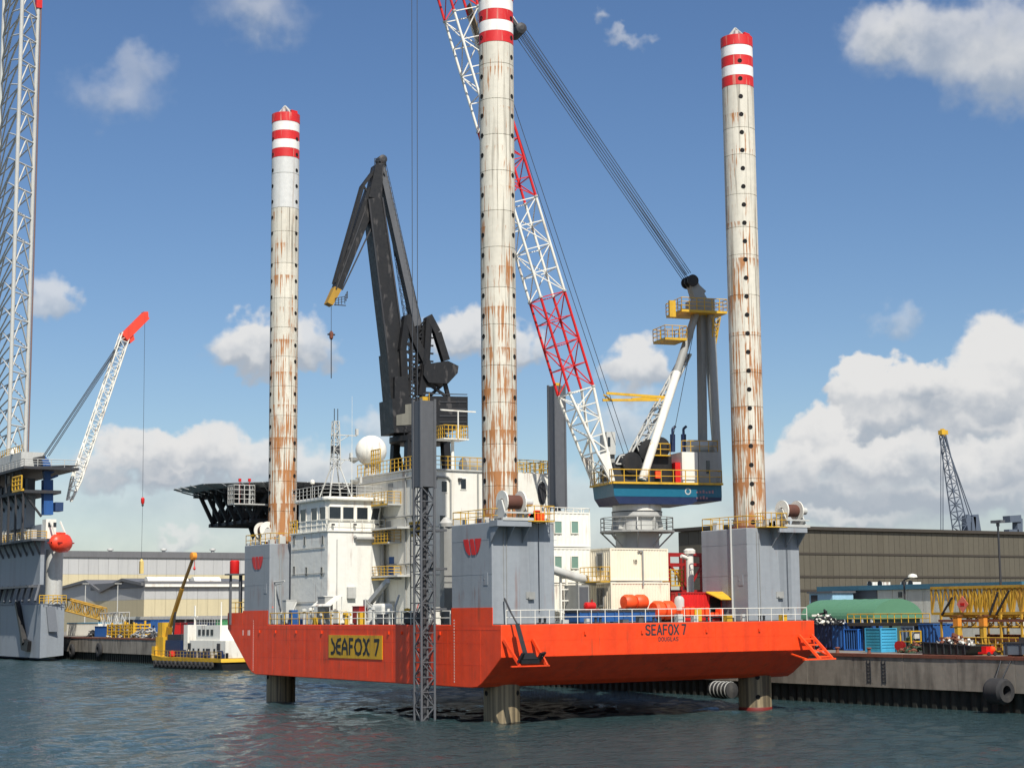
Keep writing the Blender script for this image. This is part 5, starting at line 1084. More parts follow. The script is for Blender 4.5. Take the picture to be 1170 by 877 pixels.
[m.bar(BK(x, 372, b), BK(x-2, 452, b), .32, .32) for x in (470, 477, 483) for b in (-1.8, 1.5)]; m.bar(BK(487, 437, 1.5), BK(509, 452, 1.5), .35, .35); m.bar(BK(508, 437, 1.5), BK(512, 453, 1.5), .5, .5); m.bar(BK(508, 437, -1.5), BK(490, 453, -1.5), .4, .4); m.build('tower_bracing', BLACK, bc)
rail([BK(472, 402, 1.6), BK(486, 402, 1.6)], 1.0, .8, .05, 2).build('tower_railing', DARK, bc)
MB().lathe(BK(433, 185, -.9), [(.3, 0), (.6, .05), (.6, 1.7), (.3, 1.8)], 16, bN).build('head_sheave', DARK, bc)
rail([BK(428, 190, .8), BK(440, 190, .8), BK(441, 190, -.8)], 1.1, .5, .05, 2).build('head_railing', DARK, bc)
o = MB(); rail([BK(383, 349, .9), BK(394, 347, .9), BK(397, 341, .9)], 1.0, .5, .05, 2, o); o.bar(BK(382, 348, .9), BK(395, 349, .9), .2, .1); o.build('tip_platform', DARK, bc)
m = MB()
for b in (-.25, .25): m.tube(BK(378.5, 350, b), BK(378.5, 381, b), .035, 5)
m.tube(BK(378.5, 386, 0), BK(378.5, 432, 0), .07, 5); m.build('hoist_rope', ROPE, bc)
t_ = thing('hook_block', 'small rusty hook block hanging from the yellow tip of the black crane', 'hook block', BK(378.5, 388, 0)); q = BK(378.5, 388, 0); MB().lathe(q, [(.1, 0), (.25, .2), (.3, .9), (.1, 1.2)], 10).build('block', RUSTY, t_); MB().box(q[0]-.5, q[0]+.5, q[1]-.15, q[1]+.15, q[2]+.6, q[2]+.8).build('cheek', DARK, t_)
# ---------------------------------------------------------------- warehouses far left
def wall_panels(parent, a, b_, z0, z1, n, mt, name='wall_panel', proud=.0, gap=.06):
    a, b_ = np.array(a[:2], float), np.array(b_[:2], float); d = (b_-a)/n; L_ = np.linalg.norm(d); d1 = d/L_; nr = np.array((d1[1], -d1[0]))
    def q(p, k): return (p[0]+nr[0]*k, p[1]+nr[1]*k)
    p0, p1 = a+d1*gap/2, a+d-d1*gap/2; m = MB(); k0, k1 = proud-.25, proud
    A, B, C_, D_ = q(p0, k0), q(p1, k0), q(p1, k1), q(p0, k1)
    m.hexa([D_+(z0,), C_+(z0,), B+(z0,), A+(z0,)], [D_+(z1,), C_+(z1,), B+(z1,), A+(z1,)]); o = m.build(name, mt, parent); pieces(name, o, [(d[0]*i, d[1]*i, 0) for i in range(1, n)]); return o
WGREY = mat('cladding_grey', S(176, 176, 174), .6, dirt=.15, vary=.06, fine=.05); WBEI = mat('cladding_beige', S(196, 184, 150), .6, dirt=.15, vary=.06, fine=.05); WDK = mat('roof_edge_grey', S(104, 104, 106), .6, dirt=.2)
BROWN = mat('factory_brown', S(88, 83, 71), .7, dirt=.35, dcol=S(74, 67, 55), streak=(.3, .3, .05), vary=.14, fine=.10); BROWND = mat('factory_seam', S(62, 56, 48), .7, dirt=.2)
ez = 29.0; WL, WR = ZP(40, 628, ez), ZP(345, 633.5, ez)
def zz_at(px, py, p): return PL(px, py, (p[0], p[1], 0), (0, 1, 0))[2]
yb = float(WL[1]+WR[1])/2
z_top, z_band, z_mid, z_low = YP(175, 637, yb)[2], YP(175, 656, yb)[2], YP(175, 668, yb)[2], QZ
w1 = thing('long_warehouse', 'long pale grey and beige warehouse at the far back left of the harbour', 'warehouse', ((WL[0]+WR[0])/2, yb+20, QZ))
MB().box(WL[0], WR[0], yb+.3, yb+45, QZ, z_top+.3).build('core_wall', WGREY, w1)
n = 30
wall_panels(w1, (WL[0], yb), (WR[0], yb), z_band, z_top, n, WGREY); wall_panels(w1, (WL[0], yb), (WR[0], yb), QZ, z_band-.04, n, WBEI)
MB().box(WL[0]-.5, WR[0]+.5, yb-.5, yb+46, z_top+.02, YP(175, 630, yb)[2]).build('roof', WDK, w1)
m = MB()
for px in (126, 187, 243): p = YP(px, 629, yb+6); m.lathe((p[0], yb+6, p[2]-1), [(.6, 0), (.6, 1.0), (1.1, 1.2), (1.0, 1.7), (.2, 1.9)], 12)
m.each('roof_vent', LGREY, w1)
# lower hall in front: gabled end towards the left, long wall to the right
cy_ = 292.0; cc = YP(165, 668, cy_); cxx = cc[0]; zc = cc[2]
h1 = thing('gabled_hall', 'lower grey hall with two dark gables in front of the long warehouse', 'hall', (cxx+12, cy_+12, QZ))
rr = YP(330, 668, cy_)[0]; yl = XP(40, 680, cxx)[1]
zb_ = YP(220, 684, cy_)[2]; ztp = YP(220, 671, cy_)[2]
MB().box(cxx+.3, rr, cy_+.3, cy_+40, QZ, ztp+.1).build('core_wall', WGREY, h1)
wall_panels(h1, (cxx+.02, cy_), (rr, cy_), zb_, ztp, 14, WGREY); wall_panels(h1, (cxx+.02, cy_), (rr, cy_), QZ, zb_-.04, 14, WBEI)
MB().box(cxx-.2, rr+.3, cy_-.6, cy_+41, ztp+.02, YP(220, 663.5, cy_)[2]).build('eaves', WDK, h1); MB().box(cxx-.1, rr, cy_-.9, cy_-.61, YP(220, 670, cy_)[2], YP(220, 667, cy_)[2]).build('gutter', WHITE, h1)
gp = [(165, 668.5), (142, 663.5), (116, 677), (100, 665), (60, 676)]
P_ = [XP(px, py, cxx) for px, py in gp]
m = MB(); zbg = XP(150, 685, cxx)[2]
m.prism([(cxx, p[1], p[2]) for p in P_]+[(cxx, P_[-1][1], zbg), (cxx, P_[0][1], zbg)], (.3, 0, 0)); m.build('gable_wall', WGREY, h1)
MB().box(cxx-.03, cxx+.28, cy_+.02, P_[-1][1], QZ, zbg-.03).build('gable_base', WBEI, h1)
m = MB()
for a, b_ in zip(P_, P_[1:]): m.hexa([(cxx-.8, a[1], a[2]), (cxx+30, a[1], a[2]), (cxx+30, b_[1], b_[2]), (cxx-.8, b_[1], b_[2])], [(cxx-.8, a[1], a[2]+.7), (cxx+30, a[1], a[2]+.7), (cxx+30, b_[1], b_[2]+.7), (cxx-.8, b_[1], b_[2]+.7)])
m.build('gable_roof', WDK, h1)
for px, w in ((190, 46), (235, 30)):
    p = YP(px, 661, cy_+6); q = YP(px+w/2, 661, cy_+6); L_ = (q[0]-p[0]); MB().lathe((p[0]-L_, cy_+6, YP(220, 663.5, cy_)[2]-.5), [(1.7, 0), (1.7, 2*L_)], 16, (1, 0, 0)).build('barrel_skylight', WHITE, h1)
for px, zz in ((97, 667), (134, 667)):
    p = XP(px, 700, QX+26); q = XP(px, zz, QX+26); t_ = thing('lamp_mast', 'slim grey lamp mast before the gabled hall, %s of two' % ('left' if px < 100 else 'right'), 'street lamp', (QX+26, p[1], QZ), 'lamp masts before the gabled hall'); MB().tube((QX+26, p[1], QZ), (QX+26, p[1], q[2]), .16, 6, .1).build('pole', LGREY, t_); MB().box(QX+25.2, QX+26.8, p[1]-.3, p[1]+.3, q[2], q[2]+.25).build('lamp_head', GREY, t_)

# ---------------------------------------------------------------- yard things on the far left quay
def qbox(name, lab, cat, px0, px1, py0, py1, X, dx, mt, grp=None, lid=None):
    a, b_ = XP(px0, py1, X), XP(px1, py0, X); z0 = QZ; z1 = XP((px0+px1)/2, py0, X)[2]; y0, y1 = min(a[1], b_[1]), max(a[1], b_[1])
    t_ = thing(name, lab, cat, (X+dx/2, (y0+y1)/2, z0), grp); 
    MB().corr((X, y1), (X, y0), z0+.1, z1-.1, .5, .06, (-1, 0)).corr((X, y0), (X+dx, y0), z0+.1, z1-.1, .5, .06, (0, -1)).build('corrugated_side', mt, t_)
    MB().box(X+.08, X+dx, y0+.08, y1, z0, z1-.05).build('inner_box', mt, t_); MB().box(X-.03, X+dx+.03, y0-.03, y1+.03, z1-.1, z1).build('roof_sheet', lid or mt, t_); return t_
qbox('site_hut', 'white hut with pale blue roof at the left end of the far quay', 'hut', 76, 112, 711, 727, QX+6, 5, WHITE, None, LBLUE)
a = XP(93, 708, QX+5.6); b_ = XP(76, 708, QX+5.6)
qbox('blue_container', 'small blue container beside the pale roofed hut on the far quay', 'container', 108, 122, 715, 727, QX+2.5, 3, BLUE, 'containers on the far quay')
qbox('blue_container', 'bright blue tarp covered container behind the yellow frames on the far quay', 'container', 153, 172, 708, 724, QX+7, 4, BLUE, 'containers on the far quay')
qbox('red_container', 'red container behind the yellow boat boom, the left one of two', 'container', 199, 206, 711, 727, QX+5, 4, RED, 'containers on the far quay')
qbox('red_container', 'red container behind the yellow boat boom, the right one of two', 'container', 206.5, 213, 711, 727, QX+5, 4, DRED, 'containers on the far quay')
for k, (p0, p1) in enumerate(((214, 221), (222, 229), (230, 238), (239, 246))): qbox('navy_container', ('navy container right next to the red containers', 'second navy container from the red ones', 'third navy container from the red ones', 'navy container nearest the green one')[k], 'container', p0, p1, 711, 728, QX+5, 4, NAVY, 'navy containers on the far quay')
qbox('green_container', 'green container above the workboat wheelhouse on the far quay', 'container', 246.5, 253, 708, 727, QX+5, 4, mat('green_paint', S(70, 140, 90), .6))
# long low white shed roof
a, b_ = XP(112, 706, QX+14), XP(262, 705, QX+14)
t_ = thing('open_shed', 'long low open shed with thin white roof on the far quay', 'shed', (QX+17, (a[1]+b_[1])/2, QZ)); MB().box(QX+14, QX+20, b_[1], a[1], a[2]-.3, a[2]+.3).build('roof', WHITE, t_); MB().box(QX+19.7, QX+20, b_[1], a[1], QZ, a[2]-.3).build('back_wall', DGREY, t_)
o = MB().box(QX+14.1, QX+14.35, b_[1], b_[1]+.25, QZ, a[2]-.3).build('post', LGREY, t_); pieces('post', o, [(0, (a[1]-b_[1]-.3)*i/10, 0) for i in range(1, 11)])
# yellow steel frames and scrap
a, b_ = XP(123, 727, QX+2), XP(153, 711, QX+2); m = MB(); ys = np.linspace(a[1], b_[1], 7)
for y in ys:
    for x in (QX+2, QX+5): m.bar((x, y, QZ), (x, y, b_[2]+random.uniform(-.6, .4)), .3, .3)
for z in np.linspace(QZ+.6, b_[2]-.4, 4):
    for x in (QX+2, QX+5): m.bar((x, a[1], z), (x, b_[1], z), .25, .25)
    for y in ys: m.bar((QX+2, y, z), (QX+5, y, z), .2, .2)
tag(m.build('welded_rack', YELLOW), 'yellow welded steel frames stacked on the far quay', 'steel frame')
HEAPS = []
for k, (px, w, h, mt, lab) in enumerate(((141, 3, 2.6, LGREY, 'pale bundle left of the grey heap on the far quay'), (160, 5, 2.2, GREY, 'grey covered heap in the middle of the far quay'), (172, 3.5, 2.8, LGREY, 'pale covered heap left of the yellow workboat crane'), (180, 4, 1.7, DARK, 'dark scrap heap above the workboat bow'), (104, 3, 1.6, DARK, 'dark parked vehicle shape beside the blue container'), (128, 3.2, 1.7, WHITE, 'white round tank before the yellow frames'))):
    p = XP(px, 726, QX+2.5); HEAPS.append((lab, p, w, h, mt, k))
# gangway from the rig
a, b_ = XP(76, 690, 34), XP(118, 701, 40)
g_ = thing('gangway', 'yellow lattice gangway sloping from the grey rig to the far quay', 'gangway', (a+b_)/2); lattice(a, b_, (0, 0, 2.2), (1.4, 0, 0), None, None, 8, .14, .09).build('side_truss', mat('old_yellow', S(170, 130, 40), .6, dirt=.5), g_); MB().hexa([a+(-.7, 0, -1.1), a+(.7, 0, -1.1), b_+(.7, 0, -1.1), b_+(-.7, 0, -1.1)], [a+(-.7, 0, -.9), a+(.7, 0, -.9), b_+(.7, 0, -.9), b_+(-.7, 0, -.9)]).build('walkway', mat('tan_board', S(150, 128, 70), .7), g_)
c = XP(120, 701, 40); d = XP(142, 703, 40); m = MB(); lattice((40, c[1], c[2]-1.2), (40, d[1], d[2]-.6), (0, 0, 2.5), (2, 0, 0), None, None, 5, .1, .07, m)
for y in np.linspace(c[1], d[1], 4): m.bar((40, y, QZ), (40, y, c[2]-1), .2, .2)
tag(m.build('gangway_tower', LGREY), 'grey scaffold tower at the foot of the yellow gangway', 'scaffold')

# ---------------------------------------------------------------- grey drilling rig at the left edge
rx, ry = 27.0, 210.5; RG = mat('rig_grey', S(138, 144, 150), .55, dirt=.35, dcol=S(104, 98, 92), streak=(.5, .5, .05), bump=.3, bsc=.6, bdist=.1)
zH = XP(46, 689, rx)[2]; 
rig = thing('drilling_rig', 'large grey drilling rig hull at the left edge of the harbour', 'drilling rig', (rx+4, ry+40, 0))
m = MB(); m.prism([(rx, ry, .6), (YP(75, 750, ry)[0], ry+1.5, 1.0), (YP(75, 750, ry)[0], ry+90, 1.0), (rx, ry+90, .6)][::1], (0, 0, zH-.8)); m.build('lower_hull', RG, rig)
x75 = YP(75, 750, ry)[0]
MB().prism([(rx+1.0, ry-.06, zH-.6), (rx+2.7, ry-.0, zH-.6), (rx+3.4, ry+.1, 5.5), (rx+1.6, ry, 5.5)], (0, .3, 0)).build('stain_plate', mat('rig_dark_plate', S(112, 116, 122), .6), rig)
zU0, zU1 = XP(40, 668, rx)[2], XP(40, 600, rx)[2]
MB().box(rx-.2, rx+.55, ry+.6, ry+90, zU0, zU1).box(rx+.56, rx+9, ry+22, ry+90, zH-.1, zU1-.3).each('upper_hull', RG, rig)
MB().lathe((rx+3.0, ry+2.2, zH-.2), [(1.6, 0), (1.6, XP(54, 625, rx)[2]-zH)], 20).build('corner_column', LGREY, rig)
m = MB()
for k in range(9): y = ry+1+k*4.2; m.bar((rx-.1, y, zU0), (rx-1.6, y-2.5, zH+.4), .4, .4)
for k in range(9): y = ry+1+k*4.2; m.bar((rx-1.5, y, XP(40, 618, rx)[2]), (rx-.2, y, XP(40, 634, rx)[2]), .35, .35)
m.each('bracket', DGREY, rig)
zD1 = XP(30, 618, rx)[2]
MB().box(rx-2.6, rx+.3, ry-1.5, ry+90, zD1-.4, zD1).box(rx-2.2, rx-.21, ry+1, ry+90, zU0-.5, zU0-.1).each('side_deck', DGREY, rig)
rail([(rx-2.5, ry+80, zD1), (rx-2.5, ry-1.4, zD1), (rx+.3, ry-1.4, zD1)], 1.4, 2.0, .07, 2).build('deck_railing', YELLOW, rig)
rail([(rx-.5, ry-.5, zH), (x75, ry+.5, zH)], 1.5, 1.0, .09, 2).build('bow_railing', YELLOW, rig)
zP = XP(20, 542, rx)[2]; zQ = XP(20, 566, rx)[2]
MB().box(rx-3.5, rx+3.6, ry+1, ry+90, zQ-.6, zQ).box(rx-4.6, rx+6.0, ry-2, ry+90, zP-.5, zP).each('upper_deck', DARK, rig)
m = MB()
for k in range(8): y = ry+2+k*5; m.bar((rx-4, y, zP-.4), (rx-4, y, zQ), .35, .35); m.bar((rx-3.4, y, zQ-.4), (rx-3.4, y, zD1), .4, .4); m.bar((rx-3.4, y, zQ-.4), (rx+.3, y+.5, zQ-5), .35, .35)
for k in range(10): y = ry-1.8+k*1.0; m.bar((rx-4.5, y, zP-.2), (rx+6.2, y, zP+.5), .15, .15)
m.build('deck_frame', DARK, rig)
MB().box(rx-1.4, rx+.4, ry+7, ry+88, zU1-.4, zQ-.6).build('inner_bulkhead', RG, rig)
rail([(rx-4.5, ry+80, zP), (rx-4.5, ry-1.8, zP), (rx+5.8, ry-1.8, zP)], 1.4, 2.5, .08, 2).build('upper_railing', LGREY, rig)
p = XP(25, 548, rx-4.6); q = XP(19, 560, rx-4.6)
rail([(rx-5.2, p[1]-2, q[2]), (rx-5.2, p[1]+4, q[2])], 2.4, 1.8, .18, 2).box(rx-5.3, rx-4.7, p[1]-2, p[1]+4, q[2]-.4, q[2]).build('yellow_cage', YELLOW, rig)
t_ = thing('rig_cabin', 'grey cabin block on the top deck of the drilling rig beside the lattice leg', 'cabin', (rx-2, ry+15, zP)); a, b_ = XP(0, 523, rx-3.5), XP(24, 523, rx-3.5); MB().box(rx-3.5, rx+1, b_[1], a[1]+6, zP+.01, a[2]).build('wall', LGREY, t_); rail([(rx-3.4, a[1], a[2]), (rx-3.4, b_[1], a[2])], 1.3, 1.5, .07, 2).build('railing', YELLOW, t_); MB().lathe((rx-3, XP(17, 515, rx-3)[1], a[2]), [(.9, 0), (.9, .5), (.5, 1.2), (0, 1.4)], 14).build('dome', WHITE, t_)
t_ = thing('rig_house', 'small white cabin beside the red lifeboat on the rig deck', 'cabin', (rx, ry, zD1)); a = YP(52, 607, ry-1); b_ = YP(64, 593, ry-1); MB().box(a[0], b_[0], ry-1.2, ry+1.2, zD1+.01, b_[2]).build('wall', WHITE, t_); MB().box(a[0]+.4, a[0]+1.0, ry-1.22, ry-1.19, b_[2]-1.5, b_[2]-.6).box(a[0]+1.4, a[0]+2.0, ry-1.22, ry-1.19, b_[2]-1.5, b_[2]-.6).build('window', GLASS, t_)
# clutter along the side deck
m = MB(); rr_ = random.Random(3)
for k in range(16): y = ry+1+k*2.2; w = rr_.uniform(.4, .9); m.box(rx-1.6-w, rx-1.6+w, y-w, y+w, zD1, zD1+rr_.uniform(.8, 2.6))
m.each('deck_machinery', LGREY, rig)
m = MB(); 
for k in range(12): y = ry+3+k*3; w = rr_.uniform(.5, 1.1); m.box(rx-2.6, rx-2.6+w*2, y-w, y+w, zQ+.01, zQ+rr_.uniform(1, 2.6))
m.each('pipe_bundle', DARK, rig)
q = XP(26, 735, rx-.9); m = MB(); m.bar((rx-.5, q[1]+6, q[2]+8), (rx-.6, q[1], q[2]), .9, .9); m.prism([(rx-.8, q[1]-3, q[2]+.5), (rx-.8, q[1]+2.5, q[2]+1.2), (rx-.8, q[1]+1.5, q[2]-1.2), (rx-.8, q[1]-2.5, q[2]-1.5)], (.7, 0, 0)); tag(m.build('anchor', BLACK), 'black anchor hanging on the grey side of the drilling rig', 'anchor')
# lattice leg
def chord(px0, px1, X): return XP(px0, 520, X)
cpts = []
for X, px in ((rx+2, 28.5), (rx-2.5, 9.5), (rx+3, -12)):
    p = XP(px, 520, X); cpts.append(np.array((X, p[1])))
ll = MB().box(cpts[0][0]-1.2, cpts[0][0]+1.0, cpts[0][1]-1.0, cpts[0][1]+1.2, zP-.4, zP+1.2).build('leg', LGREY, rig); ll['label'] = 'very tall grey lattice leg at the left edge'; z1 = zpx(2, cpts[0][0], cpts[0][1])
lev = np.arange(zP-1, z1+22, 5.4)
for k in range(3):
    p = cpts[k]; MB().tube((p[0], p[1], zP-2), (p[0], p[1], lev[-1]), .42, 10).build('leg_chord', LGREY, ll)
m = MB(); m.tube((cpts[0][0]+.55, cpts[0][1]-.3, zP-2), (cpts[0][0]+.55, cpts[0][1]-.3, z1), .16, 6); m.build('rack_edge', mat('rack_brown', S(120, 96, 90)), ll)
for a, b_ in ((0, 1), (1, 2), (2, 0)):
    m = MB(); A, B = cpts[a], cpts[b_]; M_ = (A+B)/2
    for i, z in enumerate(lev[:-1]):
        zz = lev[i+1]; m.tube((A[0], A[1], z), (M_[0], M_[1], zz), .17, 5); m.tube((B[0], B[1], z), (M_[0], M_[1], zz), .17, 5); m.tube((A[0], A[1], zz), (B[0], B[1], zz), .17, 5)
    m.build('leg_bracing', LGREY, ll)
MB().box(cpts[0][0]-.5, cpts[0][0]+.7, cpts[0][1]-.6, cpts[0][1]+.6, z1-1.5, lev[-1]).build('leg_top', RED, ll)
# lifeboat
p = YP(69.5, 620, ry-2.5); t_ = thing('lifeboat', 'covered orange red lifeboat hanging beside the rig deck', 'lifeboat', (p[0], ry-2.5, p[2]-1.8))
D_ = np.array((.55, -.83, 0)); E_ = np.array((.83, .55, 0)); c = np.array((p[0], ry-2.5, p[2])); m = MB(); n = 14; vs = []
secs = [(-2.7, .12), (-2.4, .7), (-1.7, 1.05), (0, 1.2), (1.6, 1.1), (2.4, .72), (2.8, .1)]
for (l, s) in secs:
    for i in range(n): a = 2*math.pi*i/n; hh = 1.55*s*math.sin(a); vs.append(c+E_*l+D_*1.25*s*math.cos(a)+Uv*(hh*(1.0 if hh > 0 else 1.0)))
m.add(vs, [(k*n+i, k*n+(i+1) % n, (k+1)*n+(i+1) % n, (k+1)*n+i) for k in range(len(secs)-1) for i in range(n)], True); m.build('hull', mat('lifeboat_red', S(235, 66, 40), .4), t_)
MB().obox(c, E_, D_, Uv, -2.2, 2.3, -1.36, 1.36, -.12, .12).build('fender_strip', DRED, t_); MB().obox(c, E_, D_, Uv, -1.2, .6, -.6, .6, 1.2, 2.0).build('cockpit', mat('lifeboat_red', S(235, 66, 40)), t_)
MB().bar(c+E_*-1.5+Uv*1.4, c+E_*-1.5+Uv*4.2-D_*1.5, .25, .25).bar(c+E_*1.5+Uv*1.4, c+E_*1.5+Uv*4.2-D_*1.5, .25, .25).build('davit', WHITE, t_)
# rig's own deck crane, blue base, white boom, red tip
def RK(px, py, dy=0.): return YP(px, py, ry+3+dy)
rc = thing('rig_crane', 'blue crane with long white lattice boom and red tip on the drilling rig', 'crane', RK(52, 560))
for (x0, y0), (x1, y1), w in (((54, 588), (54, 548), 1.8), ((54, 548), (51, 524), 1.2)): MB().bar(RK(x0, y0), RK(x1, y1), w, w).build('crane_base', BLUE, rc)
MB().bar(RK(48, 522), RK(60, 540), 1.3, 1.0).bar(RK(53, 548), RK(66, 543), .4, .4).build('gantry', BLUE, rc)
MB().box(*sorted((RK(61, 570)[0], RK(70, 570)[0])), ry+1.5, ry+4.5, RK(65, 584)[2], RK(65, 574)[2]).build('machinery_house', mat('deep_blue', S(34, 60, 100)), rc)
a = RK(39, 524); b_ = RK(50, 522); MB().bar(a, b_, 1.6, .5).build('platform', DARK, rc)
A, B = RK(79, 572), RK(143, 382); dd = (B-A)/np.linalg.norm(B-A); sd = np.cross(dd, (0, 1, 0))
lattice(A, A+(B-A)*.12, sd*.8, (0, .8, 0), sd*1.7, (0, 1.6, 0), 2, .15, .09).build('boom_section', WHITE, rc)
for k in range(4): t0, t1 = .12+k*.22, .12+(k+1)*.22; lattice(A+(B-A)*t0, A+(B-A)*t1, sd*1.7, (0, 1.6, 0), None, None, 5, .15, .08).build('boom_section', WHITE, rc)
MB().bar(RK(141, 386), RK(166, 361), 1.9, 1.7).prism([RK(140, 380, -.8), RK(150, 372, -.8), RK(154, 388, -.8), RK(149, 392, -.8), RK(147, 384, -.8)], (0, 1.6, 0)).bar(RK(163, 360), RK(168, 360), 1.6, 1.2).build('boom_tip', mat('tip_red', S(225, 66, 44)), rc)
m = MB()
for k in (-.6, .6): m.tube(RK(50, 521)+(0, k, 0), RK(139, 388)+(0, k, 0), .09, 5); m.tube(RK(55, 521)+(0, k, 0), RK(140, 390)+(0, k, 0), .08, 5)
m.build('luffing_rope', ROPE, rc); m = MB(); m.tube(RK(165.5, 363), RK(163, 570), .04, 5); m.tube(RK(163, 575), RK(161.5, 642), .035, 5); m.build('hoist_rope', ROPE, rc)
q = RK(163, 576); t_ = thing('hook_block', 'small red hook block hanging on the long wire of the rig crane', 'hook block', q); MB().lathe(q, [(.15, 0), (.34, .3), (.38, 1.1), (.2, 1.4)], 10).build('block', RED, t_); MB().lathe(q-(0, 0, .4), [(.1, 0), (.25, .2), (.2, .45)], 8).build('swivel', DARK, t_)
q = RK(161.5, 655); q2 = RK(161.5, 641); tag(MB().box(q[0]-.35, q[0]+.35, q[1]-.35, q[1]+.35, q[2], q2[2]).lathe((q[0], q[1], q2[2]), [(.4, 0), (.2, .4), (.1, .5)], 8).build('wire_weight', mat('faded_yellow', S(205, 180, 110))), 'faded yellow weight at the end of the long crane wire', 'weight')

# ---------------------------------------------------------------- yellow and black workboat
A, B = ZP(164, 762, 0), ZP(282, 767, 0); fw = (A-B); fw[2] = 0; LBt = float(np.linalg.norm(fw)); fw /= LBt; sd = np.array((-fw[1], fw[0], 0)); sd = sd if sd@(CAM-A) > 0 else -sd
hb = 3.6
def W(l, s, z): return A-fw*l+sd*(s-hb*1.0)+Uv*z        # l metres aft of the left end, s across, z up
wb = thing('workboat', 'black and yellow workboat with raised yellow crane moored left of the barge', 'workboat', A-fw*13)
def hullb(z0, z1, i0, i1, sheer):
    m = MB(); ls = [0.3, 1.2, 3, 7, 13, 20, 26]; ws = [.35, .72, .95, 1, 1, 1, .95]; vs = []
    for l, w in zip(ls, ws):
        sh = sheer*max(0, 1-l/7)**1.4
        for s, z, ins in ((-1, z0, i0), (-1, z1+sh, i1), (1, z1+sh, i1), (1, z0, i0)): vs.append(W(l-(.25 if z > z0 else 0)*i1, s*hb*w*ins, z))
    n = len(ls); f = [(k*4+j, k*4+(j+1) % 4, (k+1)*4+(j+1) % 4, (k+1)*4+j) for k in range(n-1) for j in range(4)]+[(3, 2, 1, 0), ((n-1)*4, (n-1)*4+1, (n-1)*4+2, (n-1)*4+3)]
    m.add(vs, f); return m
hullb(-.5, 1.15, .9, 1.0, .5).build('black_hull', BLACK, wb); hullb(1.2, 1.75, 1.03, 1.05, .65).build('yellow_gunwale', YELLOW, wb)
o = MB().lathe(W(4.6, hb*1.03+hb, .75)-sd*hb+sd*.15, [(.2, -.16), (.5, -.16), (.5, .16), (.2, .16), (.2, -.16)], 12, sd, caps=False).build('tyre_fender', RUBBER, wb); pieces('tyre_fender', o, [tuple(-fw*1.35*k) for k in range(1, 15)])
q0 = W(3.2, hb*.1, 1.8)
MB().obox(W(2.6, 0, 1.8), -fw, sd, Uv, 0, 2.6, .8, 2.8, 0, 3.1).build('crane_pedestal', YELLOW, wb); MB().obox(W(2.0, 0, 1.8), -fw, sd, Uv, 0, 1.2, .2, 3.2, 0, 1.6).obox(W(2.4, 0, 1.8), -fw, sd, Uv, .4, 2.0, 1.0, 2.6, 3.1, 5.4).each('crane_cabin', YELLOW, wb)
bn = sd
def WB(px, py): return PL(px, py, W(0, 1.8, 0), sd)
p0, p1, p2, p3 = WB(190, 742), WB(194, 716), WB(208, 672), WB(221, 636)
MB().bar(p0, p1, .75, .75).bar(p1-(p2-p1)*.1, p2, .5, .55).build('boom_base', mat('boom_ochre', S(172, 128, 40), .5, dirt=.5), wb); MB().bar(p2-(p3-p2)*.2, p3, .36, .4).build('boom_extension', DARK if False else mat('dark_ochre', S(120, 92, 40)), wb); MB().bar(WB(198, 722), WB(201, 690), .28, .28).build('luffing_ram', DARK, wb)
q = WB(221, 635); MB().lathe(q-sd*.4, [(.2, 0), (.6, .05), (.6, .75), (.2, .8)], 12, sd).build('tip_head', mat('tip_orange', S(235, 150, 50)), wb); MB().tube(q+(.2, 0, -.4), q+(.2, 0, -1.6), .05, 5).lathe(q+(.2, 0, -2.2), [(.1, 0), (.22, .2), (.1, .6)], 8).build('hook', RED, wb)
MB().obox(W(5.6, 0, 1.8), -fw, sd, Uv, 0, 5.2, -.5, 2.6, 0, 2.6).build('blue_hatch', NAVY, wb); MB().obox(W(6.0, 0, 4.4), -fw, sd, Uv, 0, 4.6, -.3, 2.4, 0.01, .9).build('tarpaulin', DARK, wb)
MB().lathe(W(8.8, 3.0, 1.8), [(.3, 0), (.55, .2), (.5, .8), (.2, 1.0)], 10).build('red_buoy', RED, wb)
MB().obox(W(11.5, 0, 1.8), -fw, sd, Uv, 0, 1.3, -1, 2.4, 0, 5.0).obox(W(13.0, 0, 1.8), -fw, sd, Uv, 0.9, 12.5, -2.6, 2.6, 0, 2.6).obox(W(14.6, 0, 4.4), -fw, sd, Uv, 0.9, 8.6, -2.3, 2.3, 0.01, 2.3).each('wheelhouse', WHITE, wb)
o = MB().obox(W(16.2, 2.31, 5.2), -fw, sd, Uv, 0, .8, 0, .05, 0, .9).build('window', GLASS, wb); pieces('window', o, [tuple(-fw*1.35*k) for k in range(1, 4)])
o = MB().obox(W(15.0, 2.61, 2.6), -fw, sd, Uv, 0, .55, 0, .05, 0, .6).build('window', GLASS, wb); pieces('window', o, [tuple(-fw*1.7*k) for k in range(1, 5)])
MB().obox(W(11.8, 0, 6.8), -fw, sd, Uv, 0, .2, 0.6, .8, 0, 3.0).obox(W(11.0, 0, 8.0), -fw, sd, Uv, 0, 1.8, .6, .8, 0, .15).lathe(W(20, .4, 6.7), [(.12, 0), (.1, 3.6)], 8).build('mast', WHITE, wb)
m = MB(); rail([W(1.6, -1.6, 1.75), W(.5, 0.2, 2.3), W(1.6, hb*.75, 1.9), W(4, hb, 1.75), W(26, hb, 1.75)], 1.0, 1.1, .045, 1, m); m.build('railing', mat('rail_ochre', S(150, 124, 60)), wb)
m = MB(); rr_ = random.Random(5)
for k in range(14): l = rr_.uniform(12, 25); m.obox(W(l, 0, 1.8), -fw, sd, Uv, 0, rr_.uniform(.3, .8), 2.7, 3.3, 0, rr_.uniform(.4, 1.2))
m.each('deck_gear', NAVY, wb)
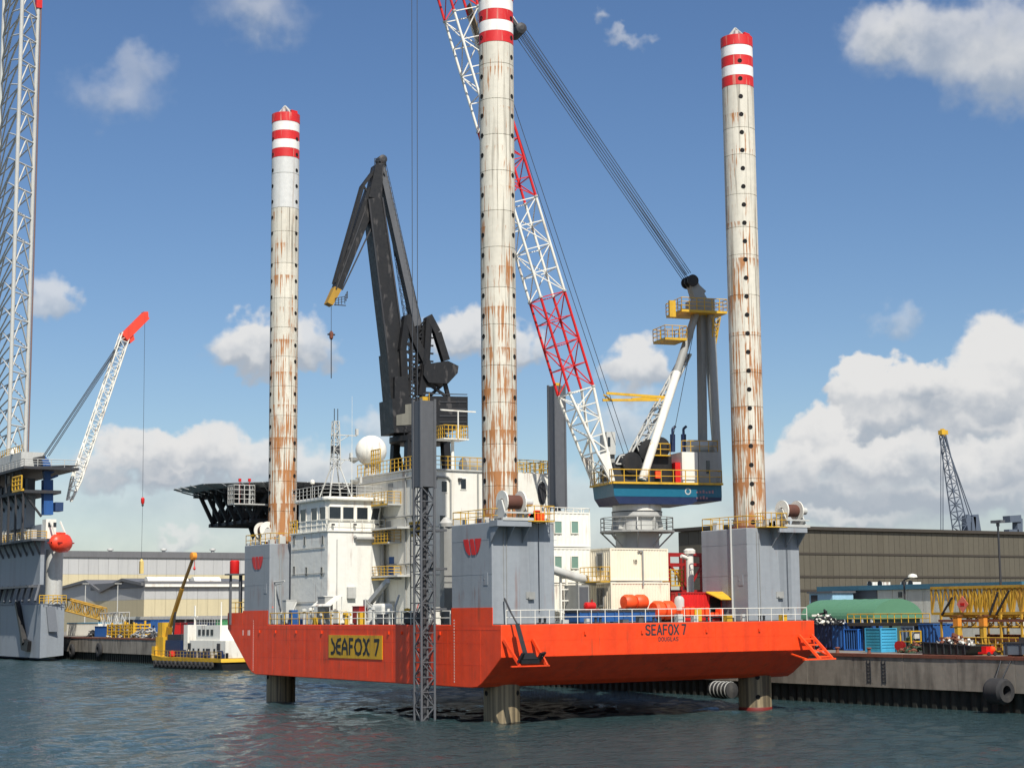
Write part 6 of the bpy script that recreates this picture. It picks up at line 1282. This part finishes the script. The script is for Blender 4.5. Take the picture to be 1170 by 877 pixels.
for k in range(22):
    l = rr_.uniform(1.5, 25); s1 = rr_.uniform(-2.5, 3.0); zz = 1.8
    if 2 < l < 11 and -1 < s1 < 2.8: continue
    MB().obox(W(l, 0, zz), -fw, sd, Uv, 0, rr_.uniform(.2, .7), s1, s1+rr_.uniform(.2, .6), 0, rr_.uniform(.3, 1.3)).build('deck_gear', rr_.choice((DARK, NAVY, WHITE, LGREY, RED, BLACK)), wb)
for l, s1, zz in ((13.5, 2.62, 3.0), (19.5, 2.62, 2.2), (23, 2.62, 3.0)): MB().obox(W(l, 0, zz), -fw, sd, Uv, 0, .9, s1, s1+.12, 0, 1.0).build('locker', DARK, wb)
m = MB(); rail([W(15.6, 2.3, 6.72), W(23.2, 2.3, 6.72)], .9, .8, .04, 1, m); m.build('roof_railing', LGREY, wb)
q = YP(280, 650, 43.6)
t_ = thing('red_drum', 'red drum standing on a bracket at the left end of the barge', 'drum', (YP(268, 655, 46.3)[0], 46.0, 10.4)); q = YP(268, 655, 46.0); MB().lathe((q[0], 46, q[2]), [(.45, 0), (.48, .05), (.48, 1.2), (.4, 1.3)], 14).build('shell', RED, t_); q2 = XP(268, 657, -2)
MB().box(q[0]-.8, q[0]+1.0, 45.4, 46.6, q[2]-.15, q[2]-.01).box(q[0]-.5, q[0]-.3, 45.9, 46.1, ZD, q[2]-.15).box(q[0]+.5, q[0]+.8, 45.9, 46.1, ZD, q[2]-.15).build('stand', DGREY, t_)
# ---------------------------------------------------------------- brown factory
fz = 20.0; FC = ZP(834, 601.5, fz); FL = XP(775, 612, FC[0]); FY = float(FC[1]); FXr = YP(1260, 612, FY)[0]
fa = thing('brown_factory', 'huge brown clad factory hall behind the right quay', 'factory', (FC[0]+60, FY+25, QZ))
yl = FL[1]; fzr = YP(1000, 605.8, FY)[2]
MB().box(FC[0]+.3, FXr, FY+.3, yl, QZ, fzr-.2).build('core_wall', BROWN, fa)
h = [QZ, YP(1000, 674, FY)[2], YP(1000, 658.5, FY)[2], YP(1000, 633, FY)[2], fzr-.15]
for z0, z1 in zip(h, h[1:]):
    n = 70; wall_panels(fa, (FC[0]+.02, FY), (FXr, FY), z0+.04, z1-.04, n, BROWN, gap=.05)
    wall_panels(fa, (FC[0], yl), (FC[0], FY+.02), z0+.04, z1-.04, 5, BROWN, gap=.06)
for z in h[1:4]: MB().box(FC[0]-.1, FXr, FY-.1, FY+.05, z-.14, z+.14).build('rail_seam', BROWND, fa)
MB().box(FC[0]-.5, FXr, FY-.45, yl+.5, fzr-.12, fzr+.35).build('roof_edge', BROWND, fa)
# ---------------------------------------------------------------- low service building before the factory
SB = mat('service_white', S(200, 198, 186), .6, dirt=.3); FASC = mat('fascia_petrol', S(60, 104, 124), .5, dirt=.2)
sx = 62.0; a, b_ = XP(1003, 685, sx), XP(1048, 685, sx); zz1 = XP(1025, 672, sx)[2]; far_ = XP(938, 685, sx)[1]
sb = thing('service_building', 'low pale service building with petrol blue fascia behind the green tent', 'building', (sx+5, (a[1]+b_[1])/2, QZ))
MB().box(sx+.05, sx+10, b_[1]-14, far_, QZ, zz1-.1).build('core_wall', SB, sb)
wall_panels(sb, (sx, a[1]), (sx, b_[1]-14), QZ+.1, zz1-.15, 9, SB)
MB().box(sx-.3, sx+10.3, b_[1]-14.3, far_+.3, zz1-.1, zz1+.4).build('fascia', FASC, sb)
MB().box(sx-.02, sx+.04, XP(968, 680, sx)[1], far_, QZ, zz1-.12).build('petrol_wall', FASC, sb); MB().box(sx-.03, sx+.05, a[1]+.1, XP(968, 680, sx)[1]-.1, QZ, zz1-.12).build('dark_wall', DGREY, sb)
MB().box(sx-.09, sx-.02, XP(1031, 683, sx)[1], XP(1027, 683, sx)[1], XP(1030, 682, sx)[2], XP(1030, 676, sx)[2]).build('window', GLASS, sb)
for k, (p0, p1) in enumerate(((991, 997), (1003, 1008), (1029, 1037), (1038, 1043))):
    c0, c1 = XP(p0, 671, sx+2), XP(p1, 664.5, sx+2); t_ = thing('roof_unit', ('white air conditioning unit on the left part of the service roof', 'second white air conditioning unit from the left on the service roof', 'third white air conditioning unit from the left on the service roof', 'rightmost white air conditioning unit on the service roof')[k], 'air conditioner', (sx+2.5, (c0[1]+c1[1])/2, zz1+.4), 'roof units of the service building')
    MB().box(sx+2, sx+3.2, c1[1], c0[1], zz1+.405, c1[2]).build('casing', WHITE, t_); cc0 = np.array((sx+2, (c0[1]+c1[1])/2, (zz1+.4+c1[2])/2)); MB().lathe(cc0, [(.1, .01), (.34, .01), (.34, .06), (.1, .06)], 12, (-1, 0, 0), smooth=False).build('fan_grille', DARK, t_)
# pale blue cabin left
a, b_ = XP(925, 690, 58), XP(951, 677, 58)
t_ = thing('blue_cabin', 'pale blue flat roofed cabin behind the left end of the green tent', 'cabin', (60, (a[1]+b_[1])/2, QZ)); MB().box(58, 61, b_[1], a[1], QZ, b_[2]).build('wall', SKYBL, t_); MB().box(57.8, 61.2, b_[1]-.2, a[1]+.2, b_[2]+.002, b_[2]+.2).build('roof', DGREY, t_); MB().box(57.95, 57.998, a[1]-1.3, a[1]-.3, b_[2]-2.4, b_[2]-.2).build('door', DARK, t_)
# street light on the factory wall side and lamp post
p = XP(1043, 690, 52); q = XP(1043, 667, 52)
tx = 52.0; p = XP(1145, 700, tx); q = XP(1143, 597, tx)
lp = thing('lamp_post', 'tall dark lamp post before the brown factory at the right', 'street lamp', (tx, p[1], QZ)); MB().tube((tx, p[1], QZ), (tx, p[1], q[2]), .14, 8, .09).build('pole', DARK, lp); MB().box(tx-.3, tx+.3, p[1]-.6, p[1]+.6, q[2], q[2]+.25).box(tx-.12, tx+.12, p[1]-.1, p[1]+.1, q[2]-.3, q[2]).build('lamp_head', DGREY, lp)
p = XP(1034, 690, 56); q = XP(1040, 662, 56); t_ = thing('yard_lamp', 'short yard lamp with white curved head above the service building', 'street lamp', (56, p[1], QZ)); MB().tube((56, p[1], QZ), (56, p[1], q[2]), .1, 6).tube((56, p[1], q[2]), (56, p[1]-1.0, q[2]+.3), .08, 6).build('pole', DARK, t_); MB().lathe((56, p[1]-1.2, q[2]+.15), [(.15, 0), (.5, .1), (.4, .35), (.1, .45)], 12).build('lamp_head', WHITE, t_)
# ---------------------------------------------------------------- green tent hall on a raised deck
GREEN = mat('tent_green', S(82, 126, 98), .65, dirt=.25, dcol=S(70, 116, 84), streak=(.4, .4, .3), fine=.05)
gx, zg = 46.0, 0
e0 = XP(997, 707, gx); ye = e0[1]; zb = e0[2]; e1 = YP(1055, 709, ye); R2 = (e1[0]-gx)/2; top = YP(1027, 683.5, ye)[2]; hh = top-zb; yf = XP(914, 697, gx)[1]
tn = thing('green_tent', 'long green barrel roofed tent hall on the right quay', 'tent', (gx+R2, (ye+yf)/2, QZ))
arc = [(gx+R2-R2*math.cos(R_(t)), zb+hh*math.sin(R_(t))) for t in range(0, 181, 10)]
MB().prism([(x, ye, z) for x, z in arc][::-1], (0, yf-ye, 0)).build('barrel_roof', GREEN, tn)
MB().box(gx+.15, gx+2*R2-.15, ye+.3, yf-.2, QZ, zb-.002).build('side_wall', mat('tent_dark', S(60, 78, 66), .7), tn)
o = MB().box(gx-.05, gx+.14, ye+.1, ye+.3, QZ, zb-.004).build('post', LGREY, tn); n = 8; pieces('post', o, [(0, (yf-ye-.4)*i/n, 0) for i in range(1, n+1)])
for k in range(1, 7):
    y = ye+(yf-ye)*k/7; MB().path([(gx+R2-(R2+.015)*math.cos(R_(t)), y, zb+(hh+.015)*math.sin(R_(t))) for t in range(0, 181, 15)], .022, 4).build('roof_rib', GREEN, tn)
# dark raised deck with yellow railing before the tent
dxx = 43.6; a, b_ = XP(968, 708, dxx), XP(1062, 708, dxx); zd = XP(1000, 711, dxx)[2]
t_ = thing('loading_deck', 'dark raised deck with yellow railing before the green tent', 'platform', (dxx+1, (a[1]+b_[1])/2, QZ)); MB().box(dxx, gx-.2, b_[1], a[1], zd-.3, zd).build('deck', BROWND, t_); rail([(dxx+.05, b_[1], zd), (dxx+.05, a[1], zd)], .8, .9, .045, 1).build('railing', YELLOW, t_)
o = MB().box(dxx+.3, dxx+.5, b_[1], b_[1]+.2, QZ, zd-.3).build('post', DARK, t_); pieces('post', o, [(0, (a[1]-b_[1]-.2)*i/6, 0) for i in range(1, 7)])
# ---------------------------------------------------------------- containers and boxes on the right quay
def zbox(name, lab, cat, pxn, pyn, px_far, px_right, pyt, mt, mt2=None, grp=None, pitch=.3, slat=False):
    c = ZP(pxn, pyn, QZ); fy = XP(px_far, pyn, c[0])[1]; rx_ = YP(px_right, pyn, c[1])[0]; z1 = PL(pxn, pyt, c, (1, 0, 0))[2]
    t_ = thing(name, lab, cat, ((c[0]+rx_)/2, (c[1]+fy)/2, QZ), grp); x0, x1, y0, y1 = c[0], rx_, c[1], fy
    MB().box(x0+.07, x1-.07, y0+.07, y1-.07, QZ+.12, z1-.03).build('body', mt, t_)
    if slat:
        o = MB().box(x0, x1, y0, y0+.06, QZ+.15, QZ+.36).build('end_slat', mt2 or mt, t_); n = int((z1-QZ-.15)/.26); pieces('end_slat', o, [(0, 0, .26*i) for i in range(1, n)])
        o = MB().box(x0, x0+.06, y0+.07, y1, QZ+.15, QZ+.36).build('side_slat', mt, t_); pieces('side_slat', o, [(0, 0, .26*i) for i in range(1, n)])
    else:
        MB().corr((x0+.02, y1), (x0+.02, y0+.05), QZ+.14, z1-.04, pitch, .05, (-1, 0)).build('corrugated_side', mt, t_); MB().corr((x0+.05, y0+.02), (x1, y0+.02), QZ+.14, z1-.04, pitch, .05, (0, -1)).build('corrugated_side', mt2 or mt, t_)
    m = MB()
    for xa in (x0-.02, x1-.1):
        for ya in (y0-.02, y1-.1): m.box(xa, xa+.12, ya, ya+.12, QZ+.02, z1+.03)
    m.box(x0+.1, x1-.1, y0-.015, y0+.08, z1-.06, z1+.02).box(x0-.015, x0+.08, y0+.1, y1-.1, z1-.06, z1+.02).box(x0+.1, x1-.1, y0-.015, y0+.08, QZ+.02, QZ+.14).box(x0-.015, x0+.08, y0+.1, y1-.1, QZ+.02, QZ+.14); m.build('frame', mt2 or mt, t_); return t_
zbox('blue_container', 'deep blue ribbed container standing left of the light blue slatted one', 'container', 981, 743, 964.5, 991, 718.5, BLUE, mat('blue_lit_end', S(36, 104, 190), .5, dirt=.2), 'blue containers on the right quay')  # brighter blue on the end and frame paints in the sunlight there
zbox('slatted_container', 'light blue slatted container in the middle of the right quay', 'container', 1007, 745, 989, 1025.5, 717.5, mat('slat_blue_shade', S(56, 150, 176), .5), LBLUE, 'blue containers on the right quay', slat=True)  # side slats: the light blue darkened to teal, their shade painted in
def xbox(name, lab, cat, px0, px1, py0, py1, X, dx, mt, grp=None):
    return qbox(name, lab, cat, px0, px1, py0, py1, X, dx, mt, grp)
xbox('blue_container', 'long blue container behind the deep blue one at the foot of the dark deck', 'container', 951, 985, 711, 735, 44.5, 2.6, BLUE, 'blue containers on the right quay')
xbox('blue_container', 'dark ribbed blue container right beside the orange barge end', 'container', 930, 950, 711, 735, 44.5, 2.6, NAVY, 'blue containers on the right quay')
xbox('blue_container', 'blue container between the yellow cabinet and the yellow lattice frames', 'container', 1050, 1066, 712, 737, 43.0, 2.6, BLUE, 'blue containers on the right quay')
xbox('grey_container', 'grey blue container behind the yellow cabinet on the right quay', 'container', 1030, 1043, 715, 735, 43.5, 2.4, mat('grey_blue', S(110, 124, 140), .6), None)
# yellow cabinet on posts
c = ZP(1042, 745, QZ); s_ = 1/13.1; t_ = thing('pump_cabinet', 'yellow framed pump cabinet standing at the quay edge right of the light blue container', 'cabinet', c)
m = MB()
for dx in (-.05, 1.15):
    for dy in (0, 1.3): m.bar(c+(dx, dy, 0), c+(dx, dy, 1.9), .1, .1)
for z in (.1, .95, 1.85): 
    for dy in (0, 1.3): m.bar(c+(-.05, dy, z), c+(1.15, dy, z), .09, .09)
    for dx in (-.05, 1.15): m.bar(c+(dx, 0, z), c+(dx, 1.3, z), .09, .09)
m.build('frame', YELLOW, t_); MB().lathe(c+(.55, .65, .15), [(.2, 0), (.42, .1), (.42, 1.1), (.2, 1.25)], 12).build('tank', mat('dark_green', S(48, 70, 48), .6), t_); MB().box(c[0]+.5, c[0]+1.1, c[1]+.1, c[1]+.5, c[2]+1.2, c[2]+1.75).build('control_box', LGREY, t_)
t2 = thing('cable_reel', 'dark red cable drum stand just left of the yellow cabinet', 'drum', c+(-.9, .9, 0)); MB().lathe(c+(-1.0, .6, .6), [(.15, 0), (.42, .02), (.42, .08), (.2, .1), (.2, .5), (.42, .52), (.42, .58), (.1, .6)], 14, (.9, .3, 0)).build('reel', DRED, t2); MB().bar(c+(-.7, .7, 0), c+(-.7, .7, .6), .15, .15).build('stand', DARK, t2)
# rubbish skip
c0, c1 = XP(1053, 746, 36.9), XP(1110, 748, 36.7); c0[2] = c1[2] = QZ; d = (c1-c0); d[2] = 0; L_ = float(np.linalg.norm(d)); d /= L_; e = np.array((-d[1], d[0], 0)); e = e if e@(CAM-c0) < 0 else -e
sk = thing('rubbish_skip', 'dark green open skip heaped with pale rubbish on the right quay', 'skip', (c0+c1)/2)
m = MB(); m.hexa([c0+d*.1, c1-d*.8, c1-d*.8+e*2, c0+d*.1+e*2], [c0+Uv*1.0, c1+Uv*.75, c1+e*2+Uv*.75, c0+e*2+Uv*1.0]); m.build('body', mat('skip_dark', S(34, 44, 42), .6, dirt=.3), sk)
MB().bar(c0+Uv*1.03, c1+Uv*.78, .12, .1).bar(c0+Uv*1.03+e*2, c1+Uv*.78+e*2, .12, .1).build('rim', DARK, sk); o = MB().bar(c0+d*.3-e*.03+Uv*.1, c0+d*.3-e*.03+Uv*1.0, .1, .08).build('rib', DARK, sk); pieces('rib', o, [tuple(d*(L_-1)*i/6) for i in range(1, 7)])
def heap(name, lab, c, w, l, h, cols, n, seed, cat='heap', parent=None, grp=None):
    rr_ = random.Random(seed); t_ = thing(name, lab, cat, c, grp)
    by = {}
    for k in range(n):
        a, r0 = rr_.uniform(0, 6.28), rr_.random()**.7; x, y = r0*w*math.cos(a), r0*l*math.sin(a); z = h*(1-r0)*rr_.uniform(.4, 1); s = rr_.uniform(.12, .34); m = by.setdefault(rr_.choice(range(len(cols))), MB())
        v = [np.array((rr_.gauss(0, 1), rr_.gauss(0, 1), rr_.gauss(0, .6)))*s for _ in range(6)]; p = np.array(c)+(x, y, max(.05, z))
        m.bar(p+v[0], p+v[1], s*rr_.uniform(.3, 1.2), s*rr_.uniform(.2, .8)); m.lathe(p, [(.02, -s*.9), (s*.5, -s*.5), (s*.42, s*.5), (.02, s*.9)], 5, tuple(v[3]+(0.01, 0, 0)))
    for k, m in sorted(by.items()): stuff(m.build('rubbish', cols[k], t_))
    return t_
for lab, p, w, h, mt, k in HEAPS: heap('covered_heap', lab, (QX+2.8, p[1], QZ), w*.35, w*.7, h, (mt, mt, GREY, DARK), 70, 40+k, grp='heaps on the far quay')
heap('skip_rubbish', 'pale planks and bags heaped inside the dark skip', (c0+c1)/2+e*1.0+Uv*.85, 1.0, 2.0, .8, (WHITE, LGREY, RUSTY, mat('cardboard', S(160, 120, 84), .8)), 46, 4)
p = ZP(950, 741, QZ); heap('scrap_heap', 'heap of rubbish sacks and pipes beside the deep blue container', p+(.5, 1.2, 0), 1.5, 2.2, 1.5, (WHITE, mat('cardboard', S(160, 120, 84), .8), RED, BLACK, LGREY), 90, 9)
p = ZP(938, 742, QZ); heap('scrap_heap', 'low heap of dark scrap right behind the corner of the orange barge', p+(.8, 1.5, 0), 1.2, 1.6, .9, (BLACK, DARK, DRED, LGREY), 50, 10)
p = XP(936, 706, 43.5); heap('debris_pile', 'white and black debris stacked left of the dark deck under the tent', (44.2, p[1], p[2]-.6), 1.0, 2.6, 1.5, (WHITE, BLACK, DARK), 60, 12)
p = ZP(962, 742, QZ); t_ = thing('orange_post', 'orange striped post beside the deep blue container', 'post', p); MB().box(p[0]-.16, p[0]+.16, p[1]-.16, p[1]+.16, QZ+.05, QZ+1.35).build('body', ORANGE2, t_); MB().box(p[0]-.17, p[0]+.17, p[1]-.17, p[1]+.17, QZ+.55, QZ+.7).build('band', WHITE, t_); MB().box(p[0]-.28, p[0]+.28, p[1]-.28, p[1]+.28, QZ, QZ+.05).build('foot', DARK, t_)
for px, py, lab in ((957, 746, 'small rusty bollard at the quay edge behind the anchor rack'), (993, 744.5, 'small bollard before the light blue container')):
    p = XP(px, py, QX+.5); t_ = thing('bollard', lab, 'bollard', (QX+.5, p[1], QZ+.02), 'bollards on the quay edge'); MB().lathe((QX+.5, p[1], QZ+.021), [(.2, 0), (.14, .1), (.14, .35), (.24, .42), (.2, .5), (0, .52)], 12).build('post', RUSTY, t_)
# red pump set
p = XP(1128, 747, 37.3); p[2] = QZ; t_ = thing('red_pump', 'small red engine pump on the quay right of the skip', 'pump', p); MB().box(p[0]-.4, p[0]+.6, p[1]-.3, p[1]+.6, QZ+.15, QZ+.3).box(p[0]-.2, p[0]+.3, p[1]-.1, p[1]+.4, QZ+.3, QZ+.75).build('frame', RED, t_); MB().lathe((p[0]+.3, p[1], QZ+.5), [(.1, 0), (.25, .05), (.25, .4), (.1, .45)], 12, (1, 0, 0)).build('motor', ORANGE2, t_); o = MB().lathe((p[0]-.25, p[1]-.36, QZ+.17), [(.05, 0), (.17, .01), (.17, .09), (.05, .1)], 12, (0, -1, 0)).build('wheel', RUBBER, t_); pieces('wheel', o, [(.7, 0, 0)])
# grey steel plates at the right edge
p = XP(1147, 751, 36.5); p[2] = QZ; t_ = thing('steel_trough', 'long grey steel trough lying at the right edge of the quay', 'trough', p+(2, -1, 0)); dn = np.array((.25, -.97, 0)); en = np.array((.97, .25, 0)); MB().obox(p, dn, en, Uv, 0, 7, 0, 2.2, .15, 1.0).build('body', mat('blue_grey_steel', S(92, 102, 112), .55, dirt=.3), t_); MB().obox(p, dn, en, Uv, -.08, 7, -.08, 2.28, 1.0, 1.12).build('rim', DARK, t_); o = MB().obox(p, dn, en, Uv, .2, .35, -.07, -.001, .15, 1.0).build('rib', DARK, t_); pieces('rib', o, [tuple(dn*1.2*i) for i in range(1, 6)]); MB().obox(p, dn, en, Uv, .3, .6, .1, 2.1, 0.0, .15).obox(p, dn, en, Uv, 5, 5.3, .1, 2.1, .0, .15).build('bearer', RUSTY, t_); MB().obox(p, dn, en, Uv, 1.2, 7, .3, 1.8, 1.121, 1.5).build('lid', DARK, t_)
# ---------------------------------------------------------------- yellow lattice sections stacked on the quay
lx = 40.0; a = XP(1064, 676, lx); ztp = XP(1064, 671.5, lx)[2]; zlo = XP(1064, 702, lx)[2]; y0 = a[1]; y1 = XP(1215, 676, lx)[1]
YL = mat('lattice_yellow', S(190, 150, 52), .55, dirt=.7, dcol=S(140, 92, 40), streak=(1, 1, .6))
for k, (xa, lab) in enumerate(((lx, 'front yellow lattice crane section lying on the stack at the right edge'), (lx+3.2, 'rear yellow lattice crane section lying behind the front one'))):
    t_ = thing('lattice_section', lab, 'lattice section', (xa+1.2, (y0+y1)/2, zlo), 'yellow lattice crane sections')
    off = k*1.0
    m = MB()
    for z in (zlo+.1, ztp): 
        for x in (xa, xa+2.4): m.bar((x, y0-off, z), (x, y1, z), .2, .22)
    m.build('chord', YL, t_)
    n = 13; dy = (y1-(y0-off))/n
    for i in range(n):
        m = MB(); ya = y0-off+dy*i; yb_ = ya+dy
        for x in (xa, xa+2.4):
            m.bar((x, ya, zlo+.1), (x, ya, ztp), .13, .13); m.bar((x, ya, zlo+.1), (x, ya+dy/2, ztp), .11, .11); m.bar((x, ya+dy/2, ztp), (x, yb_, zlo+.1), .11, .11)
        m.bar((xa, ya, ztp), (xa+2.4, ya, ztp), .1, .1); m.bar((xa, ya, zlo+.1), (xa+2.4, yb_, zlo+.1), .1, .1); m.build('lacing', YL, t_)
m = MB()
for py0, py1, pa, pb in ((688, 702, 1076, 1088), (682, 702, 1131, 1140), (680, 702, 1138, 1153)): m.bar(XP(pa, py1, lx-.2), XP(pb, py0-6, lx-.2), .13, .13)
PROPS = thing('timber_prop', 'dark diagonal props leaning against the front yellow lattice section', 'props', (lx-.2, y0-4, zlo)); m.each('prop', DARK, PROPS)
zs = QZ; t_ = thing('trestle_frame', 'low rusty yellow trestle frame carrying the lattice sections', 'trestle', (lx+1, (y0+y1)/2, QZ))
m = MB()
for i in range(7):
    y = y0-1.2+(y1-y0+1)*i/6
    for x in (lx-.2, lx+5.5): m.bar((x, y, QZ), (x, y, zlo), .16, .16)
    m.bar((lx-.2, y, zlo-.1), (lx+5.5, y, zlo-.1), .18, .18)
m.each('post', YL, t_); m = MB()
for z in (QZ+.5, QZ+1.3, zlo-.5):
    for x in (lx-.25, lx+5.55): m.bar((x, y0-1, z), (x, y1, z), .16, .2)
m.build('side_beam', RUSTY, t_); m = MB(); zq = QZ+.95
rail([(lx-.9, XP(1100, 730, lx-.9)[1], QZ+.4), (lx-.9, y1, QZ+.4)], 1.0, .7, .05, 1, m); m.build('front_railing', YL, t_)
for xa, za, zb_, ya, mt, nm, lab in ((lx+1.6, zlo-1.05, zlo-.22, y0-.5, YL, 'lattice_section', 'low yellow lattice section just under the rear one in the stack'), (lx+.2, QZ+.25, QZ+1.15, y0-4.5, YL, 'lattice_section', 'lowest yellow lattice section lying on the ground of the stack'), (lx+3.0, QZ+.3, QZ+1.5, y0-2.0, RUSTY, 'lattice_section', 'rusty brown lattice section on the ground behind the yellow ones')):
    t_ = thing(nm, lab, 'lattice section', (xa+.8, (ya+y1)/2, za), 'yellow lattice crane sections'); n = 14
    for i in range(n): lattice((xa+.8, ya+(y1-ya)*i/n, (za+zb_)/2), (xa+.8, ya+(y1-ya)*(i+1)/n, (za+zb_)/2), (1.6, 0, 0), (0, 0, zb_-za), None, None, 1, .09, .055).build('lacing', mt, t_)
for k, (px, lab) in enumerate(((1095.5, 'orange steel stool under the left part of the yellow lattice section'), (1125, 'orange steel stool under the middle of the yellow lattice section'))):
    p = XP(px, 712, lx-.5); t_ = thing('steel_stool', lab, 'stool', (lx-.5, p[1], QZ+1.4), 'orange steel stools'); MB().box(lx-.9, lx-.45, p[1]-.27, p[1]+.27, zlo-.95, zlo-.14).build('body', mat('stool_orange', S(220, 140, 50), .6), t_); MB().box(lx-.95, lx-.4, p[1]-.4, p[1]+.4, zlo-.12, zlo-.05).build('flange', RUSTY, t_); MB().box(lx-.85, lx-.5, p[1]-.18, p[1]+.18, QZ, zlo-.96).build('foot', YL, t_)
heap('pipe_scrap', 'rusty pipes and beams jumbled under the yellow lattice sections', (lx+1.6, y0-3.5, QZ), 1.5, 5, 1.0, (RUSTY, YL, DARK), 80, 21)
heap('pipe_scrap', 'low rusty scrap left of the yellow lattice trestle', (lx+.5, y0+2.5, QZ), 1.2, 2.0, 1.1, (RUSTY, DARK, mat('dark_green', S(48, 70, 48))), 60, 22)
p = XP(1099.5, 690, lx-.35); t_ = thing('warning_sign', 'red and white diamond sign fixed on the yellow lattice section', 'sign', (lx-.35, p[1], p[2]-.7)); MB().prism([(lx-.3, p[1]-.65, p[2]), (lx-.3, p[1], p[2]+.7), (lx-.3, p[1]+.65, p[2]), (lx-.3, p[1], p[2]-.7)], (-.04, 0, 0)).build('board', mat('sign_salmon', S(226, 120, 100), .6), t_); MB().box(lx-.36, lx-.341, p[1]-.22, p[1]+.22, p[2]-.12, p[2]+.12).build('emblem', RED, t_)
# ---------------------------------------------------------------- far crane and gantry beyond the factory
fy = FY+90
def FK(px, py, d=0.): return YP(px, py, fy+d)
fc = thing('far_crane', 'slender grey harbour crane standing behind the brown factory roof', 'crane', (FK(1105, 608)[0], fy, QZ)); FG = mat('far_grey_blue', S(84, 94, 108), .6, dirt=.1)
A, B = FK(1098, 608), FK(1077, 497); dd = (B-A)/np.linalg.norm(B-A); sd_ = np.cross(dd, (0, 1, 0))
lattice(A, B, sd_*2.6, (0, 2.4, 0), sd_*1.0, (0, 1.0, 0), 14, .15, .08).build('jib', FG, fc); MB().bar(FK(1074, 494), FK(1081, 494), 1.2, 1.0).bar(FK(1076, 497), FK(1078, 491), 1.1, 1.1).build('jib_head', YELLOW, fc)
MB().bar(FK(1104, 612), FK(1104, 589), 1.3, 1.6).bar(FK(1110, 612), FK(1110, 590), 1.3, 1.6).bar(FK(1103, 590), FK(1113, 597), 1.2, 1.2).bar(FK(1116, 612), FK(1112, 588), 1.8, 1.6).each('tower_post', FG, fc)
MB().box(FK(1092, 640)[0], FK(1118, 640)[0], fy-4, fy+4, QZ, FK(1105, 611)[2]).build('base_house', FG, fc)
m = MB(); m.tube(FK(1078, 497), FK(1111, 590), .12, 4); m.tube(FK(1079, 497), FK(1108, 590), .12, 4)
for px in (1075, 1077.5): m.tube(FK(px, 500), FK(px, 640), .1, 4)
m.build('rope', FG, fc)
gf = thing('far_gantry', 'grey bent gantry frame peeking over the brown factory roof at the right', 'gantry', (FK(1158, 640)[0], fy, QZ)); MB().bar(FK(1150, 593), FK(1163, 592), 2.2, 1.6).bar(FK(1162.5, 592), FK(1163, 640), 1.8, 1.6).build('frame', FG, gf); MB().bar(FK(1150, 607), FK(1161, 607), 1.6, 1.0).bar(FK(1163, 640), FK(1163, 668), 2.0, 2.0).build('leg', FG, gf); p = FK(1163, 670); MB().box(p[0]-2, p[0]+2, fy-2, fy+2, QZ, p[2]).build('footing', FG, gf)
